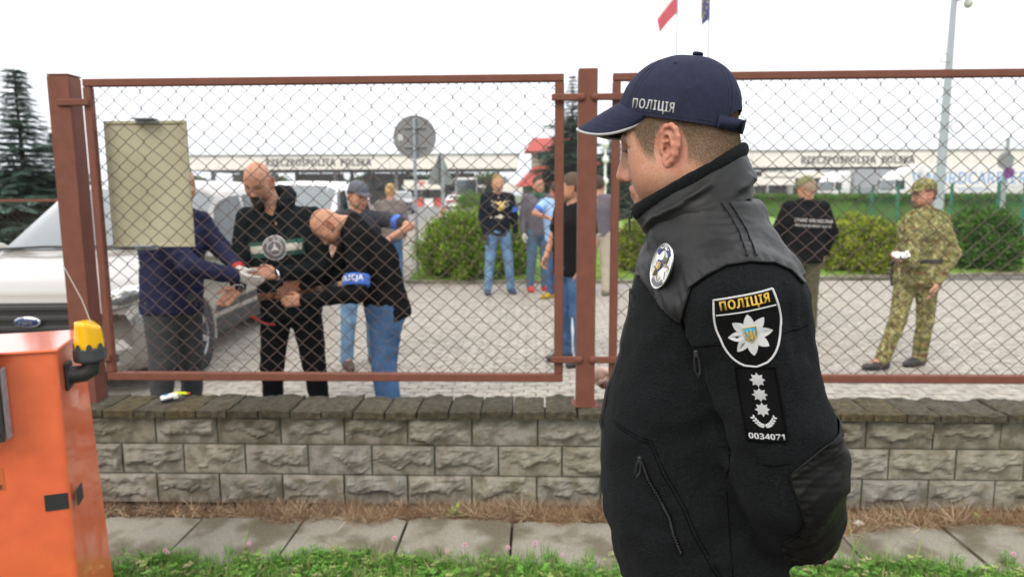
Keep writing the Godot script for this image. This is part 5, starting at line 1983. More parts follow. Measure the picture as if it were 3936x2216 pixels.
func canopies() -> void:
	var cream := textured(mat(0.8, 0.775, 0.7, 0.75), noise_tex(82, 0.01, Color(0.93, 0.93, 0.92), Color(1, 1, 1)), 0.12)
	var conc := mat(0.32, 0.31, 0.29, 0.8)
	var grey := mat(0.07, 0.072, 0.075, 0.7)
	for k in 2:
		var x0: float = [-48.0, 28.0][k]
		var x1: float = [1.0, 92.0][k]
		var o := thing("border_canopy", ["long cream canopy with grey lettering at the left, over the border booths", "long cream canopy with grey lettering at the right, above the lorries"][k], "canopy", Vector3((x0 + x1) / 2, 0, -101.5))
		var w := x1 - x0
		var mb := MB.new()
		var panels := int(w / 6.0)
		for i in panels:
			mb = MB.new()
			mb.box(Vector3(-w / 2 + (i + 0.5) * w / panels, [6.08, 6.2][k], 0), Vector3(w / panels - 0.04, [2.0, 2.3][k], 0.3), 0.02)
			put("fascia_panel", mb, cream, o)
		mb = MB.new()
		mb.box(Vector3(0, [7.15, 7.42][k], -9.0), Vector3(w + 0.4, 0.14, 18.8), 0.02)
		put("roof", mb, conc, o)
		mb = MB.new()
		mb.box(Vector3(0, 5.3, -9.2), Vector3(w - 0.4, 0.3, 17.8), 0.02)
		put("ceiling", mb, conc, o)
		for i in int(w / 9.0):
			for r in 2:
				mb = MB.new()
				mb.box(Vector3(-w / 2 + 4.0 + i * 9.0, 2.57, -3.0 - r * 11.0), Vector3(0.5, 5.14, 0.5), 0.03)
				put("column", mb, conc, o)
		var tm := put("lettering", text_mesh("RZECZPOSPOLITA  POLSKA", 1.02, 0.12), grey, o)
		var wide := 0.0
		for p in (tm.mesh as ArrayMesh).surface_get_arrays(0)[Mesh.ARRAY_VERTEX]: wide = maxf(wide, absf(p.x))
		tm.scale.x = ([15.0, 16.2][k] / 2) / wide
		tm.position = Vector3([-27.5, 49.5][k] - (x0 + x1) / 2, [6.08, 6.05][k], 0.16)
		for i in int(w / 11.0):
			mb = MB.new()
			mb.box(Vector3(-w / 2 + 5.0 + i * 11.0, 2.5, -17.5), Vector3(7.6, 5.0, 0.4), 0.02)
			put("added_back_wall", mb, conc, o)  # wall piece added so that the space under the canopy turns dark
			mb = MB.new()
			mb.box(Vector3(-w / 2 + 5.0 + i * 11.0, 2.9, -17.28), Vector3(6.4, 1.7, 0.06), 0.01)
			put("window", mb, M.glass, o)  # pane added along with the wall piece behind it
		# control booths and low beams in its shade
		for i in int(w / 9.0):
			var b := thing("control_booth", "", "booth", Vector3(x0 + 6.5 + i * 9.0, 0, -106.0), 0.0, "control booths under the border canopies")
			b.set_meta("label", "glazed control booth, %s from the left under the %s canopy" % [["first", "second", "third", "fourth", "fifth", "sixth", "seventh", "eighth"][i], ["left", "right"][k]])
			mb = MB.new()
			mb.box(Vector3(0, 0.55, 0), Vector3(2.6, 1.1, 4.0), 0.02)
			put("plinth", mb, [cream, conc][i % 2], b)
			mb = MB.new()
			mb.box(Vector3(0, 1.75, 0), Vector3(2.5, 1.3, 3.9), 0.02)
			put("glazing", mb, M.glass, b)
			mb = MB.new()
			mb.box(Vector3(0, 2.6, 0), Vector3(3.2, 0.4, 4.6), 0.03)
			put("roof", mb, cream, b)
			for c in 4:
				mb = MB.new()
				mb.box(Vector3([-1.25, 1.25, -1.25, 1.25][c], 1.75, [1.96, 1.96, -1.96, -1.96][c]), Vector3(0.12, 1.3, 0.12), 0.01)
				put("corner_post", mb, conc, b)
	# a cream lane gantry with a red mark, and light boxes at the right
	for q in [[-11.5, 2.72, 5.2, 1.2, "cream sign beam with a small red mark left of the coach"], [2.0, 2.35, 7.0, 1.1, "cream sign beam left of the red roof"], [40.0, 3.75, 14.0, 0.8, "white light strip under the right canopy"], [33.5, 3.0, 7.5, 1.1, "beige beam under the right canopy beside the booths"]]:
		var g := thing("sign_beam", q[4], "sign", Vector3(q[0], 0, -93.0))
		var mb := MB.new()
		mb.box(Vector3(0, q[1], 0), Vector3(q[2], q[3], 0.5), 0.03)
		put("beam", mb, cream, g)
		for sd in [1.0, -1.0]:
			mb = MB.new()
			mb.box(Vector3(q[2] * 0.45 * sd, q[1] / 2 - q[3] / 4, 0), Vector3(0.25, q[1] - q[3] / 2, 0.25), 0.02)
			put("leg", mb, conc, g)
		if q[0] < -5.0:
			mb = MB.new()
			mb.prism(PackedVector2Array([Vector2(-0.4, -0.3), Vector2(0.5, 0.4), Vector2(-0.5, 0.4), Vector2(-0.5, 0.2), Vector2(0.1, 0.2), Vector2(-0.6, -0.3)]), 0.05, Transform3D(Basis(), Vector3(-0.2, q[1], 0.26)))
			put("red_mark", mb, mat(0.55, 0.06, 0.04), g)
	for k in 9:
		var x: float = [-11.4, -10.2, -9.0, -7.8, -12.6, -13.8, -15.0, 27.6, 29.0][k]
		var t := thing("traffic_barrier", "", "barrier", Vector3(x, 0, -86.0 - (k % 3)), 0.0, "red and white plastic traffic barriers")
		t.set_meta("label", "%s plastic traffic barrier, %s" % ["red" if k % 2 == 0 else "white", ["fourth from the right in the left row", "third from the right in the left row", "second from the right in the left row", "rightmost in the left row", "fifth from the right in the left row", "sixth from the right in the left row", "leftmost in the left row", "left one under the right canopy", "right one under the right canopy"][k]])
		var mb := MB.new()
		mb.sm = FLAT
		mb.prism(PackedVector2Array([Vector2(-0.28, 0), Vector2(0.28, 0), Vector2(0.22, 0.25), Vector2(0.12, 0.5), Vector2(0.09, 1.0), Vector2(-0.09, 1.0), Vector2(-0.12, 0.5), Vector2(-0.22, 0.25)]), 1.1, Transform3D(Basis(Vector3.UP, PI / 2), Vector3(-0.55, 0, 0)))
		put("moulding", mb, mat(0.5, 0.04, 0.03, 0.5) if k % 2 == 0 else M.white, t)
	var c := thing("traffic_cone", "orange traffic post standing at the road edge by the white saloon", "cone", Vector3(-3.4, 0, -34.0))
	var mb2 := MB.new()
	mb2.sm = 0
	mb2.lathe([Vector2(0.16, 0), Vector2(0.16, 0.05), Vector2(0.07, 0.07), Vector2(0.06, 0.9), Vector2(0.03, 1.0), Vector2(0.001, 1.0)], 14)
	put("cone", mb2, mat(0.65, 0.14, 0.02, 0.5), c)

func house() -> void:
	# a house with steep red roofs
	var o := thing("red_roofed_house", "house with steep red roofs and a turret behind the spruce", "house", Vector3(5.4, 0, -64.0))
	var red := textured(mat(0.36, 0.055, 0.045, 0.6), null, 0.9, M.fine, 1.0)
	var mb := MB.new()
	mb.sm = FLAT
	mb.box(Vector3(0, 1.15, -3), Vector3(8.6, 2.3, 6.0), 0.02)
	put("wall", mb, mat(0.1, 0.085, 0.06, 0.8), o)
	# skirt roof: a hipped cone up to the turret
	var pyr := func(to: MB, hx: float, hz: float, y0: float, tx: float, tz: float, y1: float, c: Vector3) -> void:
		var a := [Vector3(-hx, y0, hz), Vector3(hx, y0, hz), Vector3(hx, y0, -hz), Vector3(-hx, y0, -hz)]
		var b := [Vector3(-tx, y1, tz), Vector3(tx, y1, tz), Vector3(tx, y1, -tz), Vector3(-tx, y1, -tz)]
		for i in 4: to.quad(c + a[i], c + a[(i + 1) % 4], c + b[(i + 1) % 4], c + b[i])
		to.quad(c + b[0], c + b[1], c + b[2], c + b[3])
		to.quad(c + a[3], c + a[2], c + a[1], c + a[0])
	mb = MB.new()
	mb.sm = FLAT
	pyr.call(mb, 5.1, 3.8, 2.2, 2.6, 1.2, 4.75, Vector3(0, 0, -3))
	put("roof", mb, red, o)
	mb = MB.new()
	mb.sm = FLAT
	mb.box(Vector3(-1.4, 4.6, -2.4), Vector3(4.2, 1.6, 2.6), 0.02)
	put("turret_wall", mb, mat(0.3, 0.27, 0.22, 0.8), o)
	mb = MB.new()
	mb.sm = FLAT
	pyr.call(mb, 2.9, 2.0, 5.35, 2.1, 0.4, 6.65, Vector3(-1.3, 0, -2.4))
	put("turret_roof", mb, red, o)
	for k in 3:
		mb = MB.new()
		mb.box(Vector3(-2.6 + k * 1.3, 4.95, -1.08), Vector3(0.8, 0.6, 0.06), 0.01)
		put("window", mb, M.glass, o)
	for k in 3:
		mb = MB.new()
		mb.box(Vector3(-2.8 + k * 2.6, 1.2, 0.02), Vector3(1.5, 1.2, 0.06), 0.01)
		put("window", mb, M.glass, o)

# ---------------------------------------------------------------- people
func head_prims(s: Sdf, c: Vector3, b: Basis, k := 1.0) -> void:
	# b.x to the left ear, b.y up, b.z where the face looks
	var p := func(x: float, y: float, z: float) -> Vector3: return c + b * (Vector3(x, y, z) * k)
	var e := func(x: float, y: float, z: float, rx: float, ry: float, rz: float, kk: float, cut := false) -> void:
		s.ell(p.call(x, y, z), Vector3(rx, ry, rz) * k, kk * k, b, cut)
	e.call(0.0, 0.0, -0.002, 0.076, 0.095, 0.09, 0.02)
	e.call(0.0, -0.008, 0.04, 0.063, 0.068, 0.052, 0.03)
	e.call(0.0, -0.062, 0.036, 0.06, 0.07, 0.056, 0.03)
	for q in [1.0, -1.0]:
		s.cap(p.call(0.048 * q, -0.085, 0.0), p.call(0.016 * q, -0.124, 0.064), 0.023 * k, 0.018 * k, 0.03 * k)
		s.ball(p.call(0.043 * q, -0.05, 0.052), 0.022 * k, 0.03 * k)
		s.ball(p.call(0.038 * q, -0.088, 0.045), 0.03 * k, 0.03 * k)
		s.cap(p.call(0.012 * q, -0.014, 0.088), p.call(0.042 * q, -0.013, 0.073), 0.0085 * k, 0.008 * k, 0.02 * k)
	s.ball(p.call(0.0, -0.128, 0.072), 0.019 * k, 0.02 * k)
	for q in [1.0, -1.0]:
		s.cap(p.call(0.031 * q, -0.035, 0.096), p.call(0.036 * q, -0.034, 0.09), 0.0125 * k, 0.011 * k, 0.012 * k, true)
		s.ball(p.call(0.0315 * q, -0.034, 0.0755), 0.0128 * k, 0.005 * k)
	s.cap(p.call(0, -0.028, 0.094), p.call(0, -0.073, 0.1095), 0.0085 * k, 0.013 * k, 0.014 * k)
	for q in [1.0, -1.0]:
		s.cap(p.call(0.012 * q, -0.078, 0.099), p.call(0.013 * q, -0.077, 0.094), 0.0085 * k, 0.008 * k, 0.008 * k)
	s.cap(p.call(0.017, -0.103, 0.086), p.call(-0.017, -0.103, 0.086), 0.008 * k, 0.008 * k, 0.01 * k)
	s.cap(p.call(0.012, -0.1, 0.094), p.call(-0.012, -0.1, 0.094), 0.0055 * k, 0.0055 * k, 0.008 * k)
	s.cap(p.call(0.01, -0.111, 0.092), p.call(-0.01, -0.111, 0.092), 0.006 * k, 0.006 * k, 0.008 * k)
	s.cap(p.call(0.02, -0.1055, 0.1), p.call(-0.02, -0.1055, 0.1), 0.003 * k, 0.003 * k, 0.005 * k, true)
	for q in [1.0, -1.0]:
		s.cap(p.call(0.0065 * q, -0.0875, 0.106), p.call(0.0075 * q, -0.08, 0.104), 0.0032 * k, 0.0028 * k, 0.003 * k, true)

func ear_prims(s: Sdf, c: Vector3, b: Basis, side: float, k := 1.0) -> void:
	# c where the ear joins the head; forward a, up u, outwards o
	var p := func(a: float, u: float, o: float) -> Vector3: return c + (b.z * (a * 0.82 - u * 0.1) + b.y * (u + a * 0.1) + b.x * side * (o - a * 0.28)) * k
	s.ell(p.call(-0.004, 0.004, 0.005), Vector3(0.0035, 0.027, 0.0155) * k, 0.004 * k, b * Basis(Vector3.UP, -0.3 * side))
	s.ell(p.call(0.006, 0.0, -0.001), Vector3(0.007, 0.022, 0.009) * k, 0.008 * k, b)
	var rim := [[0.006, -0.002, 0.003], [0.012, 0.012, 0.005], [0.012, 0.024, 0.0075], [0.004, 0.0325, 0.009], [-0.008, 0.0335, 0.0095], [-0.017, 0.027, 0.0095], [-0.0215, 0.014, 0.0095], [-0.0205, 0.0, 0.0095], [-0.0155, -0.014, 0.009], [-0.008, -0.024, 0.0075], [0.002, -0.031, 0.005]]
	for i in rim.size() - 1:
		var t := float(i) / rim.size()
		s.cap(p.call(rim[i][0], rim[i][1], rim[i][2]), p.call(rim[i + 1][0], rim[i + 1][1], rim[i + 1][2]), (0.0032 + 0.001 * sin(t * PI)) * k, -1.0, 0.003 * k)
	s.ell(p.call(0.003, -0.0265, 0.0045), Vector3(0.004, 0.0085, 0.0085) * k, 0.005 * k, b)
	var ant := [[0.002, 0.021, 0.006], [-0.006, 0.014, 0.0085], [-0.0105, 0.002, 0.0095], [-0.0085, -0.011, 0.009], [-0.001, -0.0175, 0.007]]
	for i in ant.size() - 1:
		s.cap(p.call(ant[i][0], ant[i][1], ant[i][2]), p.call(ant[i + 1][0], ant[i + 1][1], ant[i + 1][2]), 0.0033 * k, -1.0, 0.004 * k)
	s.ell(p.call(0.0025, -0.003, 0.009), Vector3(0.0085, 0.0105, 0.0078) * k, 0.003 * k, b, true)
	s.ell(p.call(0.003, 0.013, 0.0095), Vector3(0.0058, 0.0045, 0.0055) * k, 0.003 * k, b, true)
	s.cap(p.call(0.0135, -0.003, 0.005), p.call(0.0135, -0.009, 0.005), 0.0045 * k, 0.004 * k, 0.004 * k)
	s.cap(p.call(0.009, -0.005, 0.004), p.call(0.013, -0.005, -0.006), 0.0034 * k, 0.003 * k, 0.002 * k, true)

func hand_prims(s: Sdf, w: Vector3, dir: Vector3, palm: Vector3, thumb_side: float, curl := 0.4, k := 1.0, spread := 0.06) -> void:
	# w the wrist, dir towards the knuckles, palm the way the palm faces; thumb_side +1: thumb on dir x palm
	dir = dir.normalized()
	palm = (palm - dir * palm.dot(dir)).normalized()
	var side := dir.cross(palm) * thumb_side
	var kn := [0.028, 0.0095, -0.0095, -0.027]
	var ln := [0.072, 0.08, 0.075, 0.058]
	for i in 4:
		var base: Vector3 = w + (dir * (0.092 - 0.004 * absf(i - 1.2)) + side * kn[i]) * k
		s.cap(w + (dir * 0.012 + side * kn[i] * 0.65) * k, base, 0.0155 * k, 0.0118 * k, 0.012 * k)
		var d = (dir + side * (kn[i] * spread * 30.0 * 0.3)).normalized()
		var ang := curl * (0.5 + 0.08 * i)
		var at := base
		for j in 3:
			d = d.rotated(dir.cross(palm).normalized(), ang * [0.55, 1.0, 0.75][j]).normalized()
			var nx: Vector3 = at + d * ln[i] * [0.46, 0.3, 0.24][j] * k
			s.cap(at, nx, [0.0098, 0.0088, 0.008][j] * k, [0.0088, 0.008, 0.0068][j] * k, 0.004 * k)
			at = nx
	var t0: Vector3 = w + (dir * 0.02 + side * 0.02 + palm * 0.008) * k
	var t1: Vector3 = t0 + (dir * 0.028 + side * 0.026 + palm * 0.012) * k
	var t2: Vector3 = t1 + (dir * 0.03 + side * 0.012 + palm * (0.006 + 0.01 * curl)) * k
	var t3: Vector3 = t2 + (dir * 0.025 - side * 0.001 + palm * 0.008 * curl) * k
	s.cap(t0, t1, 0.0165 * k, 0.0128 * k, 0.012 * k)
	s.cap(t1, t2, 0.0118 * k, 0.0102 * k, 0.004 * k)
	s.cap(t2, t3, 0.0102 * k, 0.008 * k, 0.004 * k)

func face_basis(f: Vector3, up := Vector3.UP) -> Basis:
	var z := f.normalized()
	var x := up.cross(z).normalized()
	return Basis(x, z.cross(x), z)

func cloth_post(seed_: int, amp: float, freq := 7.0) -> Callable:
	var nz := noise(seed_, freq, 3)
	var nr := noise(seed_ + 5, freq * 0.6, 2)
	return func(p: Vector3, d: float) -> float:
		var w := nr.get_noise_3dv(p)
		return d + amp * nz.get_noise_3d(p.x * 1.1 + w * 0.12, p.y * 1.9 + w * 0.2, p.z * 1.1) - amp * 0.7 * (1.0 - absf(sin((p.y * 1.0 + p.x * 0.45 + w * 0.16) * 34.0)))

func person(q: Dictionary) -> Node3D:
	# q: label, at, yaw, h, cell, joints (j), and what is worn
	var o := thing("person", q.label, "person", q.at, q.get("yaw", 0.0))
	var j := {
		"hip": Vector3(0, 0.95, 0), "chest": Vector3(0, 1.32, 0.0), "neck": Vector3(0, 1.485, -0.015), "head": Vector3(0, 1.675, 0.015), "hf": Vector3(0, -0.02, 1), "hu": Vector3.UP,
		"sl": Vector3(0.185, 1.435, -0.015), "el": Vector3(0.235, 1.16, -0.03), "wl": Vector3(0.235, 0.915, 0.06), "hl": Vector3(0, -1, 0.2), "pl": Vector3(-1, 0, 0),
		"sr": Vector3(-0.185, 1.435, -0.015), "er": Vector3(-0.235, 1.16, -0.03), "wr": Vector3(-0.235, 0.915, 0.06), "hr": Vector3(0, -1, 0.2), "pr": Vector3(1, 0, 0),
		"kl": Vector3(0.11, 0.5, 0.02), "al": Vector3(0.125, 0.09, -0.02), "kr": Vector3(-0.11, 0.5, 0.02), "ar": Vector3(-0.125, 0.09, -0.02), "tl": Vector3(0.15, 0, 1), "tr": Vector3(-0.15, 0, 1), "curl": 0.7,
	}
	j.merge(q.get("j", {}), true)
	var h: float = q.get("h", 1.0)
	for k in j:
		if j[k] is Vector3 and not k in ["hf", "hu", "hl", "hr", "pl", "pr", "tl", "tr"]: j[k] *= h
	var back := Basis(Vector3.UP, -q.get("yaw", 0.0))
	for k in q.get("wj", {}): j[k] = back * (q.wj[k] - q.at)
	for k in q.get("wd", {}): j[k] = back * q.wd[k]
	var c: float = q.get("cell", 0.018)
	var fine: float = q.get("fine", 0.008)
	var wd: float = q.get("wide", 1.0)
	var b := face_basis(j.hf, j.hu)
	var hipx := b.x
	var across: Vector3 = (j.sl - j.sr).normalized()
	var hl: Vector3 = j.hip + Vector3(0.09, -0.02, 0) * h
	var hr: Vector3 = j.hip + Vector3(-0.09, -0.02, 0) * h
	if j.has("pelvis"):
		hl = j.hip + j.pelvis * 0.09 * h
		hr = j.hip - j.pelvis * 0.09 * h
	var pel: Vector3 = (hl - hr).normalized()
	# the body: one skin
	var s := Sdf.new()
	s.cap(j.neck - Vector3(0, 0.03, 0), j.head - b.y * 0.07 * h - b.z * 0.028 * h, 0.06 * h, 0.056 * h, 0.03)
	s.cap(j.hip, j.chest, 0.1 * h, 0.11 * h, 0.05)
	s.cap(j.chest, j.neck, 0.1 * h, 0.06 * h, 0.05)
	for t in [["sl", "el", "wl"], ["sr", "er", "wr"]]:
		s.cap(j.neck, j[t[0]], 0.045 * h, 0.05 * h, 0.03)
		s.cap(j[t[0]], j[t[1]], 0.048 * h, 0.04 * h, 0.02)
		s.cap(j[t[1]], j[t[2]], 0.041 * h, 0.027 * h, 0.02)
	for t in [[hl, "kl", "al", "tl"], [hr, "kr", "ar", "tr"]]:
		s.cap(t[0], j[t[1]], 0.08 * h, 0.052 * h, 0.03)
		s.cap(j[t[1]], j[t[2]], 0.052 * h, 0.035 * h, 0.02)
		s.cap(j[t[2]], j[t[2]] + j[t[3]].normalized() * 0.13 * h - Vector3(0, 0.05, 0) * h, 0.035, 0.03, 0.02)
	var nets := [s.fill(c).nets()]
	var hs := Sdf.new()
	head_prims(hs, j.head, b, h)
	for sd in [1.0, -1.0]:
		ear_prims(hs, j.head + (b.x * 0.076 * sd - b.y * 0.042 - b.z * 0.012) * h, b, sd, h)
	hs.cap(j.head - (b.y * 0.06 + b.z * 0.03) * h, j.neck, 0.056 * h, 0.06 * h, 0.03 * h)
	nets.append(hs.fill(fine).nets())
	var glove = q.get("gloves")
	var gl := []
	for t in [["wl", "hl", "pl", -1.0, "curll"], ["wr", "hr", "pr", 1.0, "curlr"]]:
		var g := Sdf.new()
		hand_prims(g, j[t[0]], j[t[1]], j[t[2]], t[3], j.get(t[4], j.curl), h)
		var nn: Dictionary = g.fill(minf(fine * 0.8, 0.0055)).nets()
		if glove != null and (glove.get("only", t[0]) == t[0]): gl.append(nn)
		else: nets.append(nn)
	var sk: Color = q.get("skin", Color(0.5, 0.28, 0.19))
	var nz := noise(q.get("seed", 3), 30.0, 3)
	var bald_line: float = q.get("stubble", 9.0)
	var hc: Vector3 = j.head
	put("body", net_mesh(nets, func(p: Vector3, n: Vector3) -> Color:
		var t := nz.get_noise_3dv(p)
		var e := b.inverse() * (p - hc) / h
		var k := sk * (1.0 + 0.12 * t)
		if e.y > -0.11 and e.y < -0.09 and e.z > 0.088 and absf(e.x) < 0.022: k = k * Color(0.85, 0.6, 0.6)
		if absf(e.x) > 0.079 and e.y < 0.0 and e.y > -0.09: k = k * Color(1.03, 0.82, 0.78)
		return Color(k.r, k.g, k.b)), M.skin, o)
	if gl.size(): put("glove", net_mesh(gl), glove.m, o)
	# eyes and brows
	var mb := MB.new()
	mb.sm = 0
	for sd in [1.0, -1.0]:
		mb.ball(hc + b * (Vector3(0.0315 * sd, -0.034, 0.0815) * h), Vector3(0.011, 0.005, 0.008) * h, 8, 5, b)
	put("eyes", mb, M.eye, o)
	if q.has("hair") or q.has("brow"):
		mb = MB.new()
		mb.sm = 0
		for sd in [1.0, -1.0]:
			mb.tube([hc + b * (Vector3(0.014 * sd, -0.012, 0.1) * h), hc + b * (Vector3(0.03 * sd, -0.007, 0.094) * h), hc + b * (Vector3(0.048 * sd, -0.013, 0.076) * h)], [0.003 * h, 0.0036 * h, 0.002 * h], 6)
		put("eyebrows", mb, q.get("brow", q.get("hair")), o)
	if q.has("hair"):
		var hh := Sdf.new()
		var up: float = q.get("hair_up", 0.01)
		hh.ell(hc + b * (Vector3(0, 0.0 + up * 0.5, -0.01) * h), Vector3(0.08 + up * 0.4, 0.1 + up, 0.1 + up * 0.5) * h, 0.02, b)
		hh.cap(hc - (b.y * 0.04 + b.z * 0.05) * h, hc - (b.y * 0.07 + b.z * 0.055) * h, 0.052 * h, 0.045 * h, 0.03)
		if q.has("bun"):
			hh.ball(hc + b * (Vector3(0, 0.07, -0.085) * h), 0.045 * h, 0.01)
		var hn := noise(77, 60.0, 2)
		hh.fill(fine, func(p: Vector3, d: float) -> float: return d + 0.004 * hn.get_noise_3d(p.x, p.y * 0.4, p.z))
		hh.clip(func(p: Vector3) -> float:
			var e := b.inverse() * (p - hc) / h
			var front := e.z - (0.06 + clampf(e.y, -0.05, 0.06) * 0.35) if e.y < 0.055 else e.z - 0.2
			var low := -0.085 - e.y if e.z < -0.015 else -0.03 - e.y + (0.02 if absf(e.x) > 0.0 else 0.0)
			return maxf(front, low))
		put("hair", net_mesh([hh.nets()]), q.hair, o)
	if q.has("beard"):
		var hh := Sdf.new()
		for sd in [1.0, -1.0]:
			hh.cap(hc + b * (Vector3(0.052 * sd, -0.075, 0.01) * h), hc + b * (Vector3(0.02 * sd, -0.128, 0.062) * h), 0.024 * h, 0.028 * h, 0.02)
			hh.cap(hc + b * (Vector3(0.03 * sd, -0.1, 0.078) * h), hc + b * (Vector3(0.004 * sd, -0.088, 0.1) * h), 0.008 * h, 0.008 * h, 0.01)
		hh.cap(hc + b * (Vector3(0, -0.125, 0.07) * h), hc + b * (Vector3(0, -0.13 - q.beard_len, 0.075) * h), 0.03 * h, 0.018 * h, 0.03)
		var hn := noise(78, 70.0, 2)
		hh.fill(fine, func(p: Vector3, d: float) -> float: return d + 0.004 * hn.get_noise_3d(p.x, p.y * 0.5, p.z))
		put("beard", net_mesh([hh.nets()]), q.beard, o)
	# trousers
	var tr := Sdf.new()
	var hem: float = q.get("hem", 0.05)
	tr.cap(hl * 0.75 + hr * 0.25, hl * 0.25 + hr * 0.75, 0.128 * h * wd, 0.128 * h * wd, 0.04)
	tr.cap(j.hip, j.hip.lerp(j.chest, 0.22), 0.12 * h * wd, 0.118 * h * wd, 0.04)
	for t in [[hl, "kl", "al"], [hr, "kr", "ar"]]:
		tr.cap(t[0], j[t[1]], 0.098 * h * wd * q.get("leg", 1.0), 0.072 * h * lerpf(1.0, wd, 0.6), 0.035)
		tr.cap(j[t[1]], j[t[2]] + (j[t[1]] - j[t[2]]).normalized() * (hem - 0.05) * h, 0.07 * h * q.get("leg", 1.0) * lerpf(1.0, wd, 0.6), q.get("cuff", 0.06) * h, 0.02)
	tr.fill(c, cloth_post(q.get("seed", 3) + 9, 0.007))
	put("trousers", net_mesh([tr.nets()]), q.trousers, o)
	if q.has("belt"):
		var be := Sdf.new()
		var blow: Vector3 = j.hip + (j.hip - j.chest).normalized() * q.get("skirt", 0.02) * h
		for sd in [1.0, -1.0]:
			var bx: Vector3 = pel.lerp(across, 0.3).normalized() * sd
			be.cap(blow + bx * 0.05 * h * wd, j.chest + across * sd * 0.075 * h, 0.139 * h * wd * q.get("loose", 1.0), 0.137 * h * wd * q.get("loose", 1.0), 0.05)
		be.fill(fine)
		var ax: Vector3 = (j.chest - j.hip).normalized()
		var by: float = q.get("belt_at", 0.07) * h
		be.clip(func(p: Vector3) -> float: return absf((p - j.hip).dot(ax) - by) - 0.022 * h)
		put("belt", net_mesh([be.nets()]), q.belt, o)
	# shoes
	for t in [["al", "tl", "kl"], ["ar", "tr", "kr"]]:
		var sh := Sdf.new()
		var a: Vector3 = j[t[0]]
		var d: Vector3 = j[t[1]].normalized()
		var heel := Vector3(a.x, 0.045 * h, a.z) - d * 0.035 * h
		if a.y > 0.12 * h: heel.y += a.y - 0.09 * h
		sh.cap(heel, heel + d * 0.12 * h, 0.042 * h, 0.045 * h, 0.03)
		sh.cap(heel + d * 0.12 * h, heel + d * 0.205 * h - Vector3(0, 0.012, 0), 0.045 * h, 0.036 * h, 0.03)
		sh.cap(heel + d * 0.02, a + (j[t[2]] - a).normalized() * 0.09, 0.042 * h, 0.048 * h, 0.03)
		sh.fill(minf(c, 0.012))
		var fy := heel.y - 0.043 * h
		sh.clip(func(p: Vector3) -> float: return fy - p.y)
		put("shoe", net_mesh([sh.nets()]), q.shoes, o)
	# the upper garment
	var tp := Sdf.new()
	var tw: float = wd * q.get("loose", 1.0)
	var low: Vector3 = j.hip + (j.hip - j.chest).normalized() * q.get("skirt", 0.02) * h
	for sd in [1.0, -1.0]:
		var ax2: Vector3 = pel.lerp(across, 0.3).normalized() * sd
		tp.cap(low + ax2 * 0.05 * h * tw, j.chest + across * sd * 0.075 * h, 0.13 * h * tw, 0.128 * h * tw, 0.05)
		tp.cap(j.chest + across * sd * 0.075 * h, j.neck - (j.neck - j.chest).normalized() * 0.06 * h + across * sd * 0.085 * h, 0.128 * h * tw, 0.085 * h, 0.05)
	for t in [["sl", "el", "wl"], ["sr", "er", "wr"]]:
		tp.cap(j.neck - Vector3(0, 0.015, 0), j[t[0]], 0.062 * h, 0.068 * h, 0.04)
		if q.get("sleeves", "long") == "long":
			tp.cap(j[t[0]], j[t[1]], 0.073 * h, 0.06 * h, 0.03)
			tp.cap(j[t[1]], j[t[2]].lerp(j[t[1]], 0.06), 0.06 * h, 0.043 * h, 0.02)
		else:
			tp.cap(j[t[0]], j[t[0]].lerp(j[t[1]], 0.62), 0.073 * h, 0.066 * h, 0.03)
	if q.has("hood"):
		for i in 9:
			var a0 := PI * (0.0 + i / 8.0) - PI / 2
			pass
		var nb: Vector3 = j.neck + Vector3(0, 0.03, 0) * h
		var fw := across.cross(Vector3.UP).normalized()
		for i in 10:
			var a0 := -2.4 + 4.8 * i / 10.0
			var a1 := -2.4 + 4.8 * (i + 1) / 10.0
			var f0: Vector3 = nb + (across * sin(a0) * 0.095 - fw * cos(a0) * 0.095 + Vector3(0, 0.05 + 0.055 * cos(a0), 0)) * h
			var f1: Vector3 = nb + (across * sin(a1) * 0.095 - fw * cos(a1) * 0.095 + Vector3(0, 0.05 + 0.055 * cos(a1), 0)) * h
			tp.cap(f0, f1, 0.034 * h, 0.034 * h, 0.03)
	elif q.get("collar", 0.0) > 0.0:
		tp.cap(j.neck, j.neck.lerp(j.head - b.y * 0.07 * h, q.collar), 0.076 * h, 0.07 * h, 0.03)
	tp.cap(j.neck.lerp(j.head, 0.28), j.head, 0.064 * h, 0.07 * h, 0.01, true)
	tp.fill(q.get("top_cell", c), cloth_post(q.get("seed", 3), q.get("fold", 0.007)))
	var axis: Vector3 = (j.chest - j.hip).normalized()
	var cutat: float = q.get("skirt", 0.02) * h + 0.05 * h
	tp.clip(func(p: Vector3) -> float: return -(p - j.hip).dot(axis) - cutat if (p - j.hip).length() < 0.36 * h else -1.0)
	put(q.get("top_name", "shirt"), net_mesh([tp.nets()]), q.top, o)
	q.sdf = tp
	q.J = j
	q.B = b
	return o

func on_top(q: Dictionary, m, at: Vector3, right: Vector3, up: Vector3, lift := 0.003) -> ArrayMesh:
	# lays a flat mesh (x, y about the origin, z its thickness) onto the garment, along -right x up
	var nrm := right.cross(up).normalized()
	var s: Sdf = q.sdf
	var am: ArrayMesh = m.mesh() if m is MB else m
	return bent(am, func(p: Vector3) -> Vector3:
		var from := at + right * p.x + up * p.y + nrm * 0.25
		return s.march(from, -nrm, 0.5) + nrm * (lift + p.z))

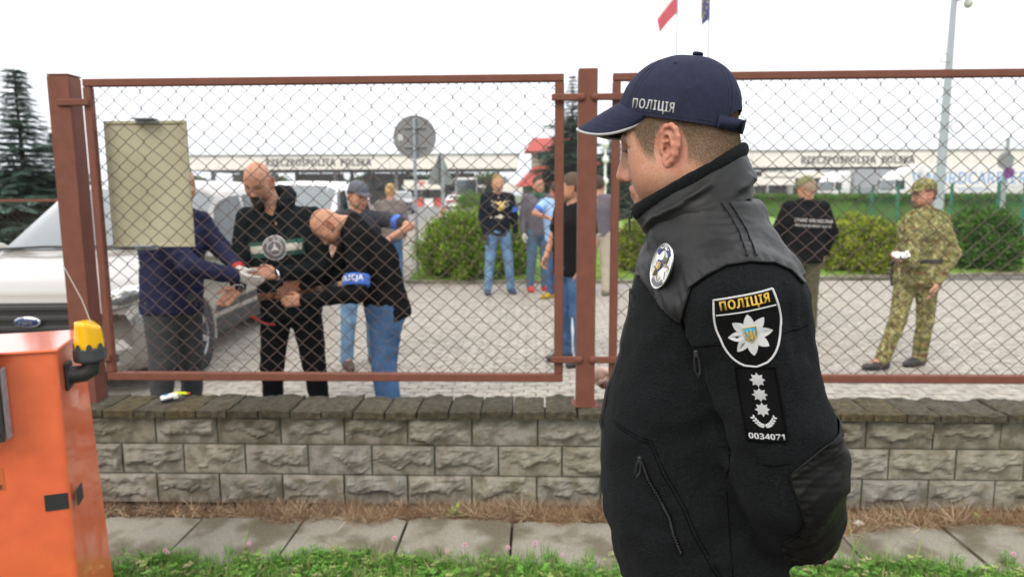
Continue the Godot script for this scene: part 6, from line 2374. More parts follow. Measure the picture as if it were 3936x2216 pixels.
func strip(w: float, h: float, nx := 12, ny := 4) -> MB:
	var mb := MB.new()
	mb.sm = 0
	for jy in ny:
		for i in nx:
			var x0 := (float(i) / nx - 0.5) * w
			var x1 := (float(i + 1) / nx - 0.5) * w
			var y0 := (float(jy) / ny - 0.5) * h
			var y1 := (float(jy + 1) / ny - 0.5) * h
			mb.quad(Vector3(x0, y0, 0), Vector3(x1, y0, 0), Vector3(x1, y1, 0), Vector3(x0, y1, 0))
	return mb

func armband(o: Node3D, q: Dictionary, a: Vector3, b2: Vector3, r: float, w: float, words := "") -> void:
	# a blue band round the upper arm
	var s := Sdf.new()
	var d := (b2 - a).normalized()
	s.cap(a - d * 0.2, b2 + d * 0.2, r, r, 0.01)
	s.fill(0.009)
	var mid := (a + b2) / 2
	s.clip(func(p: Vector3) -> float: return absf((p - mid).dot(d)) - w / 2)
	put("armband", net_mesh([s.nets()]), M.police_blue, o)

func cap_mesh(mb: MB, c: Vector3, b: Basis, k: float, brim := true) -> void:
	mb.sm = 0
	var rings := []
	for i in 9:
		var t := i / 8.0
		var rr := sqrt(maxf(1.0 - pow(t, 2.4), 0.0))
		var ring := PackedVector3Array()
		for e in 24:
			var a := TAU * e / 24
			ring.append(c + b * (Vector3(sin(a) * 0.087 * rr, 0.02 + t * 0.105, cos(a) * 0.108 * rr - 0.004) * k))
		rings.append(ring)
	mb.loft(rings)
	if brim:
		for i in 10:
			var p := []
			for e in 2:
				var a := deg_to_rad(-62 + 124 * (i + e) / 10.0)
				var inn := Vector3(sin(a) * 0.085, 0.024, cos(a) * 0.104)
				var l := 0.068 * pow(cos(a * 1.35), 0.6)
				p.append(c + b * (inn * k))
				p.append(c + b * ((inn + Vector3(0, -0.022 * l / 0.07 - 0.012 * sin(a) * sin(a), l)) * k))
			var dn := b.y * -0.004
			mb.quad(p[0], p[1], p[3], p[2])
			mb.quad(p[0] + dn, p[2] + dn, p[3] + dn, p[1] + dn)
			mb.quad(p[1] + dn, p[3] + dn, p[3], p[1])

func people() -> void:
	var red := mat(0.4, 0.02, 0.02, 0.7)
	var orange := textured(mat(0.6, 0.2, 0.04, 0.5), M.grain, 4.0)
	var brown_hair := mat(0.075, 0.045, 0.028, 0.8)
	var dark_hair := mat(0.045, 0.03, 0.023, 0.85)
	var grey_cloth := textured(mat(0.11, 0.1, 0.12, 0.95), null, 5.0, M.fine, 0.1)
	var glove_w := mat(0.55, 0.51, 0.47, 0.7)
	var mb: MB
	# man in handcuffs, hoodie with a round emblem
	var q := {"label": "bald bearded man in black hoodie with green and white stripe, held by the wrists", "at": Vector3(-1.58, 0, -4.85), "yaw": 0.0, "h": 1.06, "cell": 0.013, "fine": 0.0055, "wide": 1.08, "seed": 21,
		"wj": {"hip": Vector3(-1.56, 0.87, -4.88), "chest": Vector3(-1.6, 1.26, -4.88), "neck": Vector3(-1.635, 1.5, -4.865), "head": Vector3(-1.7, 1.735, -4.74), "sl": Vector3(-1.385, 1.45, -4.88), "el": Vector3(-1.3, 1.12, -4.78), "wl": Vector3(-1.53, 1.1, -4.545), "sr": Vector3(-1.83, 1.45, -4.88), "er": Vector3(-1.87, 1.1, -4.75), "wr": Vector3(-1.765, 1.02, -4.47), "kl": Vector3(-1.41, 0.42, -4.86), "kr": Vector3(-1.71, 0.42, -4.86), "al": Vector3(-1.39, 0.09, -4.9), "ar": Vector3(-1.73, 0.09, -4.9)},
		"wd": {"hf": Vector3(-0.12, -0.5, 0.86), "hu": Vector3(0, 0.86, 0.5), "hl": Vector3(-1, 0.12, 0.3), "pl": Vector3(-0.2, -0.4, -1), "hr": Vector3(-0.55, -0.6, 0.35), "pr": Vector3(0.35, 0.25, 1)},
		"j": {"curl": 0.45, "curlr": 0.9}, "skin": Color(0.52, 0.29, 0.2), "beard": dark_hair, "beard_len": 0.05, "brow": dark_hair, "trousers": M.black_cloth, "shoes": M.black, "top": textured(mat(0.0095, 0.0125, 0.014, 0.95, 0, 0.15), null, 5.0, M.fine, 0.1), "top_name": "hoodie", "hood": true, "belt": orange, "belt_at": 0.065, "skirt": 0.05, "fold": 0.01}
	var o := person(q)
	var at := Vector3(-0.02, 1.26, 0.0)
	var rt := Vector3(1, 0.09, 0).normalized()
	var up := Vector3(-0.09, 1, 0).normalized()
	put("green_stripe", on_top(q, strip(0.37, 0.105), at + up * -0.005, rt, up, 0.0035), mat(0.012, 0.085, 0.06, 0.8), o)
	put("white_stripe", on_top(q, strip(0.35, 0.05), at + up * -0.002, rt, up, 0.006), mat(0.5, 0.48, 0.42, 0.8), o)
	mb = MB.new()
	disc(mb, 0.0, 0.082)
	put("emblem_ground", on_top(q, mb, at, rt, up, 0.0095), mat(0.11, 0.11, 0.12, 0.7), o)
	mb = MB.new()
	disc(mb, 0.077, 0.084)
	disc(mb, 0.046, 0.052)
	for k in 3:
		var a := PI / 2 + TAU * k / 3
		var d := Vector3(cos(a), sin(a), 0)
		var e := Vector3(-d.y, d.x, 0)
		mb.tri(d * 0.047, e * 0.011 - d * 0.004, -e * 0.011 - d * 0.004)
	put("emblem", on_top(q, mb, at, rt, up, 0.012), mat(0.5, 0.48, 0.47, 0.6), o)
	mb = MB.new()
	for k in 9:
		var a := PI / 2 + 0.9 - 0.225 * k
		mb.sm = 0
		var d := Vector3(cos(a), sin(a), 0)
		var e := Vector3(-d.y, d.x, 0)
		if k % 3 != 2: mb.quad(d * 0.059 + e * 0.005, d * 0.059 - e * 0.002, d * 0.069 - e * 0.002, d * 0.069 + e * 0.005)
	put("emblem_letters", on_top(q, mb, at, rt, up, 0.012), mat(0.5, 0.48, 0.47, 0.6), o)
	for sd in [1.0, -1.0]:
		mb = MB.new()
		mb.sm = 0
		var cord := []
		for i in 9:
			var cp := Vector3(0.0 + sd * (0.035 + 0.006 * sin(i * 0.9)), 1.44 - 0.02 * i, 0.4)
			cord.append((q.sdf as Sdf).march(cp, Vector3(0, 0, -1), 0.6) + Vector3(0, 0, 0.005))
		mb.tube(cord, 0.0035, 5)
		put("drawstring", mb, M.black_cloth, o)
	for k in 2:
		mb = MB.new()
		mb.sm = 0
		var wv: Vector3 = q.J[["wl", "wr"][k]] - (q.J[["wl", "wr"][k]] - q.J[["el", "er"][k]]).normalized() * -0.012
		var ax: Vector3 = (q.J[["wl", "wr"][k]] - q.J[["el", "er"][k]]).normalized()
		var bb := face_basis(ax, Vector3(0.1, 1, 0.1))
		var pts := []
		for i in 17: pts.append(wv + bb * Vector3(cos(TAU * i / 16) * 0.036, sin(TAU * i / 16) * 0.032, 0))
		mb.tube(pts, 0.007, 6, false)
		put("handcuff", mb, M.chrome, o)
	mb = MB.new()
	mb.sm = 0
	var drop := []
	for i in 9: drop.append(Vector3(-0.2 + 0.02 * i, 0.8 - 0.028 * sin(i / 8.0 * PI * 0.7) - 0.012 * i * 0.4, 0.15 + 0.012 * sin(i / 8.0 * PI)))
	mb.tube(drop, 0.008, 6)
	put("red_cord", mb, red, o)
	# man in navy sweater, his head behind the board
	q = {"label": "man in navy blue sweater behind the notice board, pale glove on his hand", "at": Vector3(-2.28, 0, -4.62), "yaw": 1.15, "h": 1.03, "cell": 0.013, "fine": 0.0065, "wide": 1.12, "seed": 22,
		"wj": {"hip": Vector3(-2.28, 0.93, -4.64), "chest": Vector3(-2.27, 1.3, -4.68), "neck": Vector3(-2.25, 1.52, -4.68), "head": Vector3(-2.2, 1.72, -4.68), "sr": Vector3(-2.25, 1.4, -4.5), "er": Vector3(-2.03, 1.17, -4.38), "wr": Vector3(-1.76, 1.1, -4.455), "sl": Vector3(-2.17, 1.43, -4.87), "el": Vector3(-2.01, 1.24, -4.85), "wl": Vector3(-1.82, 1.13, -4.63)},
		"wd": {"hr": Vector3(1, -0.28, 0.1), "pr": Vector3(0.1, 0.4, -1), "hl": Vector3(1, -0.2, 0.5), "pl": Vector3(0.3, -0.6, 0.6)}, "j": {"curl": 0.55}, "gloves": {"m": glove_w},
		"hair": brown_hair, "trousers": textured(mat(0.035, 0.037, 0.04, 0.9), null, 4.0, M.fine, 0.2), "shoes": M.black, "top": M.navy_knit, "top_name": "sweater", "skirt": 0.05, "fold": 0.011, "collar": 0.2}
	o = person(q)
	var s := Sdf.new()
	var wv2: Vector3 = q.J.wl
	var dv: Vector3 = (q.J.wl - q.J.el).normalized()
	s.cap(wv2 - dv * 0.025, wv2 - dv * 0.012, 0.047, 0.047, 0.01)
	put("red_cuff", net_mesh([s.fill(0.008).nets()]), red, o)
	# bald man in black bending to the belt
	q = {"label": "bald bearded man in black shirt and blue jeans bending forward, blue police armband", "at": Vector3(-0.87, 0, -4.68), "yaw": -1.45, "h": 1.0, "cell": 0.013, "fine": 0.0055, "wide": 1.1, "seed": 23,
		"wj": {"hip": Vector3(-0.85, 0.88, -4.68), "chest": Vector3(-0.93, 1.19, -4.68), "neck": Vector3(-1.06, 1.42, -4.66), "head": Vector3(-1.225, 1.432, -4.6), "sl": Vector3(-0.99, 1.33, -4.48), "el": Vector3(-0.98, 1.0, -4.36), "wl": Vector3(-1.36, 0.935, -4.49), "sr": Vector3(-1.1, 1.31, -4.85), "er": Vector3(-1.24, 1.07, -4.86), "wr": Vector3(-1.42, 1.02, -4.68), "kl": Vector3(-0.86, 0.46, -4.57), "kr": Vector3(-0.9, 0.46, -4.78), "al": Vector3(-0.82, 0.09, -4.56), "ar": Vector3(-0.86, 0.09, -4.8)},
		"wd": {"hf": Vector3(-0.5, -0.82, 0.12), "hu": Vector3(-0.82, 0.5, 0.1), "hl": Vector3(-1, -0.05, -0.1), "hr": Vector3(-0.8, -0.3, 0.3), "pl": Vector3(0, -0.3, -1), "pr": Vector3(0, -0.3, 1)}, "j": {"curl": 0.6},
		"skin": Color(0.55, 0.3, 0.2), "beard": brown_hair, "beard_len": 0.005, "brow": brown_hair, "trousers": M.denim, "shoes": M.black, "leg": 1.15, "cuff": 0.075, "top": M.black_cloth, "skirt": 0.06, "collar": 0.25, "loose": 1.02}
	o = person(q)
	armband(o, q, q.J.sl.lerp(q.J.el, 0.55), q.J.sl.lerp(q.J.el, 1.0), 0.083, 0.075)
	var mid: Vector3 = q.J.sl.lerp(q.J.el, 0.775)
	var ad: Vector3 = (q.J.el - q.J.sl).normalized()
	var vx := Vector3(0, 0, 1).cross(ad).normalized()
	var out := vx
	var near := (Basis(Vector3.UP, 1.45) * Vector3(-0.35, 0, 1)).normalized()
	near = (near - ad * near.dot(ad)).normalized()
	var sdx := ad.cross(near) * -1.0
	put("armband_lettering", bent(text_mesh("POLICJA", 0.034, 0.001), func(p: Vector3) -> Vector3:
		var a := p.x / 0.085
		return mid + (near * cos(a) + (-ad).cross(near) * sin(a)) * (0.087 + p.z) - ad * p.y), M.white, o)
	# man with a cap behind him
	q = {"label": "man in grey cap and dark shirt behind the bending man, elbow raised", "at": Vector3(-1.42, 0, -6.5), "yaw": 0.6, "h": 0.97, "cell": 0.02, "fine": 0.008, "seed": 24,
		"wj": {"sl": Vector3(-1.16, 1.38, -6.5), "el": Vector3(-0.91, 1.33, -6.32), "wl": Vector3(-1.1, 1.22, -6.2), "ar": Vector3(-1.55, 0.09, -6.4), "kr": Vector3(-1.52, 0.46, -6.4)},
		"wd": {"hf": Vector3(0.75, -0.2, 0.6)}, "hair": dark_hair, "trousers": M.denim_light, "shoes": textured(mat(0.06, 0.035, 0.025, 0.6), null, 3.0), "top": mat(0.02, 0.022, 0.032, 0.9), "sleeves": "short"}
	o = person(q)
	mb = MB.new()
	cap_mesh(mb, q.J.head, q.B, 0.97)
	put("cap", mb, mat(0.09, 0.095, 0.12, 0.85), o)
	armband(o, q, q.J.sl.lerp(q.J.el, 0.4), q.J.sl.lerp(q.J.el, 0.6), 0.073, 0.07)
	# woman far behind
	q = {"label": "fair haired person in grey brown jacket seen from behind, in front of the dark car", "at": Vector3(-2.06, 0, -12.0), "yaw": PI + 0.25, "h": 1.0, "cell": 0.024, "fine": 0.011, "seed": 25, "hair": mat(0.42, 0.26, 0.1, 0.7), "hair_up": 0.014, "bun": true, "trousers": M.denim, "shoes": M.black, "top": textured(mat(0.15, 0.125, 0.115, 0.9), null, 3.0, M.grain, 0.3), "top_name": "jacket", "collar": 0.4, "skirt": 0.07, "loose": 1.05}
	person(q)
	# the group by the round bush
	q = {"label": "man in black skull sweater, black gloves and faded jeans by the round bush", "at": Vector3(-0.22, 0, -11.26), "yaw": 0.15, "h": 1.075, "cell": 0.022, "fine": 0.01, "seed": 26,
		"j": {"al": Vector3(0.19, 0.09, 0.0), "ar": Vector3(-0.17, 0.09, 0.06), "kl": Vector3(0.15, 0.5, 0.02), "kr": Vector3(-0.13, 0.5, 0.05), "wr": Vector3(-0.2, 0.9, 0.1), "wl": Vector3(0.27, 0.92, -0.02), "el": Vector3(0.25, 1.17, -0.03), "curl": 0.8},
		"wd": {"hf": Vector3(0.25, -0.05, 1)}, "gloves": {"m": M.black}, "hair": mat(0.3, 0.2, 0.08, 0.8), "skin": Color(0.55, 0.32, 0.22), "trousers": M.denim_light, "shoes": mat(0.03, 0.05, 0.12, 0.7), "top": mat(0.011, 0.014, 0.019, 0.9, 0, 0.2), "top_name": "sweater", "skirt": 0.03}
	o = person(q)
	mb = MB.new()
	mb.prism(PackedVector2Array([Vector2(-0.1, 0.08), Vector2(-0.03, 0.05), Vector2(0, 0.075), Vector2(0.03, 0.05), Vector2(0.1, 0.09), Vector2(0.085, -0.02), Vector2(0.03, -0.08), Vector2(-0.03, -0.08), Vector2(-0.08, -0.02)]), 0.003)
	put("gold_print", on_top(q, mb, Vector3(0.02, 1.42, 0), Vector3(1, 0, 0), Vector3(0, 1, 0), 0.008), mat(0.55, 0.4, 0.14, 0.6), o)
	mb = MB.new()
	mb.sm = 0
	disc(mb, 0.0, 0.035)
	for sd in [1.0, -1.0]: mb.quad(Vector3(sd * 0.03 - 0.0, -0.014, 0), Vector3(sd * 0.16, -0.024, 0), Vector3(sd * 0.16, -0.002, 0), Vector3(sd * 0.03, 0.01, 0)) if sd > 0 else mb.quad(Vector3(-0.16, -0.024, 0), Vector3(-0.03, -0.014, 0), Vector3(-0.03, 0.01, 0), Vector3(-0.16, -0.002, 0))
	put("white_print", on_top(q, mb, Vector3(0.02, 1.25, 0), Vector3(1, 0, 0), Vector3(0, 1, 0), 0.008), mat(0.55, 0.5, 0.42, 0.7), o)
	mb = MB.new()
	for sd in [1.0, -1.0]:
		for k in 4: mb.ball(Vector3(sd * (0.1 + 0.03 * (k % 2)), 0.03 * k - 0.04, 0), Vector3(0.016, 0.009, 0.002), 8, 4)
	tag(put("white_specks", on_top(q, mb, Vector3(0.02, 1.44, 0), Vector3(1, 0, 0), Vector3(0, 1, 0), 0.006), mat(0.45, 0.42, 0.38, 0.7), o), "", "", "", "stuff")
	armband(o, q, q.J.sl.lerp(q.J.el, 0.55), q.J.sl.lerp(q.J.el, 0.75), 0.085, 0.08)
	q = {"label": "man in grey jacket with green scarf and red shoes beside the light blue shirt", "at": Vector3(0.43, 0, -11.5), "yaw": 0.35, "h": 1.06, "cell": 0.022, "fine": 0.01, "seed": 27, "j": {"wr": Vector3(-0.27, 0.92, 0.06), "curl": 0.8}, "gloves": {"m": glove_w, "only": "wr"}, "hair": dark_hair, "trousers": textured(mat(0.07, 0.13, 0.2, 0.9), null, 2.0, M.fine, 0.1), "shoes": mat(0.55, 0.03, 0.035, 0.6), "top": grey_cloth, "top_name": "jacket"}
	o = person(q)
	s = Sdf.new()
	for i in 10:
		var a := TAU * i / 10
		s.cap(q.J.neck + Vector3(sin(a) * 0.085, 0.03 + 0.02 * -cos(a), cos(a) * 0.085), q.J.neck + Vector3(sin(a + 0.63) * 0.085, 0.03 + 0.02 * -cos(a + 0.63), cos(a + 0.63) * 0.085), 0.034, 0.034, 0.02)
	s.cap(q.J.neck + Vector3(0.02, 0.0, 0.1), q.J.neck + Vector3(0.03, -0.17, 0.14), 0.04, 0.05, 0.03)
	put("scarf", net_mesh([s.fill(0.012).nets()]), textured(mat(0.1, 0.36, 0.22, 0.9), M.grain, 4.0), o)
	q = {"label": "man in light blue shirt with folded arms, half hidden by the gate frame", "at": Vector3(0.68, 0, -10.65), "yaw": -0.7, "h": 1.0, "cell": 0.022, "fine": 0.01, "seed": 28,
		"wj": {"er": Vector3(0.34, 1.32, -10.5), "wr": Vector3(0.56, 1.25, -10.3), "sr": Vector3(0.5, 1.47, -10.62), "el": Vector3(0.85, 1.2, -10.45), "wl": Vector3(0.68, 1.0, -10.28)}, "wd": {"hr": Vector3(0.8, -0.4, 0.3), "hl": Vector3(-0.3, -0.4, 0.6), "hf": Vector3(-0.5, -0.1, -0.8)}, "skin": Color(0.48, 0.24, 0.15),
		"hair": dark_hair, "trousers": M.denim, "shoes": mat(0.5, 0.32, 0.03, 0.6), "top": mat(0.3, 0.47, 0.72, 0.85), "sleeves": "short"}
	o = person(q)
	armband(o, q, q.J.sr.lerp(q.J.er, 0.5), q.J.sr.lerp(q.J.er, 0.8), 0.075, 0.06)
	q = {"label": "man in grey shirt and light trousers mostly hidden by the gate post", "at": Vector3(1.36, 0, -11.0), "yaw": PI - 0.4, "h": 1.05, "cell": 0.022, "fine": 0.01, "seed": 29, "j": {"er": Vector3(-0.27, 1.18, 0.0), "wr": Vector3(-0.22, 0.95, 0.12)}, "hair": dark_hair, "trousers": mat(0.4, 0.35, 0.28, 0.9), "shoes": mat(0.12, 0.13, 0.08), "top": grey_cloth, "sleeves": "short"}
	o = person(q)
	armband(o, q, q.J.sr.lerp(q.J.er, 0.45), q.J.sr.lerp(q.J.er, 0.75), 0.078, 0.085)
	# man in black T-shirt between frame and post
	q = {"label": "short haired man in black T-shirt and jeans between gate frame and post", "at": Vector3(0.57, 0, -6.55), "yaw": -1.0, "h": 1.01, "cell": 0.016, "fine": 0.007, "wide": 1.1, "seed": 30, "wd": {"hf": Vector3(-1, -0.06, -0.22)}, "j": {"er": Vector3(-0.24, 1.18, 0.05), "wr": Vector3(-0.12, 1.0, 0.22), "hr": Vector3(0.5, -0.6, 0.6), "el": Vector3(0.27, 1.17, -0.02)}, "hair": brown_hair, "trousers": M.denim, "shoes": M.black, "top": mat(0.009, 0.009, 0.01, 0.9, 0, 0.2), "sleeves": "short", "skirt": 0.06}
	o = person(q)
	mb = MB.new()
	mb.box(Vector3(-0.2, 0.42, 0.16), Vector3(0.004, 0.14, 0.2), 0.0005, Basis(Vector3.RIGHT, 0.5))
	var pp := put("paper_sheet", mb, M.white)
	pp.position = o.position + Vector3(0.16, 0.0, 0.35)
	tag(pp, "white sheet of paper held low beside the man in the black T-shirt", "paper")
	# border guard from behind
	q = {"label": "border guard in black jacket and olive cap, seen from behind", "at": Vector3(3.32, 0, -7.95), "yaw": PI - 0.2, "h": 1.0, "cell": 0.016, "fine": 0.008, "wide": 1.16, "seed": 31, "wd": {"hf": Vector3(-0.5, -0.25, -0.8)}, "j": {"el": Vector3(0.3, 1.17, -0.02), "er": Vector3(-0.3, 1.17, -0.02)}, "hair": mat(0.28, 0.2, 0.14, 0.8), "trousers": mat(0.07, 0.07, 0.035, 0.9), "shoes": M.black, "top": textured(mat(0.008, 0.008, 0.01, 0.9, 0, 0.2), null, 3.0, M.grain, 0.2), "top_name": "jacket", "collar": 0.45, "loose": 1.06, "skirt": 0.08}
	o = person(q)
	mb = MB.new()
	cap_mesh(mb, q.J.head, q.B, 1.0)
	put("cap", mb, mat(0.17, 0.17, 0.08, 0.9), o)
	var back := Vector3(-0.07, 1.3, 0)
	for k in 2:
		put("back_lettering", on_top(q, text_mesh(["STRAŻ GRANICZNA", "POLISH BORDER GUARD"][k], [0.034, 0.025][k], 0.001), back + Vector3(0, -0.062 * k, 0), Vector3(-1, -0.06, 0).normalized(), Vector3(-0.06, 1, 0).normalized(), 0.006), mat(0.5, 0.5, 0.5, 0.6), o)
	# soldier
	q = {"label": "bearded soldier in camouflage uniform and glasses, reading a notebook", "at": Vector3(3.72, 0, -6.35), "yaw": -0.95, "h": 0.965, "cell": 0.014, "fine": 0.0065, "wide": 1.06, "seed": 32, "cuff": 0.065,
		"wj": {"wr": Vector3(3.42, 1.03, -6.1), "er": Vector3(3.56, 0.98, -6.2), "sr": Vector3(3.6, 1.35, -6.28), "wl": Vector3(3.78, 0.8, -6.16), "el": Vector3(3.98, 1.06, -6.28), "sl": Vector3(3.9, 1.36, -6.38), "al": Vector3(3.8, 0.09, -6.38), "kl": Vector3(3.8, 0.46, -6.33), "ar": Vector3(3.38, 0.1, -6.24), "kr": Vector3(3.5, 0.47, -6.24), "hip": Vector3(3.71, 0.9, -6.35)},
		"wd": {"hf": Vector3(-1, -0.05, 0.05), "hr": Vector3(-0.9, 0.1, 0.3), "pr": Vector3(0, 0.5, 0.6), "hl": Vector3(-0.35, -1, 0.1), "pl": Vector3(-0.8, 0.2, -0.4), "tr": Vector3(-1, 0, 0.15), "tl": Vector3(-1, 0, 0.4)}, "j": {"curl": 0.7},
		"skin": Color(0.55, 0.31, 0.23), "hair": mat(0.13, 0.075, 0.045, 0.8), "beard": mat(0.14, 0.08, 0.05, 0.85), "beard_len": 0.012, "trousers": M.camo, "shoes": M.black, "top": M.camo, "top_name": "jacket", "belt": M.black, "belt_at": 0.1, "skirt": 0.1, "loose": 1.05, "fold": 0.012, "collar": 0.3}
	o = person(q)
	mb = MB.new()
	cap_mesh(mb, q.J.head, q.B, 0.99)
	put("cap", mb, M.camo, o)
	mb = MB.new()
	mb.sm = 0
	var hb: Basis = q.B
	for sd in [1.0, -1.0]:
		var pts := []
		for i in 13: pts.append(q.J.head + hb * (Vector3(0.032 * sd + cos(TAU * i / 12) * 0.021, -0.034 + sin(TAU * i / 12) * 0.016, 0.106 - absf(cos(TAU * i / 12)) * 0.003) * 0.965))
		mb.tube(pts, 0.0016, 5, false)
		mb.tube([q.J.head + hb * Vector3(0.052 * sd, -0.03, 0.1), q.J.head + hb * Vector3(0.076 * sd, -0.03, 0.0)], 0.0016, 5)
	put("glasses", mb, M.black, o)
	mb = MB.new()
	mb.box(Vector3(-0.19, 0.83, 0.06), Vector3(0.04, 0.17, 0.09), 0.012, Basis(Vector3(0, 0, 1), 0.1))
	mb.box(Vector3(-0.195, 0.94, 0.08), Vector3(0.03, 0.09, 0.05), 0.008, Basis(Vector3.RIGHT, 0.5))
	put("holster", mb, M.black, o)
	var nb := thing("notebook", "open black notebook with white pages in the soldier's hand", "notebook", Vector3(3.37, 1.07, -6.04), -0.5)
	nb.scale = Vector3.ONE * 0.72
	for sd in [1.0, -1.0]:
		mb = MB.new()
		mb.box(Vector3(0.05 * sd, 0.0, 0), Vector3(0.1, 0.008, 0.14), 0.002, Basis(Vector3(0, 0, 1), 0.35 * sd) * Basis(Vector3.RIGHT, 0.5))
		put("cover", mb, M.black, nb)
		mb = MB.new()
		mb.box(Vector3(0.05 * sd, 0.008, 0), Vector3(0.092, 0.007, 0.132), 0.002, Basis(Vector3(0, 0, 1), 0.35 * sd) * Basis(Vector3.RIGHT, 0.5))
		put("page", mb, M.white, nb)

func disc(mb: MB, r0: float, r1: float) -> void:
	mb.sm = 0
	var rows := 3
	for i in 36:
		for k in rows:
			var a0 := TAU * i / 36
			var a1 := TAU * (i + 1) / 36
			var ra := lerpf(r0, r1, float(k) / rows)
			var rb := lerpf(r0, r1, float(k + 1) / rows)
			mb.quad(Vector3(cos(a0), sin(a0), 0) * ra, Vector3(cos(a0), sin(a0), 0) * rb, Vector3(cos(a1), sin(a1), 0) * rb, Vector3(cos(a1), sin(a1), 0) * ra)

# ---------------------------------------------------------------- the officer
# His own axes: x backwards, y up, z to his left (towards the camera).
const OY := [0.80, 0.95, 1.0, 1.05, 1.1, 1.16, 1.2, 1.25, 1.3, 1.35, 1.4, 1.45, 1.5, 1.54, 1.58, 1.62]
const OF := [-0.135, -0.142, -0.155, -0.166, -0.173, -0.177, -0.177, -0.166, -0.153, -0.143, -0.135, -0.125, -0.108, -0.096, -0.09, -0.09]
const OB := [0.150, 0.155, 0.15, 0.146, 0.143, 0.142, 0.142, 0.146, 0.152, 0.16, 0.166, 0.163, 0.142, 0.115, 0.088, 0.07]
const OW := [0.19, 0.196, 0.197, 0.194, 0.19, 0.187, 0.185, 0.184, 0.185, 0.186, 0.186, 0.18, 0.158, 0.12, 0.09, 0.085]

func torso_at(p: Vector3) -> float:
	var y := clampf(p.y, 0.80, 1.6199)
	var k := 0
	while OY[k + 1] < y: k += 1
	var t: float = (y - OY[k]) / (OY[k + 1] - OY[k])
	t = t * t * (3.0 - 2.0 * t) * 0.4 + t * 0.6
	var f: float = lerpf(OF[k], OF[k + 1], t)
	var b: float = lerpf(OB[k], OB[k + 1], t)
	var w: float = lerpf(OW[k], OW[k + 1], t)
	var dx := absf(p.x - (f + b) * 0.5) / ((b - f) * 0.5)
	var dz := absf(p.z) / w
	var r := pow(pow(dx, 2.35) + pow(dz, 2.35), 1.0 / 2.35)
	var d := (r - 1.0) * minf((b - f) * 0.5, w)
	var hem := 0.962 - p.x * 0.05 - 0.012 * dz
	return maxf(maxf(d, hem - p.y), p.y - 1.6)

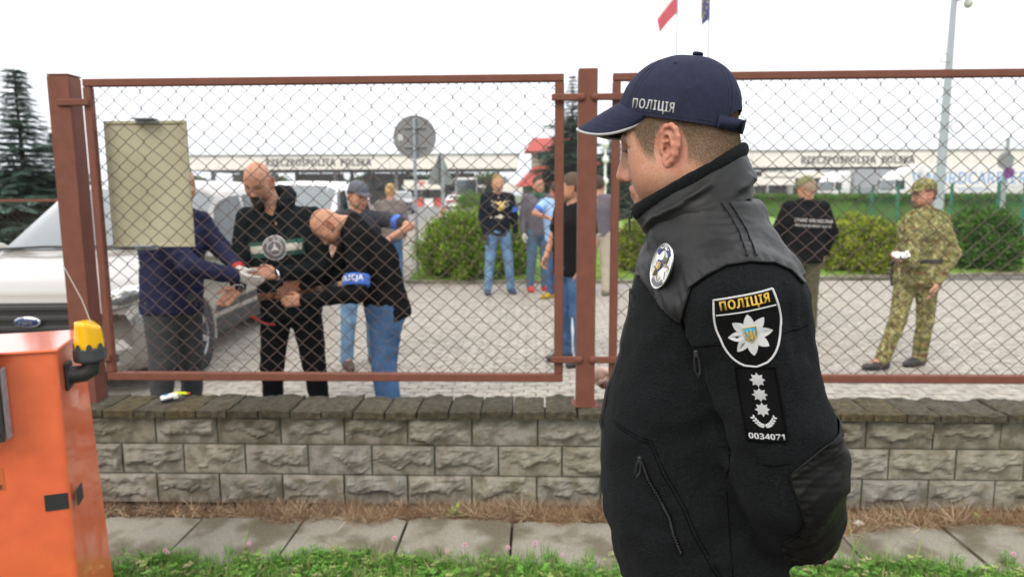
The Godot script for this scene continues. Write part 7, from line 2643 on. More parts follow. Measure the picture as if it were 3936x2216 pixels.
func officer() -> void:
	var o := thing("person", "police officer in black fleece jacket and navy cap, in the foreground, seen from his left", "person", Vector3(0.341, 0, -1.211), deg_to_rad(-13))
	# ---- jacket: fleece shell
	var jk := Sdf.new()
	jk.fn(AABB(Vector3(-0.19, 0.94, -0.225), Vector3(0.37, 0.67, 0.45)), torso_at, 0.03)
	for s in [1.0, -1.0]:
		jk.cap(Vector3(0.0, 1.535, 0.05 * s), Vector3(0.045, 1.455, 0.155 * s), 0.062, 0.075, 0.05)
		jk.cap(Vector3(0.05, 1.445, 0.163 * s), Vector3(0.094, 1.27, 0.186 * s), 0.086, 0.078, 0.03)
		jk.cap(Vector3(0.094, 1.27, 0.186 * s), Vector3(0.117, 1.2, 0.188 * s), 0.078, 0.074, 0.03)
		jk.cap(Vector3(0.117, 1.2, 0.188 * s), Vector3(0.138, 1.12, 0.14 * s), 0.072, 0.066, 0.025)
		jk.cap(Vector3(0.138, 1.12, 0.14 * s), Vector3(0.163, 1.04, 0.045 * s), 0.066, 0.052, 0.02)
		# creases where the sleeve meets the back, and in the crook of the arm
		jk.cap(Vector3(0.1, 1.49, 0.236 * s), Vector3(0.119, 1.4, 0.24 * s), 0.006, 0.012, 0.012, true)
		jk.cap(Vector3(0.124, 1.475, 0.21 * s), Vector3(0.137, 1.39, 0.225 * s), 0.005, 0.01, 0.012, true)
		jk.cap(Vector3(0.02, 1.275, 0.258 * s), Vector3(0.052, 1.235, 0.264 * s), 0.008, 0.012, 0.015, true)
		jk.cap(Vector3(-0.036, 1.43, 0.17 * s), Vector3(-0.022, 1.36, 0.19 * s), 0.004, 0.008, 0.012, true)
		jk.cap(Vector3(-0.022, 1.36, 0.19 * s), Vector3(0.03, 1.24, 0.21 * s), 0.008, 0.014, 0.014, true)
	var n1 := noise(41, 5.0, 2)
	var n2 := noise(42, 11.0, 3)
	var post := func(p: Vector3, d: float) -> float:
		var w := n1.get_noise_3dv(p)
		var drape := absf(sin((p.y * 1.0 - p.x * 0.55 + w * 0.11) * 24.0))
		var low := smoothstep(1.45, 1.2, p.y)
		return d + 0.0045 * n2.get_noise_3d(p.x, p.y * 1.5, p.z) - low * 0.004 * (1.0 - drape) - 0.006 * w
	jk.fill(0.0068, post)
	var net := jk.nets()
	put("jacket", net_mesh([net]), M.fleece, o)
	# ---- nylon yoke over the shoulders, cut along its seam and standing 3 mm proud
	var yk := PackedVector2Array([Vector2(-0.2, 1.492), Vector2(-0.108, 1.48), Vector2(-0.094, 1.466), Vector2(-0.071, 1.441), Vector2(-0.043, 1.421), Vector2(-0.04, 1.445), Vector2(-0.03, 1.48), Vector2(-0.008, 1.5), Vector2(0.017, 1.515), Vector2(0.047, 1.52), Vector2(0.08, 1.518), Vector2(0.104, 1.507), Vector2(0.122, 1.488), Vector2(0.3, 1.478), Vector2(0.3, 1.75), Vector2(-0.3, 1.75), Vector2(-0.3, 1.492)])
	var yn := net_cut(net, func(p: Vector3) -> float: return poly_dist(Vector2(p.x, p.y), yk))
	var ny := noise(43, 8.0, 3)
	yn = net_split(yn)
	var yoke := net_swell(yn, func(p: Vector3) -> float:
		var w := ny.get_noise_3dv(p * 0.7)
		var fold := 1.0 - absf(sin((p.x * 0.9 + p.y * 0.5 + absf(p.z) * 0.35 + w * 0.05) * 48.0))
		var mask := smoothstep(-0.02, -0.08, p.x) * smoothstep(1.42, 1.46, p.y)
		var rim := poly_dist(Vector2(p.x, p.y), yk)
		var gather := exp(rim / 0.014) * 0.0011 * sin((p.x * 0.8 + p.y * 0.3) * 560.0 + w * 5.0)
		var sx := p.x - lerpf(0.046, 0.012, clampf((p.y - 1.52) / 0.08, 0, 1))
		if p.z > 0.0: gather += exp(-absf(sx) / 0.016) * 0.0013 * sin(p.y * 640.0 + w * 6.0)
		return gather + 0.0045 + 0.003 * ny.get_noise_3d(p.x * 2.0, p.y * 2.0, p.z) + 0.0035 * fold * fold * mask)
	put("yoke", net_mesh([yoke]), M.nylon, o)
	# ---- elbow patches
	var ep := PackedVector2Array([Vector2(0.25, 1.31), Vector2(0.181, 1.298), Vector2(0.173, 1.28), Vector2(0.147, 1.268), Vector2(0.13, 1.254), Vector2(0.106, 1.23), Vector2(0.115, 1.204), Vector2(0.127, 1.171), Vector2(0.131, 1.156), Vector2(0.126, 1.13), Vector2(0.112, 1.108), Vector2(0.12, 1.06), Vector2(0.25, 1.04)])
	for s in [1.0, -1.0]:
		var en := net_cut(net, func(p: Vector3) -> float: return maxf(poly_dist(Vector2(p.x, p.y), ep), 0.075 - p.z * s))
		en = net_split(en)
		en = net_swell(en, func(p: Vector3) -> float:
			var rim := -poly_dist(Vector2(p.x, p.y), ep)
			var w := ny.get_noise_3dv(p * 0.6)
			var q := 1.0 - absf(sin((p.y * 1.0 - p.x * 0.9 + w * 0.025) * 120.0))
			return 0.0045 + 0.002 * ny.get_noise_3d(p.x * 3.0, p.y * 3.0, p.z) + (0.0035 * q * q + 0.0012 * sin(p.y * 620.0 + w * 8.0)) * exp(-rim / 0.022) + 0.002 * q * smoothstep(1.17, 1.1, p.y))
		put("elbow_patch", net_mesh([en]), M.nylon_dark, o)
	# what lies on the near side: marched onto the cloth
	var onto := func(x: float, y: float, lift: float) -> Vector3:
		var q := jk.march(Vector3(x, y, 0.36), Vector3(0, 0, -1), 0.5)
		return q + jk.grad(q) * lift
	var path := func(pts: Array, lift: float, steps := 6) -> Array:
		var out := []
		for i in pts.size() - 1:
			for k in steps:
				var t := float(k) / steps
				out.append(onto.call(lerpf(pts[i][0], pts[i + 1][0], t), lerpf(pts[i][1], pts[i + 1][1], t), lift))
		out.append(onto.call(pts[-1][0], pts[-1][1], lift))
		return out
	# seams: thin raised welts
	var mb := MB.new()
	for sm in [
		[[0.03, 1.247], [0.029, 1.2], [0.031, 1.159], [0.038, 1.086], [0.047, 1.0]],
		[[-0.15, 1.237], [-0.089, 1.226], [-0.068, 1.183], [-0.037, 1.135], [-0.016, 1.09], [0.035, 1.0]],
		[[-0.15, 1.241], [-0.086, 1.231], [-0.062, 1.185], [-0.031, 1.137], [-0.01, 1.092], [0.042, 1.0]],
		[[0.062, 1.243], [0.083, 1.242], [0.107, 1.246]],
		[[-0.028, 1.391], [-0.004, 1.401], [0.012, 1.404]], [[0.088, 1.423], [0.131, 1.431]],
	]:
		mb = MB.new()
		mb.sm = 0
		mb.tube(path.call(sm, -0.0004), 0.0011, 5)
		put("seam", mb, M.thread, o)
	mb = MB.new()
	mb.sm = 0
	var edge := []
	for k in range(1, 13): edge.append([yk[k].x, yk[k].y])
	mb.tube(path.call(edge, 0.0035, 5), 0.0022, 5)
	put("piping", mb, M.nylon_dark, o)
	mb = MB.new()
	mb.sm = 0
	var edge2 := []
	for k in range(1, 11): edge2.append([ep[k].x, ep[k].y])
	mb.tube(path.call(edge2, 0.0035, 5), 0.0018, 5)
	put("piping", mb, M.nylon_dark, o)
	mb = MB.new()
	mb.sm = 0
	for off in [0.0, 0.012]:
		mb = MB.new()
		mb.sm = 0
		mb.tube(path.call([[0.012 + off, 1.6], [0.024 + off, 1.582], [0.037 + off, 1.556], [0.044 + off, 1.525]], 0.0065), 0.0014, 5)
		put("shoulder_seam", mb, M.nylon_dark, o)
	# pocket zip with its puller
	var zp := [[-0.099, 1.196], [-0.088, 1.169], [-0.067, 1.138], [-0.055, 1.118], [-0.048, 1.093], [-0.035, 1.064]]
	var zpts: Array = path.call(zp, 0.0012, 14)
	mb = MB.new()
	mb.sm = 0
	mb.tube(zpts, 0.0042, 6)
	put("pocket_welt", mb, M.thread, o)
	mb = MB.new()
	for i in range(0, zpts.size() - 1):
		var d: Vector3 = (zpts[i + 1] - zpts[i]).normalized()
		var side := d.cross(Vector3(0, 0, 1)).normalized()
		mb.box(zpts[i] + Vector3(0, 0, 0.0042) + side * (0.0008 if i % 2 else -0.0008), Vector3(0.0026, 0.0016, 0.0016), 0.0003, Basis(side, d, side.cross(d)))
	put("zip_teeth", mb, M.zip, o)
	for z in [[-0.0995, 1.199, 0.03, -0.3], [-0.0178, 1.386, 0.035, 0.25], [-0.1215, 1.452, 0.03, 0.2]]:
		mb = MB.new()
		mb.sm = 0
		var a: Vector3 = onto.call(z[0], z[1], 0.007)
		var dn := Vector3(sin(z[3]) * 0.5, -1, 0).normalized()
		mb.box(a, Vector3(0.006, 0.011, 0.004), 0.0015)
		var sd := Vector3(1, 0, 0)
		mb.tube([a + sd * 0.002, a + dn * 0.008 + sd * 0.003, a + dn * z[2] * 0.7 + sd * 0.004, a + dn * z[2], a + dn * z[2] * 0.7 - sd * 0.004, a + dn * 0.008 - sd * 0.003, a - sd * 0.002], 0.0011, 5)
		put("zip_puller", mb, M.zip, o)
	# front zip along the chest edge and collar
	mb = MB.new()
	mb.sm = 0
	var fz := []
	for k in 26:
		var y := lerpf(1.0, 1.555, k / 25.0)
		var q := jk.march(Vector3(-0.3, y, 0.0), Vector3(1, 0, 0), 0.4)
		fz.append(q + Vector3(-0.002, 0, 0))
	mb.tube(fz, 0.005, 6)
	put("front_zip", mb, M.black, o)
	# ---- collar
	var ring := func(t: float, hh: float, out: float) -> Vector3:
		var cf := 0.5 - 0.5 * cos(t)       # 0 in front, 1 at the nape
		var xf := lerpf(lerpf(-0.1, -0.122, hh), lerpf(0.064, 0.05, hh), cf)
		var y := lerpf(lerpf(1.546, 1.586, hh), lerpf(1.622, 1.688, hh), cf)
		var zz := sin(t) * lerpf(0.1, 0.078, hh)
		var n := Vector3(-cos(t), 0, sin(t))
		return Vector3(xf, y, zz) + n * out
	var nc := noise(44, 1.0, 3)
	mb = MB.new()
	mb.sm = 0
	var rings := []
	for i in 22:
		var hh := -0.12 + 1.12 * i / 21.0
		var rg := PackedVector3Array()
		for k in 96:
			var t := TAU * k / 96
			var ph := t * 1.5 + hh * 3.4 + 0.9 * nc.get_noise_2d(cos(t) * 0.9 + 7.0, sin(t) * 0.9 + hh * 0.5)
			var fold := pow(1.0 - absf(sin(ph)), 2.0)
			var out := 0.005 + 0.004 * sin(PI * clampf(hh, 0, 1)) + 0.011 * fold * sin(PI * clampf(hh, 0, 1)) + 0.003 * nc.get_noise_3d(cos(t) * 1.2, sin(t) * 1.2, hh * 1.6)
			rg.append(ring.call(-t, hh, out))
		rings.append(rg)
	var inner := []
	for i in 6:
		var rg := PackedVector3Array()
		for k in 96: rg.append(ring.call(-TAU * k / 96, 1.0 - i * 0.2, -0.006))
		inner.append(rg)
	mb.loft(rings + inner)
	put("collar", mb, M.nylon, o)
	mb = MB.new()
	mb.sm = 0
	rings = []
	var nf := noise(45, 60.0, 2)
	for k in 97:
		var t := TAU * (k % 96) / 96
		var c: Vector3 = ring.call(t, 1.0, 0.0)
		var n := Vector3(-cos(t), 0.25, sin(t)).normalized()
		var rg := PackedVector3Array()
		for e in 14:
			var a := TAU * e / 14
			var rr := 1.0 + 0.07 * nf.get_noise_3d(c.x, c.y + cos(a) * 0.02, c.z + sin(a) * 0.02)
			rg.append(c + (n * cos(a) * 0.0105 + Vector3(0, sin(a) * 0.0145, 0)) * rr)
		rings.append(rg)
	mb.loft(rings)
	put("collar_trim", mb, M.fleece, o)
	mb = MB.new()
	mb.sm = 0
	mb.box(ring.call(0.1, 0.85, 0.016), Vector3(0.006, 0.012, 0.006), 0.001)
	mb.tube([ring.call(0.1, 0.8, 0.019), ring.call(0.1, 0.7, 0.02) + Vector3(0, -0.012, 0), ring.call(0.1, 0.7, 0.02) + Vector3(0, -0.024, 0)], 0.0018, 6)
	put("zip_puller", mb, M.zip, o)
	badge(o, jk)
	patches(o, onto)
	head(o)
	cap(o)
	# ---- trousers, hands and shoes
	var tr := Sdf.new()
	for s in [1.0, -1.0]:
		tr.cap(Vector3(0.01, 0.95, 0.07 * s), Vector3(0.0, 0.86, 0.095 * s), 0.135, 0.12, 0.05)
		tr.cap(Vector3(0.0, 0.88, 0.1 * s), Vector3(0.0, 0.5, 0.11 * s), 0.112, 0.08, 0.04)
		tr.cap(Vector3(0.0, 0.5, 0.11 * s), Vector3(0.03, 0.1, 0.12 * s), 0.08, 0.072, 0.03)
	put("trousers", net_mesh([tr.fill(0.014, cloth_post(5, 0.006)).nets()]), M.black_cloth, o)
	for s in [1.0, -1.0]:
		var sh := Sdf.new()
		sh.cap(Vector3(0.06, 0.05, 0.12 * s), Vector3(-0.07, 0.045, 0.13 * s), 0.045, 0.048, 0.03)
		sh.cap(Vector3(-0.07, 0.045, 0.13 * s), Vector3(-0.15, 0.035, 0.135 * s), 0.048, 0.036, 0.03)
		sh.cap(Vector3(0.04, 0.05, 0.12 * s), Vector3(0.03, 0.16, 0.12 * s), 0.045, 0.05, 0.03)
		sh.fill(0.012).clip(func(p: Vector3) -> float: return 0.003 - p.y)
		put("shoe", net_mesh([sh.nets()]), M.black, o)

const HC := Vector3(-0.053, 1.737, 0.0)
func head_basis() -> Basis:
	return face_basis(Vector3(-0.972, -0.139, -0.19))

func head(o: Node3D) -> void:
	var b := head_basis()
	var inv := b.inverse()
	var s := Sdf.new()
	head_prims(s, HC, b, 1.0)
	s.cap(HC + b * Vector3(0, -0.07, -0.03), Vector3(-0.005, 1.56, 0), 0.06, 0.068, 0.03)
	s.cap(HC + b * Vector3(0.035, -0.07, -0.03), Vector3(0.01, 1.58, 0.05), 0.03, 0.035, 0.03)
	s.cap(HC + b * Vector3(0.0, -0.125, 0.035), Vector3(-0.05, 1.575, 0), 0.035, 0.04, 0.03)
	for k in [1.0, -1.0]:
		s.ball(HC + b * Vector3(0.04 * k, -0.085, 0.03), 0.033, 0.03)
	for k in [1.0, -1.0]:
		s.cap(HC + b * Vector3(0.02 * k, -0.074, 0.1), HC + b * Vector3(0.036 * k, -0.108, 0.078), 0.0028, 0.002, 0.007, true)
		s.cap(HC + b * Vector3(0.024 * k, -0.046, 0.096), HC + b * Vector3(0.046 * k, -0.052, 0.08), 0.002, 0.0015, 0.006, true)
		s.cap(HC + b * Vector3(0.05 * k, -0.03, 0.083), HC + b * Vector3(0.058 * k, -0.034, 0.072), 0.0015, 0.0012, 0.003, true)
	s.cap(HC + b * Vector3(0.05, -0.12, 0.0), HC + b * Vector3(0.03, -0.145, 0.045), 0.003, 0.002, 0.01, true)
	s.fill(0.0034)
	var nets := [s.nets()]
	for sd in [1.0, -1.0]:
		var e := Sdf.new()
		ear_prims(e, HC + b * Vector3(0.0745 * sd, -0.043, 0.009), b, sd, 0.97)
		nets.append(e.fill(0.0017).nets())
	# the rest of the body, inside the clothes, with the hands behind the back
	var bd := Sdf.new()
	bd.cap(Vector3(0, 1.0, 0), Vector3(0.01, 1.4, 0), 0.11, 0.11, 0.05)
	bd.cap(Vector3(0.01, 1.4, 0), Vector3(0.0, 1.56, 0), 0.1, 0.05, 0.05)
	for k in [1.0, -1.0]:
		bd.cap(Vector3(0.0, 1.5, 0.05 * k), Vector3(0.05, 1.44, 0.15 * k), 0.045, 0.05, 0.03)
		bd.cap(Vector3(0.05, 1.44, 0.16 * k), Vector3(0.115, 1.2, 0.185 * k), 0.05, 0.045, 0.02)
		bd.cap(Vector3(0.115, 1.2, 0.185 * k), Vector3(0.17, 1.03, 0.045 * k), 0.045, 0.03, 0.02)
		bd.cap(Vector3(0, 0.95, 0.09 * k), Vector3(0.0, 0.5, 0.11 * k), 0.09, 0.06, 0.03)
		bd.cap(Vector3(0.0, 0.5, 0.11 * k), Vector3(0.03, 0.1, 0.12 * k), 0.055, 0.04, 0.02)
	nets.append(bd.fill(0.016).nets())
	for k in [1.0, -1.0]:
		var hn := Sdf.new()
		hand_prims(hn, Vector3(0.172 + 0.012 * k, 1.04, 0.03 * k), Vector3(0.05, 0.1, -1.0 * k), Vector3(1, 0, 0), 1.0, 0.5, 1.0)
		nets.append(hn.fill(0.005).nets())
	var n3 := noise(52, 25.0, 3)
	var n4 := noise(53, 260.0, 2)
	put("body", net_mesh(nets, func(p: Vector3, n: Vector3) -> Color:
		var e := inv * (p - HC)
		var t := n3.get_noise_3dv(p)
		var f := n4.get_noise_3dv(p)
		var k := Color(0.5, 0.29, 0.205).lerp(Color(0.5, 0.245, 0.17), clampf(0.5 + t * 1.2, 0, 1))
		k = k * (1.0 + 0.08 * f)
		# redder ear, nose and lips
		var ear := (Vector2(e.z - 0.005, e.y + 0.045) / Vector2(0.026, 0.042)).length()
		if absf(e.x) > 0.072 and ear < 1.0: k = k.lerp(Color(0.52, 0.22, 0.165), 0.7)
		if e.z > 0.1 and e.y < -0.06: k = k.lerp(Color(0.52, 0.25, 0.19), 0.6)
		if e.z > 0.08 and e.y < -0.094 and e.y > -0.117 and absf(e.x) < 0.024: k = k.lerp(Color(0.42, 0.17, 0.14), 0.7)
		# freckles and moles
		if f > 0.42 and t > -0.1: k = k * Color(0.86, 0.78, 0.74)
		# close-cropped hair under the cap, and a shaven beard
		var hm := hair_mask(e) if n.dot(p - HC) > 0 and ear > 0.95 else 0.0
		k = k.lerp(Color(0.3, 0.205, 0.145), hm * (0.55 + 0.2 * f))
		var beard := smoothstep(-0.075, -0.1, e.y) * smoothstep(0.0, 0.04, e.z)
		k = k.lerp(Color(0.36, 0.22, 0.165), beard * 0.35 * (0.7 + f))
		return Color(clampf(k.r, 0, 1), clampf(k.g, 0, 1), clampf(k.b, 0, 1))), M.skin_close, o)
	# cropped hair, thousands of short hairs
	var mb := MB.new()
	mb.sm = FLAT
	mb.tri(Vector3(-0.00022, 0, 0), Vector3(0.00022, 0, 0), Vector3(0, 0.0055, 0.0008))
	mb.tri(Vector3(0, 0, -0.00022), Vector3(0, 0, 0.00022), Vector3(0, 0.0055, 0.0008))
	var xs := []
	var cs := []
	var net: Dictionary = nets[0]
	var ix: PackedInt32Array = net.i
	var v: PackedVector3Array = net.v
	var rd := RandomNumberGenerator.new()
	rd.seed = 5
	for k in range(0, ix.size(), 3):
		var a := v[ix[k]]
		var b2 := v[ix[k + 1]]
		var c := v[ix[k + 2]]
		var mid := inv * ((a + b2 + c) / 3.0 - HC)
		if mid.x < -0.02 and mid.z > -0.05: continue
		var hm := hair_mask(mid)
		if hm <= 0.02: continue
		var nrm := (b2 - a).cross(c - a)
		var area := nrm.length() / 2
		nrm = nrm.normalized()
		var cnt := area * 1.6e6 * hm
		var m := int(cnt) + (1 if rd.randf() < fmod(cnt, 1.0) else 0)
		for q in m:
			var u := rd.randf()
			var w := rd.randf()
			if u + w > 1.0:
				u = 1.0 - u; w = 1.0 - w
			var at := a + (b2 - a) * u + (c - a) * w
			var dir := (nrm * 0.55 + Vector3(0.35, -0.75, 0.0) + Vector3(rd.randf_range(-0.3, 0.3), rd.randf_range(-0.3, 0.3), rd.randf_range(-0.3, 0.3))).normalized()
			var sx := dir.cross(nrm).normalized()
			if sx.length() < 0.5: continue
			var ln := rd.randf_range(0.5, 1.0) * lerpf(0.45, 1.0, clampf((mid.y + 0.1) / 0.09, 0, 1))
			xs.append(Transform3D(Basis(sx, dir * ln, sx.cross(dir)), at))
			var g := rd.randf_range(0.6, 1.4)
			cs.append(Color(0.2 * g, 0.135 * g, 0.085 * g) if rd.randf() < 0.7 else Color(0.42 * g, 0.34 * g, 0.26 * g))
	multi("hair", mb.mesh(), M.straw, xs, cs, o)
	# eye and lashes, brow
	mb = MB.new()
	mb.sm = 0
	for sd in [1.0, -1.0]:
		mb.ball(HC + b * Vector3(0.0315 * sd, -0.035, 0.078), Vector3(0.0118, 0.0075, 0.0118), 12, 8, b)
	put("eye", mb, M.eye_white, o)
	mb = MB.new()
	for sd in [1.0, -1.0]:
		for i in 60:
			var t := i / 59.0
			var root := HC + b * Vector3(lerpf(0.012, 0.052, t) * sd, -0.009 + 0.007 * sin(t * 2.6) + rd.randf_range(-0.004, 0.003), lerpf(0.0985, 0.079, t * t))
			var dir := b * Vector3(0.8 * sd, 0.5 - t, 0.25 + rd.randf_range(-0.2, 0.3)).normalized()
			mb.col = Color(0.09, 0.06, 0.04)
			mb.tube([root, root + dir * 0.005, root + dir * 0.009 + b.y * -0.001], [0.0005, 0.0004, 0.0001], 3, false)
		for i in 26:
			var t := i / 25.0
			var root := HC + b * Vector3(lerpf(0.021, 0.043, t) * sd, -0.0345 + 0.003 * sin(t * PI), 0.0895 - 0.005 * absf(t - 0.4))
			var dir := b * Vector3((t - 0.4) * 0.8 * sd, -0.35, 1.0).normalized()
			mb.tube([root, root + dir * 0.0045, root + dir * 0.008 + b.y * 0.001], [0.0004, 0.0003, 0.0001], 3, false)
	put("eyebrow", mb, M.straw, o)

func hair_mask(e: Vector3) -> float:
	# e in head axes: x left, y up, z forward
	if e.y > 0.06: return 0.0
	var front := 0.076 + clampf(e.y, -0.06, 0.03) * 0.42      # sideburn line
	var m := smoothstep(front, front - 0.018, e.z)
	var low := -0.06 if e.z > -0.01 else lerpf(-0.06, -0.098, clampf((-0.01 - e.z) / 0.045, 0, 1))
	m *= smoothstep(low - 0.012, low + 0.022, e.y)
	# bare round the ear
	var r := (Vector2(e.z - 0.007, e.y + 0.046) / Vector2(0.026, 0.042)).length()
	m *= smoothstep(0.95, 1.12, r)
	return m

const CC := Vector3(-0.053, 1.736, 0.0)
func cap_basis() -> Basis:
	return face_basis(Vector3(-0.965, 0.176, -0.195))

func dome(a: float, t: float, out := 0.0) -> Vector3:
	# a from the front round to the left ear, t from rim to crown; in cap axes
	var s := sqrt(maxf(1.0 - pow(t, 2.5), 0.0))
	var z := cos(a)
	var rz := 0.112 if z > 0 else 0.096
	var n := Vector3(sin(a), t * 1.2, z).normalized()
	return Vector3(sin(a) * 0.0855 * s, t * 0.113, z * rz * s - 0.006 * t) + n * out

func cap(o: Node3D) -> void:
	var b := cap_basis()
	var X := Transform3D(b, CC)
	var nz := noise(61, 14.0, 3)
	var rim := func(a: float) -> float:
		var d := absf(wrapf(a - PI, -PI, PI))
		return 0.31 * sqrt(maxf(1.0 - pow(d / 0.62, 2.0), 0.0)) if d < 0.62 else 0.0
	var mb := MB.new()
	mb.sm = 0
	var rings := []
	var inner := []
	var seams := [0.0, 0.8, 1.72, 2.62, TAU - 2.62, TAU - 1.72, TAU - 0.8]
	for i in 27:
		var rg := PackedVector3Array()
		var ri := PackedVector3Array()
		for k in 120:
			var a := TAU * k / 120
			var r0: float = rim.call(a)
			var t := lerpf(r0, 1.0, pow(i / 26.0, 0.9))
			var p := dome(a, t)
			var w := 0.0012 * nz.get_noise_3dv(p * 2.0)
			for s in seams: w -= 0.0016 * exp(-pow(wrapf(a - s, -PI, PI) * 28.0, 2.0)) * (1.0 - t * 0.6)
			rg.append(X * dome(a, t, w))
			ri.append(X * dome(a, t, -0.003))
		rings.append(rg)
		inner.append(ri)
	inner.reverse()
	mb.loft(rings)
	put("cap_crown", mb, M.cap, o)
	mb = MB.new()
	mb.sm = 0
	mb.loft(inner)
	mb.lathe([Vector2(0.0005, -0.001), Vector2(0.0085, 0.0), Vector2(0.0095, 0.003), Vector2(0.007, 0.0055), Vector2(0.0005, 0.0062)], 16, X * Transform3D(Basis(), dome(0, 1.0)))
	put("cap_button", mb, M.cap, o)
	# stitching beside the seams and an eyelet
	mb = MB.new()
	mb.sm = 0
	for s in seams:
		for off in [-0.05, 0.05]:
			var pts := []
			for i in 25:
				var t := i / 25.0 * 0.93
				pts.append(X * dome(s + off / (1.0 - t * t * 0.75), t, 0.0004))
			mb.tube(pts, 0.00042, 4, false)
	for q in [[0.01, 0.0], [0.013, 0.0]]:
		pass
	var eye := []
	for k in 13:
		var a := TAU * k / 12
		eye.append(X * dome(1.28 + 0.032 * cos(a), 0.8 + 0.018 * sin(a), 0.0008))
	mb.tube(eye, 0.0008, 5)
	# edge seam of the rim
	var pts := []
	for k in 80:
		var a := -2.5 + 5.0 * k / 79.0
		pts.append(X * dome(a, 0.06, 0.0004))
	mb.tube(pts, 0.0004, 4, false)
	put("cap_stitching", mb, M.thread_blue, o)
	# back strap with its loose end
	mb = MB.new()
	mb.sm = 0
	rings = []
	for i in 31:
		var a := PI - 0.78 + 1.56 * i / 30.0
		var lift := 0.003 + 0.004 * smoothstep(0.6, 0.0, absf(a - PI))
		var rg := PackedVector3Array()
		for q in [[0.0, -0.02], [0.0022, -0.02], [0.0022, 0.15], [0.0, 0.15]]:
			rg.append(X * dome(a, maxf(q[1], 0.0), lift + q[0]) + b.y * minf(q[1], 0.0) * 0.113)
		rings.append(rg)
	mb.loft(rings, true, true, true)
	mb.box(X * dome(PI - 0.25, 0.065, 0.013), Vector3(0.03, 0.017, 0.003), 0.001, b * Basis(Vector3.UP, PI + 0.25))
	put("cap_strap", mb, M.cap, o)
	# brim
	var brim := func(u: float, v: float) -> Vector3:
		# u -1..1 across, v 0..1 outwards
		var a := u * 1.18
		var t := 0.19 * pow(maxf(cos(a * 1.25), 0.0), 1.3)
		var inn := dome(a, t, 0.0)
		var l := 0.08 * pow(maxf(1.0 - pow(absf(u), 2.6), 0.0), 0.55)
		var dn := 0.62 * l * v + 0.05 * v * v * l
		var q := inn + Vector3(-sin(a) * 0.012 * v * absf(u), -dn, l * v * 0.86)
		q.y -= 0.014 * (u * u) * v * (l / 0.08) + 0.004 * u * u * v
		return q
	mb = MB.new()
	mb.sm = 0
	var nu := 48
	var nv := 10
	for side in 2:
		for i in nu:
			for j in nv:
				var p := []
				for q in [[i, j], [i + 1, j], [i + 1, j + 1], [i, j + 1]]:
					p.append(X * (brim.call(-0.999 + 1.998 * q[0] / nu, float(q[1]) / nv) - Vector3(0, 0.0032 * side, 0)))
				if side == 0: mb.quad(p[3], p[2], p[1], p[0])
				else: mb.quad(p[0], p[1], p[2], p[3])
	put("brim", mb, M.cap, o)
	mb = MB.new()
	mb.sm = 0
	pts = []
	for i in 61: pts.append(X * (brim.call(-0.995 + 1.99 * i / 60.0, 1.0) + Vector3(0, -0.0016, 0)))
	mb.tube(pts, 0.0026, 6)
	put("brim_piping", mb, M.reflective, o)
	mb = MB.new()
	mb.sm = 0
	for r in [0.22, 0.38, 0.54, 0.7, 0.93]:
		pts = []
		for i in 49: pts.append(X * (brim.call((-0.9 + 1.8 * i / 48.0) * (1.0 if r > 0.9 else 0.96), r) + Vector3(0, 0.0004, 0)))
		mb.tube(pts, 0.0004, 4, false)
	put("brim_stitching", mb, M.thread_blue, o)
	# the word on the side, laid on the crown
	var tm := text_mesh("ПОЛІЦІЯ", 0.0162, 0.0006)
	var wide := 0.0
	for p in tm.surface_get_arrays(0)[Mesh.ARRAY_VERTEX]: wide = maxf(wide, absf(p.x))
	var kx := 0.0345 / wide
	var inv := X.affine_inverse()
	var lay := bent(tm, func(p: Vector3) -> Vector3:
		var u := p.x * kx
		var l := Vector3(-0.0975 + u * 0.982 + p.y * 0.1, 1.7575 - u * 0.205 + p.y * 0.98, 0.0)
		# walk in along the officer's right until the crown is met
		var z0 := 0.14
		var z1 := 0.02
		for k in 22:
			var zm := (z0 + z1) / 2
			var q := inv * Vector3(l.x, l.y, zm)
			var s := sqrt(maxf(1.0 - pow(clampf(q.y / 0.113, 0, 1), 2.5), 0.0))
			var zz := q.z + 0.006 * q.y / 0.113
			if Vector2(q.x / 0.0855, zz / (0.112 if zz > 0 else 0.096)).length() > s: z0 = zm
			else: z1 = zm
		return Vector3(l.x, l.y, z1 + 0.0008 + maxf(p.z, -0.0002)))
	put("cap_lettering", lay, M.reflective, o)

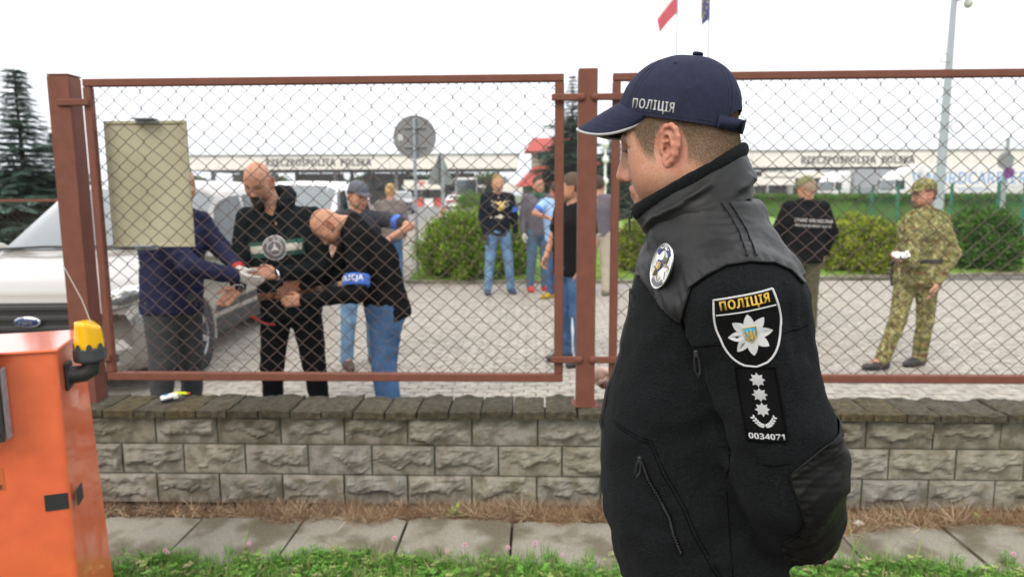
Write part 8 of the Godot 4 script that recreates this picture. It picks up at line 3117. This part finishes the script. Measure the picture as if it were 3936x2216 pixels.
func badge(o: Node3D, jk: Sdf) -> void:
	# the oval metal badge on the left breast
	var at := Vector3(-0.0675, 1.502, 0.0)
	var q := jk.march(Vector3(at.x - 0.12, at.y, 0.36), Vector3(0.316, 0, -0.949), 0.6)
	q = jk.march(Vector3(at.x, at.y, 0.36), Vector3(0, 0, -1), 0.5)
	var n := Vector3(-0.84, 0.22, 0.5).normalized()
	var up := (Vector3(0.14, 1, 0.0) - n * Vector3(0.14, 1, 0.0).dot(n)).normalized()
	var F := Transform3D(Basis(up.cross(n), up, n), q + n * 0.009)
	var oval := func(rx: float, ry: float, kk := 40) -> PackedVector2Array:
		var p := PackedVector2Array()
		for i in kk: p.append(Vector2(cos(TAU * i / kk) * rx, sin(TAU * i / kk) * ry))
		return p
	var mb := MB.new()
	mb.prism(oval.call(0.0285, 0.036), 0.003, F)
	put("badge_plate", mb, M.silver, o)
	mb = MB.new()
	mb.sm = 0
	var pts := []
	for i in 41: pts.append(F * Vector3(cos(TAU * i / 40) * 0.0285, sin(TAU * i / 40) * 0.036, 0.003))
	mb.tube(pts, 0.0012, 6)
	put("badge_rim", mb, M.silver, o)
	mb = MB.new()
	star(mb, F * Transform3D(Basis(), Vector3(0, -0.001, 0.003)), 0.0245, 0.015, 8, 0.004)
	put("badge_star", mb, M.silver, o)
	mb = MB.new()
	var arc := PackedVector2Array()
	for i in 15:
		var a := lerpf(2.45, 0.69, i / 14.0)
		arc.append(Vector2(cos(a) * 0.0265, sin(a) * 0.0335))
	for i in 15:
		var a := lerpf(0.69, 2.45, i / 14.0)
		arc.append(Vector2(cos(a) * 0.0195, sin(a) * 0.0255))
	mb.prism(arc, 0.0042, F)
	put("badge_banner", mb, mat(0.02, 0.035, 0.16, 0.3), o)
	var tm := bent(text_mesh("ПОЛІЦІЯ", 0.0048, 0.0008), func(p: Vector3) -> Vector3:
		var a := PI / 2 - p.x / 0.0265 * 1.02
		return F * Vector3(cos(a) * (0.023 + p.y), sin(a) * (0.0292 + p.y), 0.0045 + p.z))
	put("badge_lettering", tm, M.silver, o)
	arc = PackedVector2Array()
	for i in 15:
		var a := lerpf(-2.3, -0.84, i / 14.0)
		arc.append(Vector2(cos(a) * 0.0262, sin(a) * 0.033))
	for i in 15:
		var a := lerpf(-0.84, -2.3, i / 14.0)
		arc.append(Vector2(cos(a) * 0.0195, sin(a) * 0.026))
	mb = MB.new()
	mb.prism(arc, 0.004, F)
	put("badge_number_bar", mb, mat(0.2, 0.2, 0.21, 0.35, 0.8), o)
	mb = MB.new()
	mb.prism(shield(0.0075, 0.0098), 0.0072, F * Transform3D(Basis(), Vector3(0, 0.0, 0.0)))
	put("badge_shield", mb, mat(0.02, 0.035, 0.16, 0.3), o)
	mb = MB.new()
	trident(mb, func(p: Vector2) -> Vector3: return F * Vector3(p.x * 0.006, p.y * 0.0075, 0.0076), 0.0007)
	put("badge_trident", mb, mat(0.7, 0.5, 0.15, 0.3, 0.8), o)

func shield(w: float, h: float) -> PackedVector2Array:
	var p := PackedVector2Array([Vector2(-w, h), Vector2(w, h)])
	for i in 13:
		var t := i / 12.0
		p.append(Vector2(w * cos(pow(t, 1.35) * PI / 2) , lerpf(h * 0.3, -h * 1.0, t) ))
	for i in range(11, -1, -1):
		var t := i / 12.0
		p.append(Vector2(-w * cos(pow(t, 1.35) * PI / 2), lerpf(h * 0.3, -h * 1.0, t)))
	return p

func star(mb: MB, f: Transform3D, r: float, ri: float, n: int, lift: float) -> void:
	# a rayed star: raised ridges
	mb.sm = FLAT
	for i in n:
		var a := TAU * (i + 0.5) / n + PI / 2 - PI / n
		var tip := Vector3(cos(a) * r, sin(a) * r, 0.0004)
		for s in [-1.0, 1.0]:
			var steps := 4
			for k in steps:
				var a0: float = a + s * PI / n * k / steps
				var a1: float = a + s * PI / n * (k + 1) / steps
				var am := (a0 + a1) / 2
				var r0 := lerpf(r, ri, float(k) / steps)
				var r1 := lerpf(r, ri, float(k + 1) / steps)
				var p0 := Vector3(cos(a0) * r0, sin(a0) * r0, 0.0003)
				var p1 := Vector3(cos(a1) * r1, sin(a1) * r1, 0.0003)
				var m := Vector3(cos(am) * (r0 + r1) * 0.5, sin(am) * (r0 + r1) * 0.5, 0.0012)
				var c := Vector3(0, 0, lift)
				if s > 0:
					mb.tri(f * c, f * p0, f * m); mb.tri(f * c, f * m, f * p1)
				else:
					mb.tri(f * c, f * m, f * p0); mb.tri(f * c, f * p1, f * m)

func trident(mb: MB, to: Callable, r: float) -> void:
	mb.sm = 0
	for line in [
		[[0.0, 1.0], [0.05, 0.5], [0.12, 0.0], [0.0, -0.35], [-0.12, 0.0], [-0.05, 0.5], [0.0, 1.0]],
		[[-0.75, 0.75], [-0.75, -0.6], [0.0, -0.6], [0.75, -0.6], [0.75, 0.75]],
		[[-0.75, 0.75], [-0.5, 0.35], [-0.42, -0.05], [-0.3, -0.3], [-0.1, -0.35]], [[0.75, 0.75], [0.5, 0.35], [0.42, -0.05], [0.3, -0.3], [0.1, -0.35]],
		[[-0.25, -0.6], [-0.2, -0.35], [0.0, -0.95], [0.2, -0.35], [0.25, -0.6]],
	]:
		var pts := []
		for p in line: pts.append(to.call(Vector2(p[0], p[1])))
		mb.tube(pts, r, 5)

func patches(o: Node3D, onto: Callable) -> void:
	# the embroidered shield on the sleeve
	var c := Vector2(0.0475, 1.4285)
	var r := Vector2(cos(0.235), sin(0.235))
	var u := Vector2(-sin(0.205), cos(0.205))
	var lay := func(p: Vector3) -> Vector3:
		var q: Vector2 = c + r * p.x + u * p.y
		return onto.call(q.x, q.y, 0.002 + p.z)
	# outline: flat top, sides swelling to a pointed foot
	var line := []
	for s in [1.0, -1.0]:
		var half := []
		for i in 25:
			var t := i / 24.0
			var x := 0.0385 + 0.0045 * sin(clampf(t / 0.6, 0, 1) * PI) if t < 0.3 else 0.0
			x = 0.039 + 0.004 * sin(PI * minf(t, 0.55) / 0.55 * 0.85)
			x *= sqrt(maxf(1.0 - pow(maxf(t - 0.38, 0.0) / 0.62, 2.1), 0.0)) if t > 0.38 else 1.0
			half.append(Vector2(x * s, 0.049 - 0.1 * t))
		if s < 0: half.reverse()
		line.append_array(half)
	var poly := PackedVector2Array()
	for p in line:
		if poly.is_empty() or poly[-1].distance_to(p) > 0.0006: poly.append(p)
	var cloth := filled(poly, 0.0035)
	put("shield_patch", bent(cloth, lay), M.patch, o)
	var mb := MB.new()
	mb.sm = 0
	var pts := []
	for i in poly.size() + 1:
		var a := poly[i % poly.size()]
		var b := poly[(i + 1) % poly.size()]
		var steps := maxi(1, int(a.distance_to(b) / 0.004))
		if i == poly.size(): steps = 1
		for k in steps:
			var q := a.lerp(b, float(k) / steps)
			pts.append(lay.call(Vector3(q.x, q.y, 0.0004)))
	mb.tube(pts, 0.0016, 6)
	pts = []
	for i in 20: pts.append(lay.call(Vector3(lerpf(-0.0395, 0.0395, i / 19.0), 0.0275, 0.0004)))
	mb.tube(pts, 0.0011, 6)
	put("shield_border", mb, M.embroidery, o)
	var tm := text_mesh("ПОЛІЦІЯ", 0.0125, 0.0007)
	var wide := 0.0
	for p in tm.surface_get_arrays(0)[Mesh.ARRAY_VERTEX]: wide = maxf(wide, absf(p.x))
	var kx := 0.0325 / wide
	put("shield_lettering", bent(tm, func(p: Vector3) -> Vector3: return lay.call(Vector3(p.x * kx, p.y + 0.038, 0.0006 + p.z * 0.7))), M.gold_thread, o)
	mb = MB.new()
	star(mb, Transform3D(Basis(), Vector3(0, -0.005, 0.0006)), 0.029, 0.0175, 8, 0.0022)
	put("shield_star", bent(mb.mesh(), lay), M.embroidery, o)
	mb = MB.new()
	mb.prism(shield(0.0082, 0.0105), 0.0012, Transform3D(Basis(), Vector3(0, -0.005, 0.0022)))
	put("shield_arms", bent(mb.mesh(), lay), mat(0.03, 0.33, 0.55, 0.7), o)
	mb = MB.new()
	mb.sm = 0
	pts = []
	var sh := shield(0.0085, 0.0108)
	for i in sh.size() + 1: pts.append(lay.call(Vector3(sh[i % sh.size()].x, sh[i % sh.size()].y - 0.005, 0.0036)))
	mb.tube(pts, 0.0007, 5)
	trident(mb, func(p: Vector2) -> Vector3: return lay.call(Vector3(p.x * 0.0062, p.y * 0.008 - 0.005, 0.0038)), 0.0007)
	put("shield_trident", mb, M.gold_thread, o)
	# the rank tab below it
	c = Vector2(0.0655, 1.328)
	r = Vector2(0.9965, 0.055).normalized()
	u = Vector2(-0.182, 0.983)
	mb = MB.new()
	put("rank_patch", bent(filled(PackedVector2Array([Vector2(-0.0255, -0.0505), Vector2(0.0255, -0.0505), Vector2(0.0255, 0.0505), Vector2(-0.0255, 0.0505)]), 0.0035), lay_on(onto, c, r, u)), M.patch, o)
	var l2 := lay_on(onto, c, r, u)
	mb.sm = 0
	pts = []
	for q in [[-1, -1], [1, -1], [1, 1], [-1, 1]]:
		pass
	var rect := [Vector2(-0.0255, -0.0505), Vector2(0.0255, -0.0505), Vector2(0.0255, 0.0505), Vector2(-0.0255, 0.0505), Vector2(-0.0255, -0.0505)]
	for i in 4:
		for k in 12: pts.append(l2.call(Vector3(rect[i].lerp(rect[i + 1], k / 12.0).x, rect[i].lerp(rect[i + 1], k / 12.0).y, 0.0004)))
	pts.append(pts[0])
	mb.tube(pts, 0.0017, 6)
	pts = []
	for i in 12: pts.append(l2.call(Vector3(lerpf(-0.025, 0.025, i / 11.0), -0.0375, 0.0003)))
	mb.tube(pts, 0.0009, 5)
	put("rank_border", mb, M.thread, o)
	for i in 3:
		mb = MB.new()
		star(mb, Transform3D(Basis(), Vector3(0.0, 0.0335 - 0.0205 * i, 0.0004)), 0.0098, 0.0048, 8, 0.0018)
		star(mb, Transform3D(Basis(Vector3(0, 0, 1), PI / 8), Vector3(0.0, 0.0335 - 0.0205 * i, 0.0002)), 0.0072, 0.005, 8, 0.0012)
		put("rank_star", bent(mb.mesh(), l2), M.embroidery, o)
	mb = MB.new()
	mb.sm = 0
	for s in [1.0, -1.0]:
		for k in 6:
			var t := k / 5.0
			var q := Vector2(0.0015 + 0.011 * t, -0.031 + 0.0085 * t * t + 0.003 * t) * Vector2(s, 1)
			for w in [-1.0, 1.0]:
				var d := Vector2(0.7 * s, 0.7).rotated(w * 0.75 * s).normalized() * 0.0034
				mb.ball(Vector3(q.x + d.x * 0.6, q.y + d.y * 0.6, 0.0006), Vector3(0.0026, 0.0013, 0.0012), 6, 4, Basis(Vector3(0, 0, 1), d.angle()))
	put("rank_laurel", bent(mb.mesh(), l2), M.embroidery, o)
	put("rank_number", bent(text_mesh("0034071", 0.0078, 0.0006), func(p: Vector3) -> Vector3: return l2.call(Vector3(p.x * 1.15, p.y - 0.0443, 0.0006 + p.z))), M.embroidery, o)

func lay_on(onto: Callable, c: Vector2, r: Vector2, u: Vector2) -> Callable:
	return func(p: Vector3) -> Vector3:
		var q: Vector2 = c + r * p.x + u * p.y
		return onto.call(q.x, q.y, 0.002 + p.z)

func filled(poly: PackedVector2Array, step: float) -> ArrayMesh:
	# a flat polygon cut into small squares, so that it can be bent
	var bb := Rect2(poly[0], Vector2())
	for p in poly: bb = bb.expand(p)
	var mb := MB.new()
	mb.sm = 0
	var nx := int(ceil(bb.size.x / step))
	var ny := int(ceil(bb.size.y / step))
	for j in ny:
		for i in nx:
			var a := bb.position + Vector2(i, j) * step
			var sq := PackedVector2Array([a, a + Vector2(step, 0), a + Vector2(step, step), a + Vector2(0, step)])
			for pc in Geometry2D.intersect_polygons(sq, poly):
				var ids := Geometry2D.triangulate_polygon(pc)
				for k in range(0, ids.size(), 3):
					var p0: Vector2 = pc[ids[k]]
					var p1: Vector2 = pc[ids[k + 1]]
					var p2: Vector2 = pc[ids[k + 2]]
					if (p1 - p0).cross(p2 - p0) < 0:
						var t := p1; p1 = p2; p2 = t
					mb.tri(Vector3(p0.x, p0.y, 0), Vector3(p1.x, p1.y, 0), Vector3(p2.x, p2.y, 0))
	return mb.mesh()
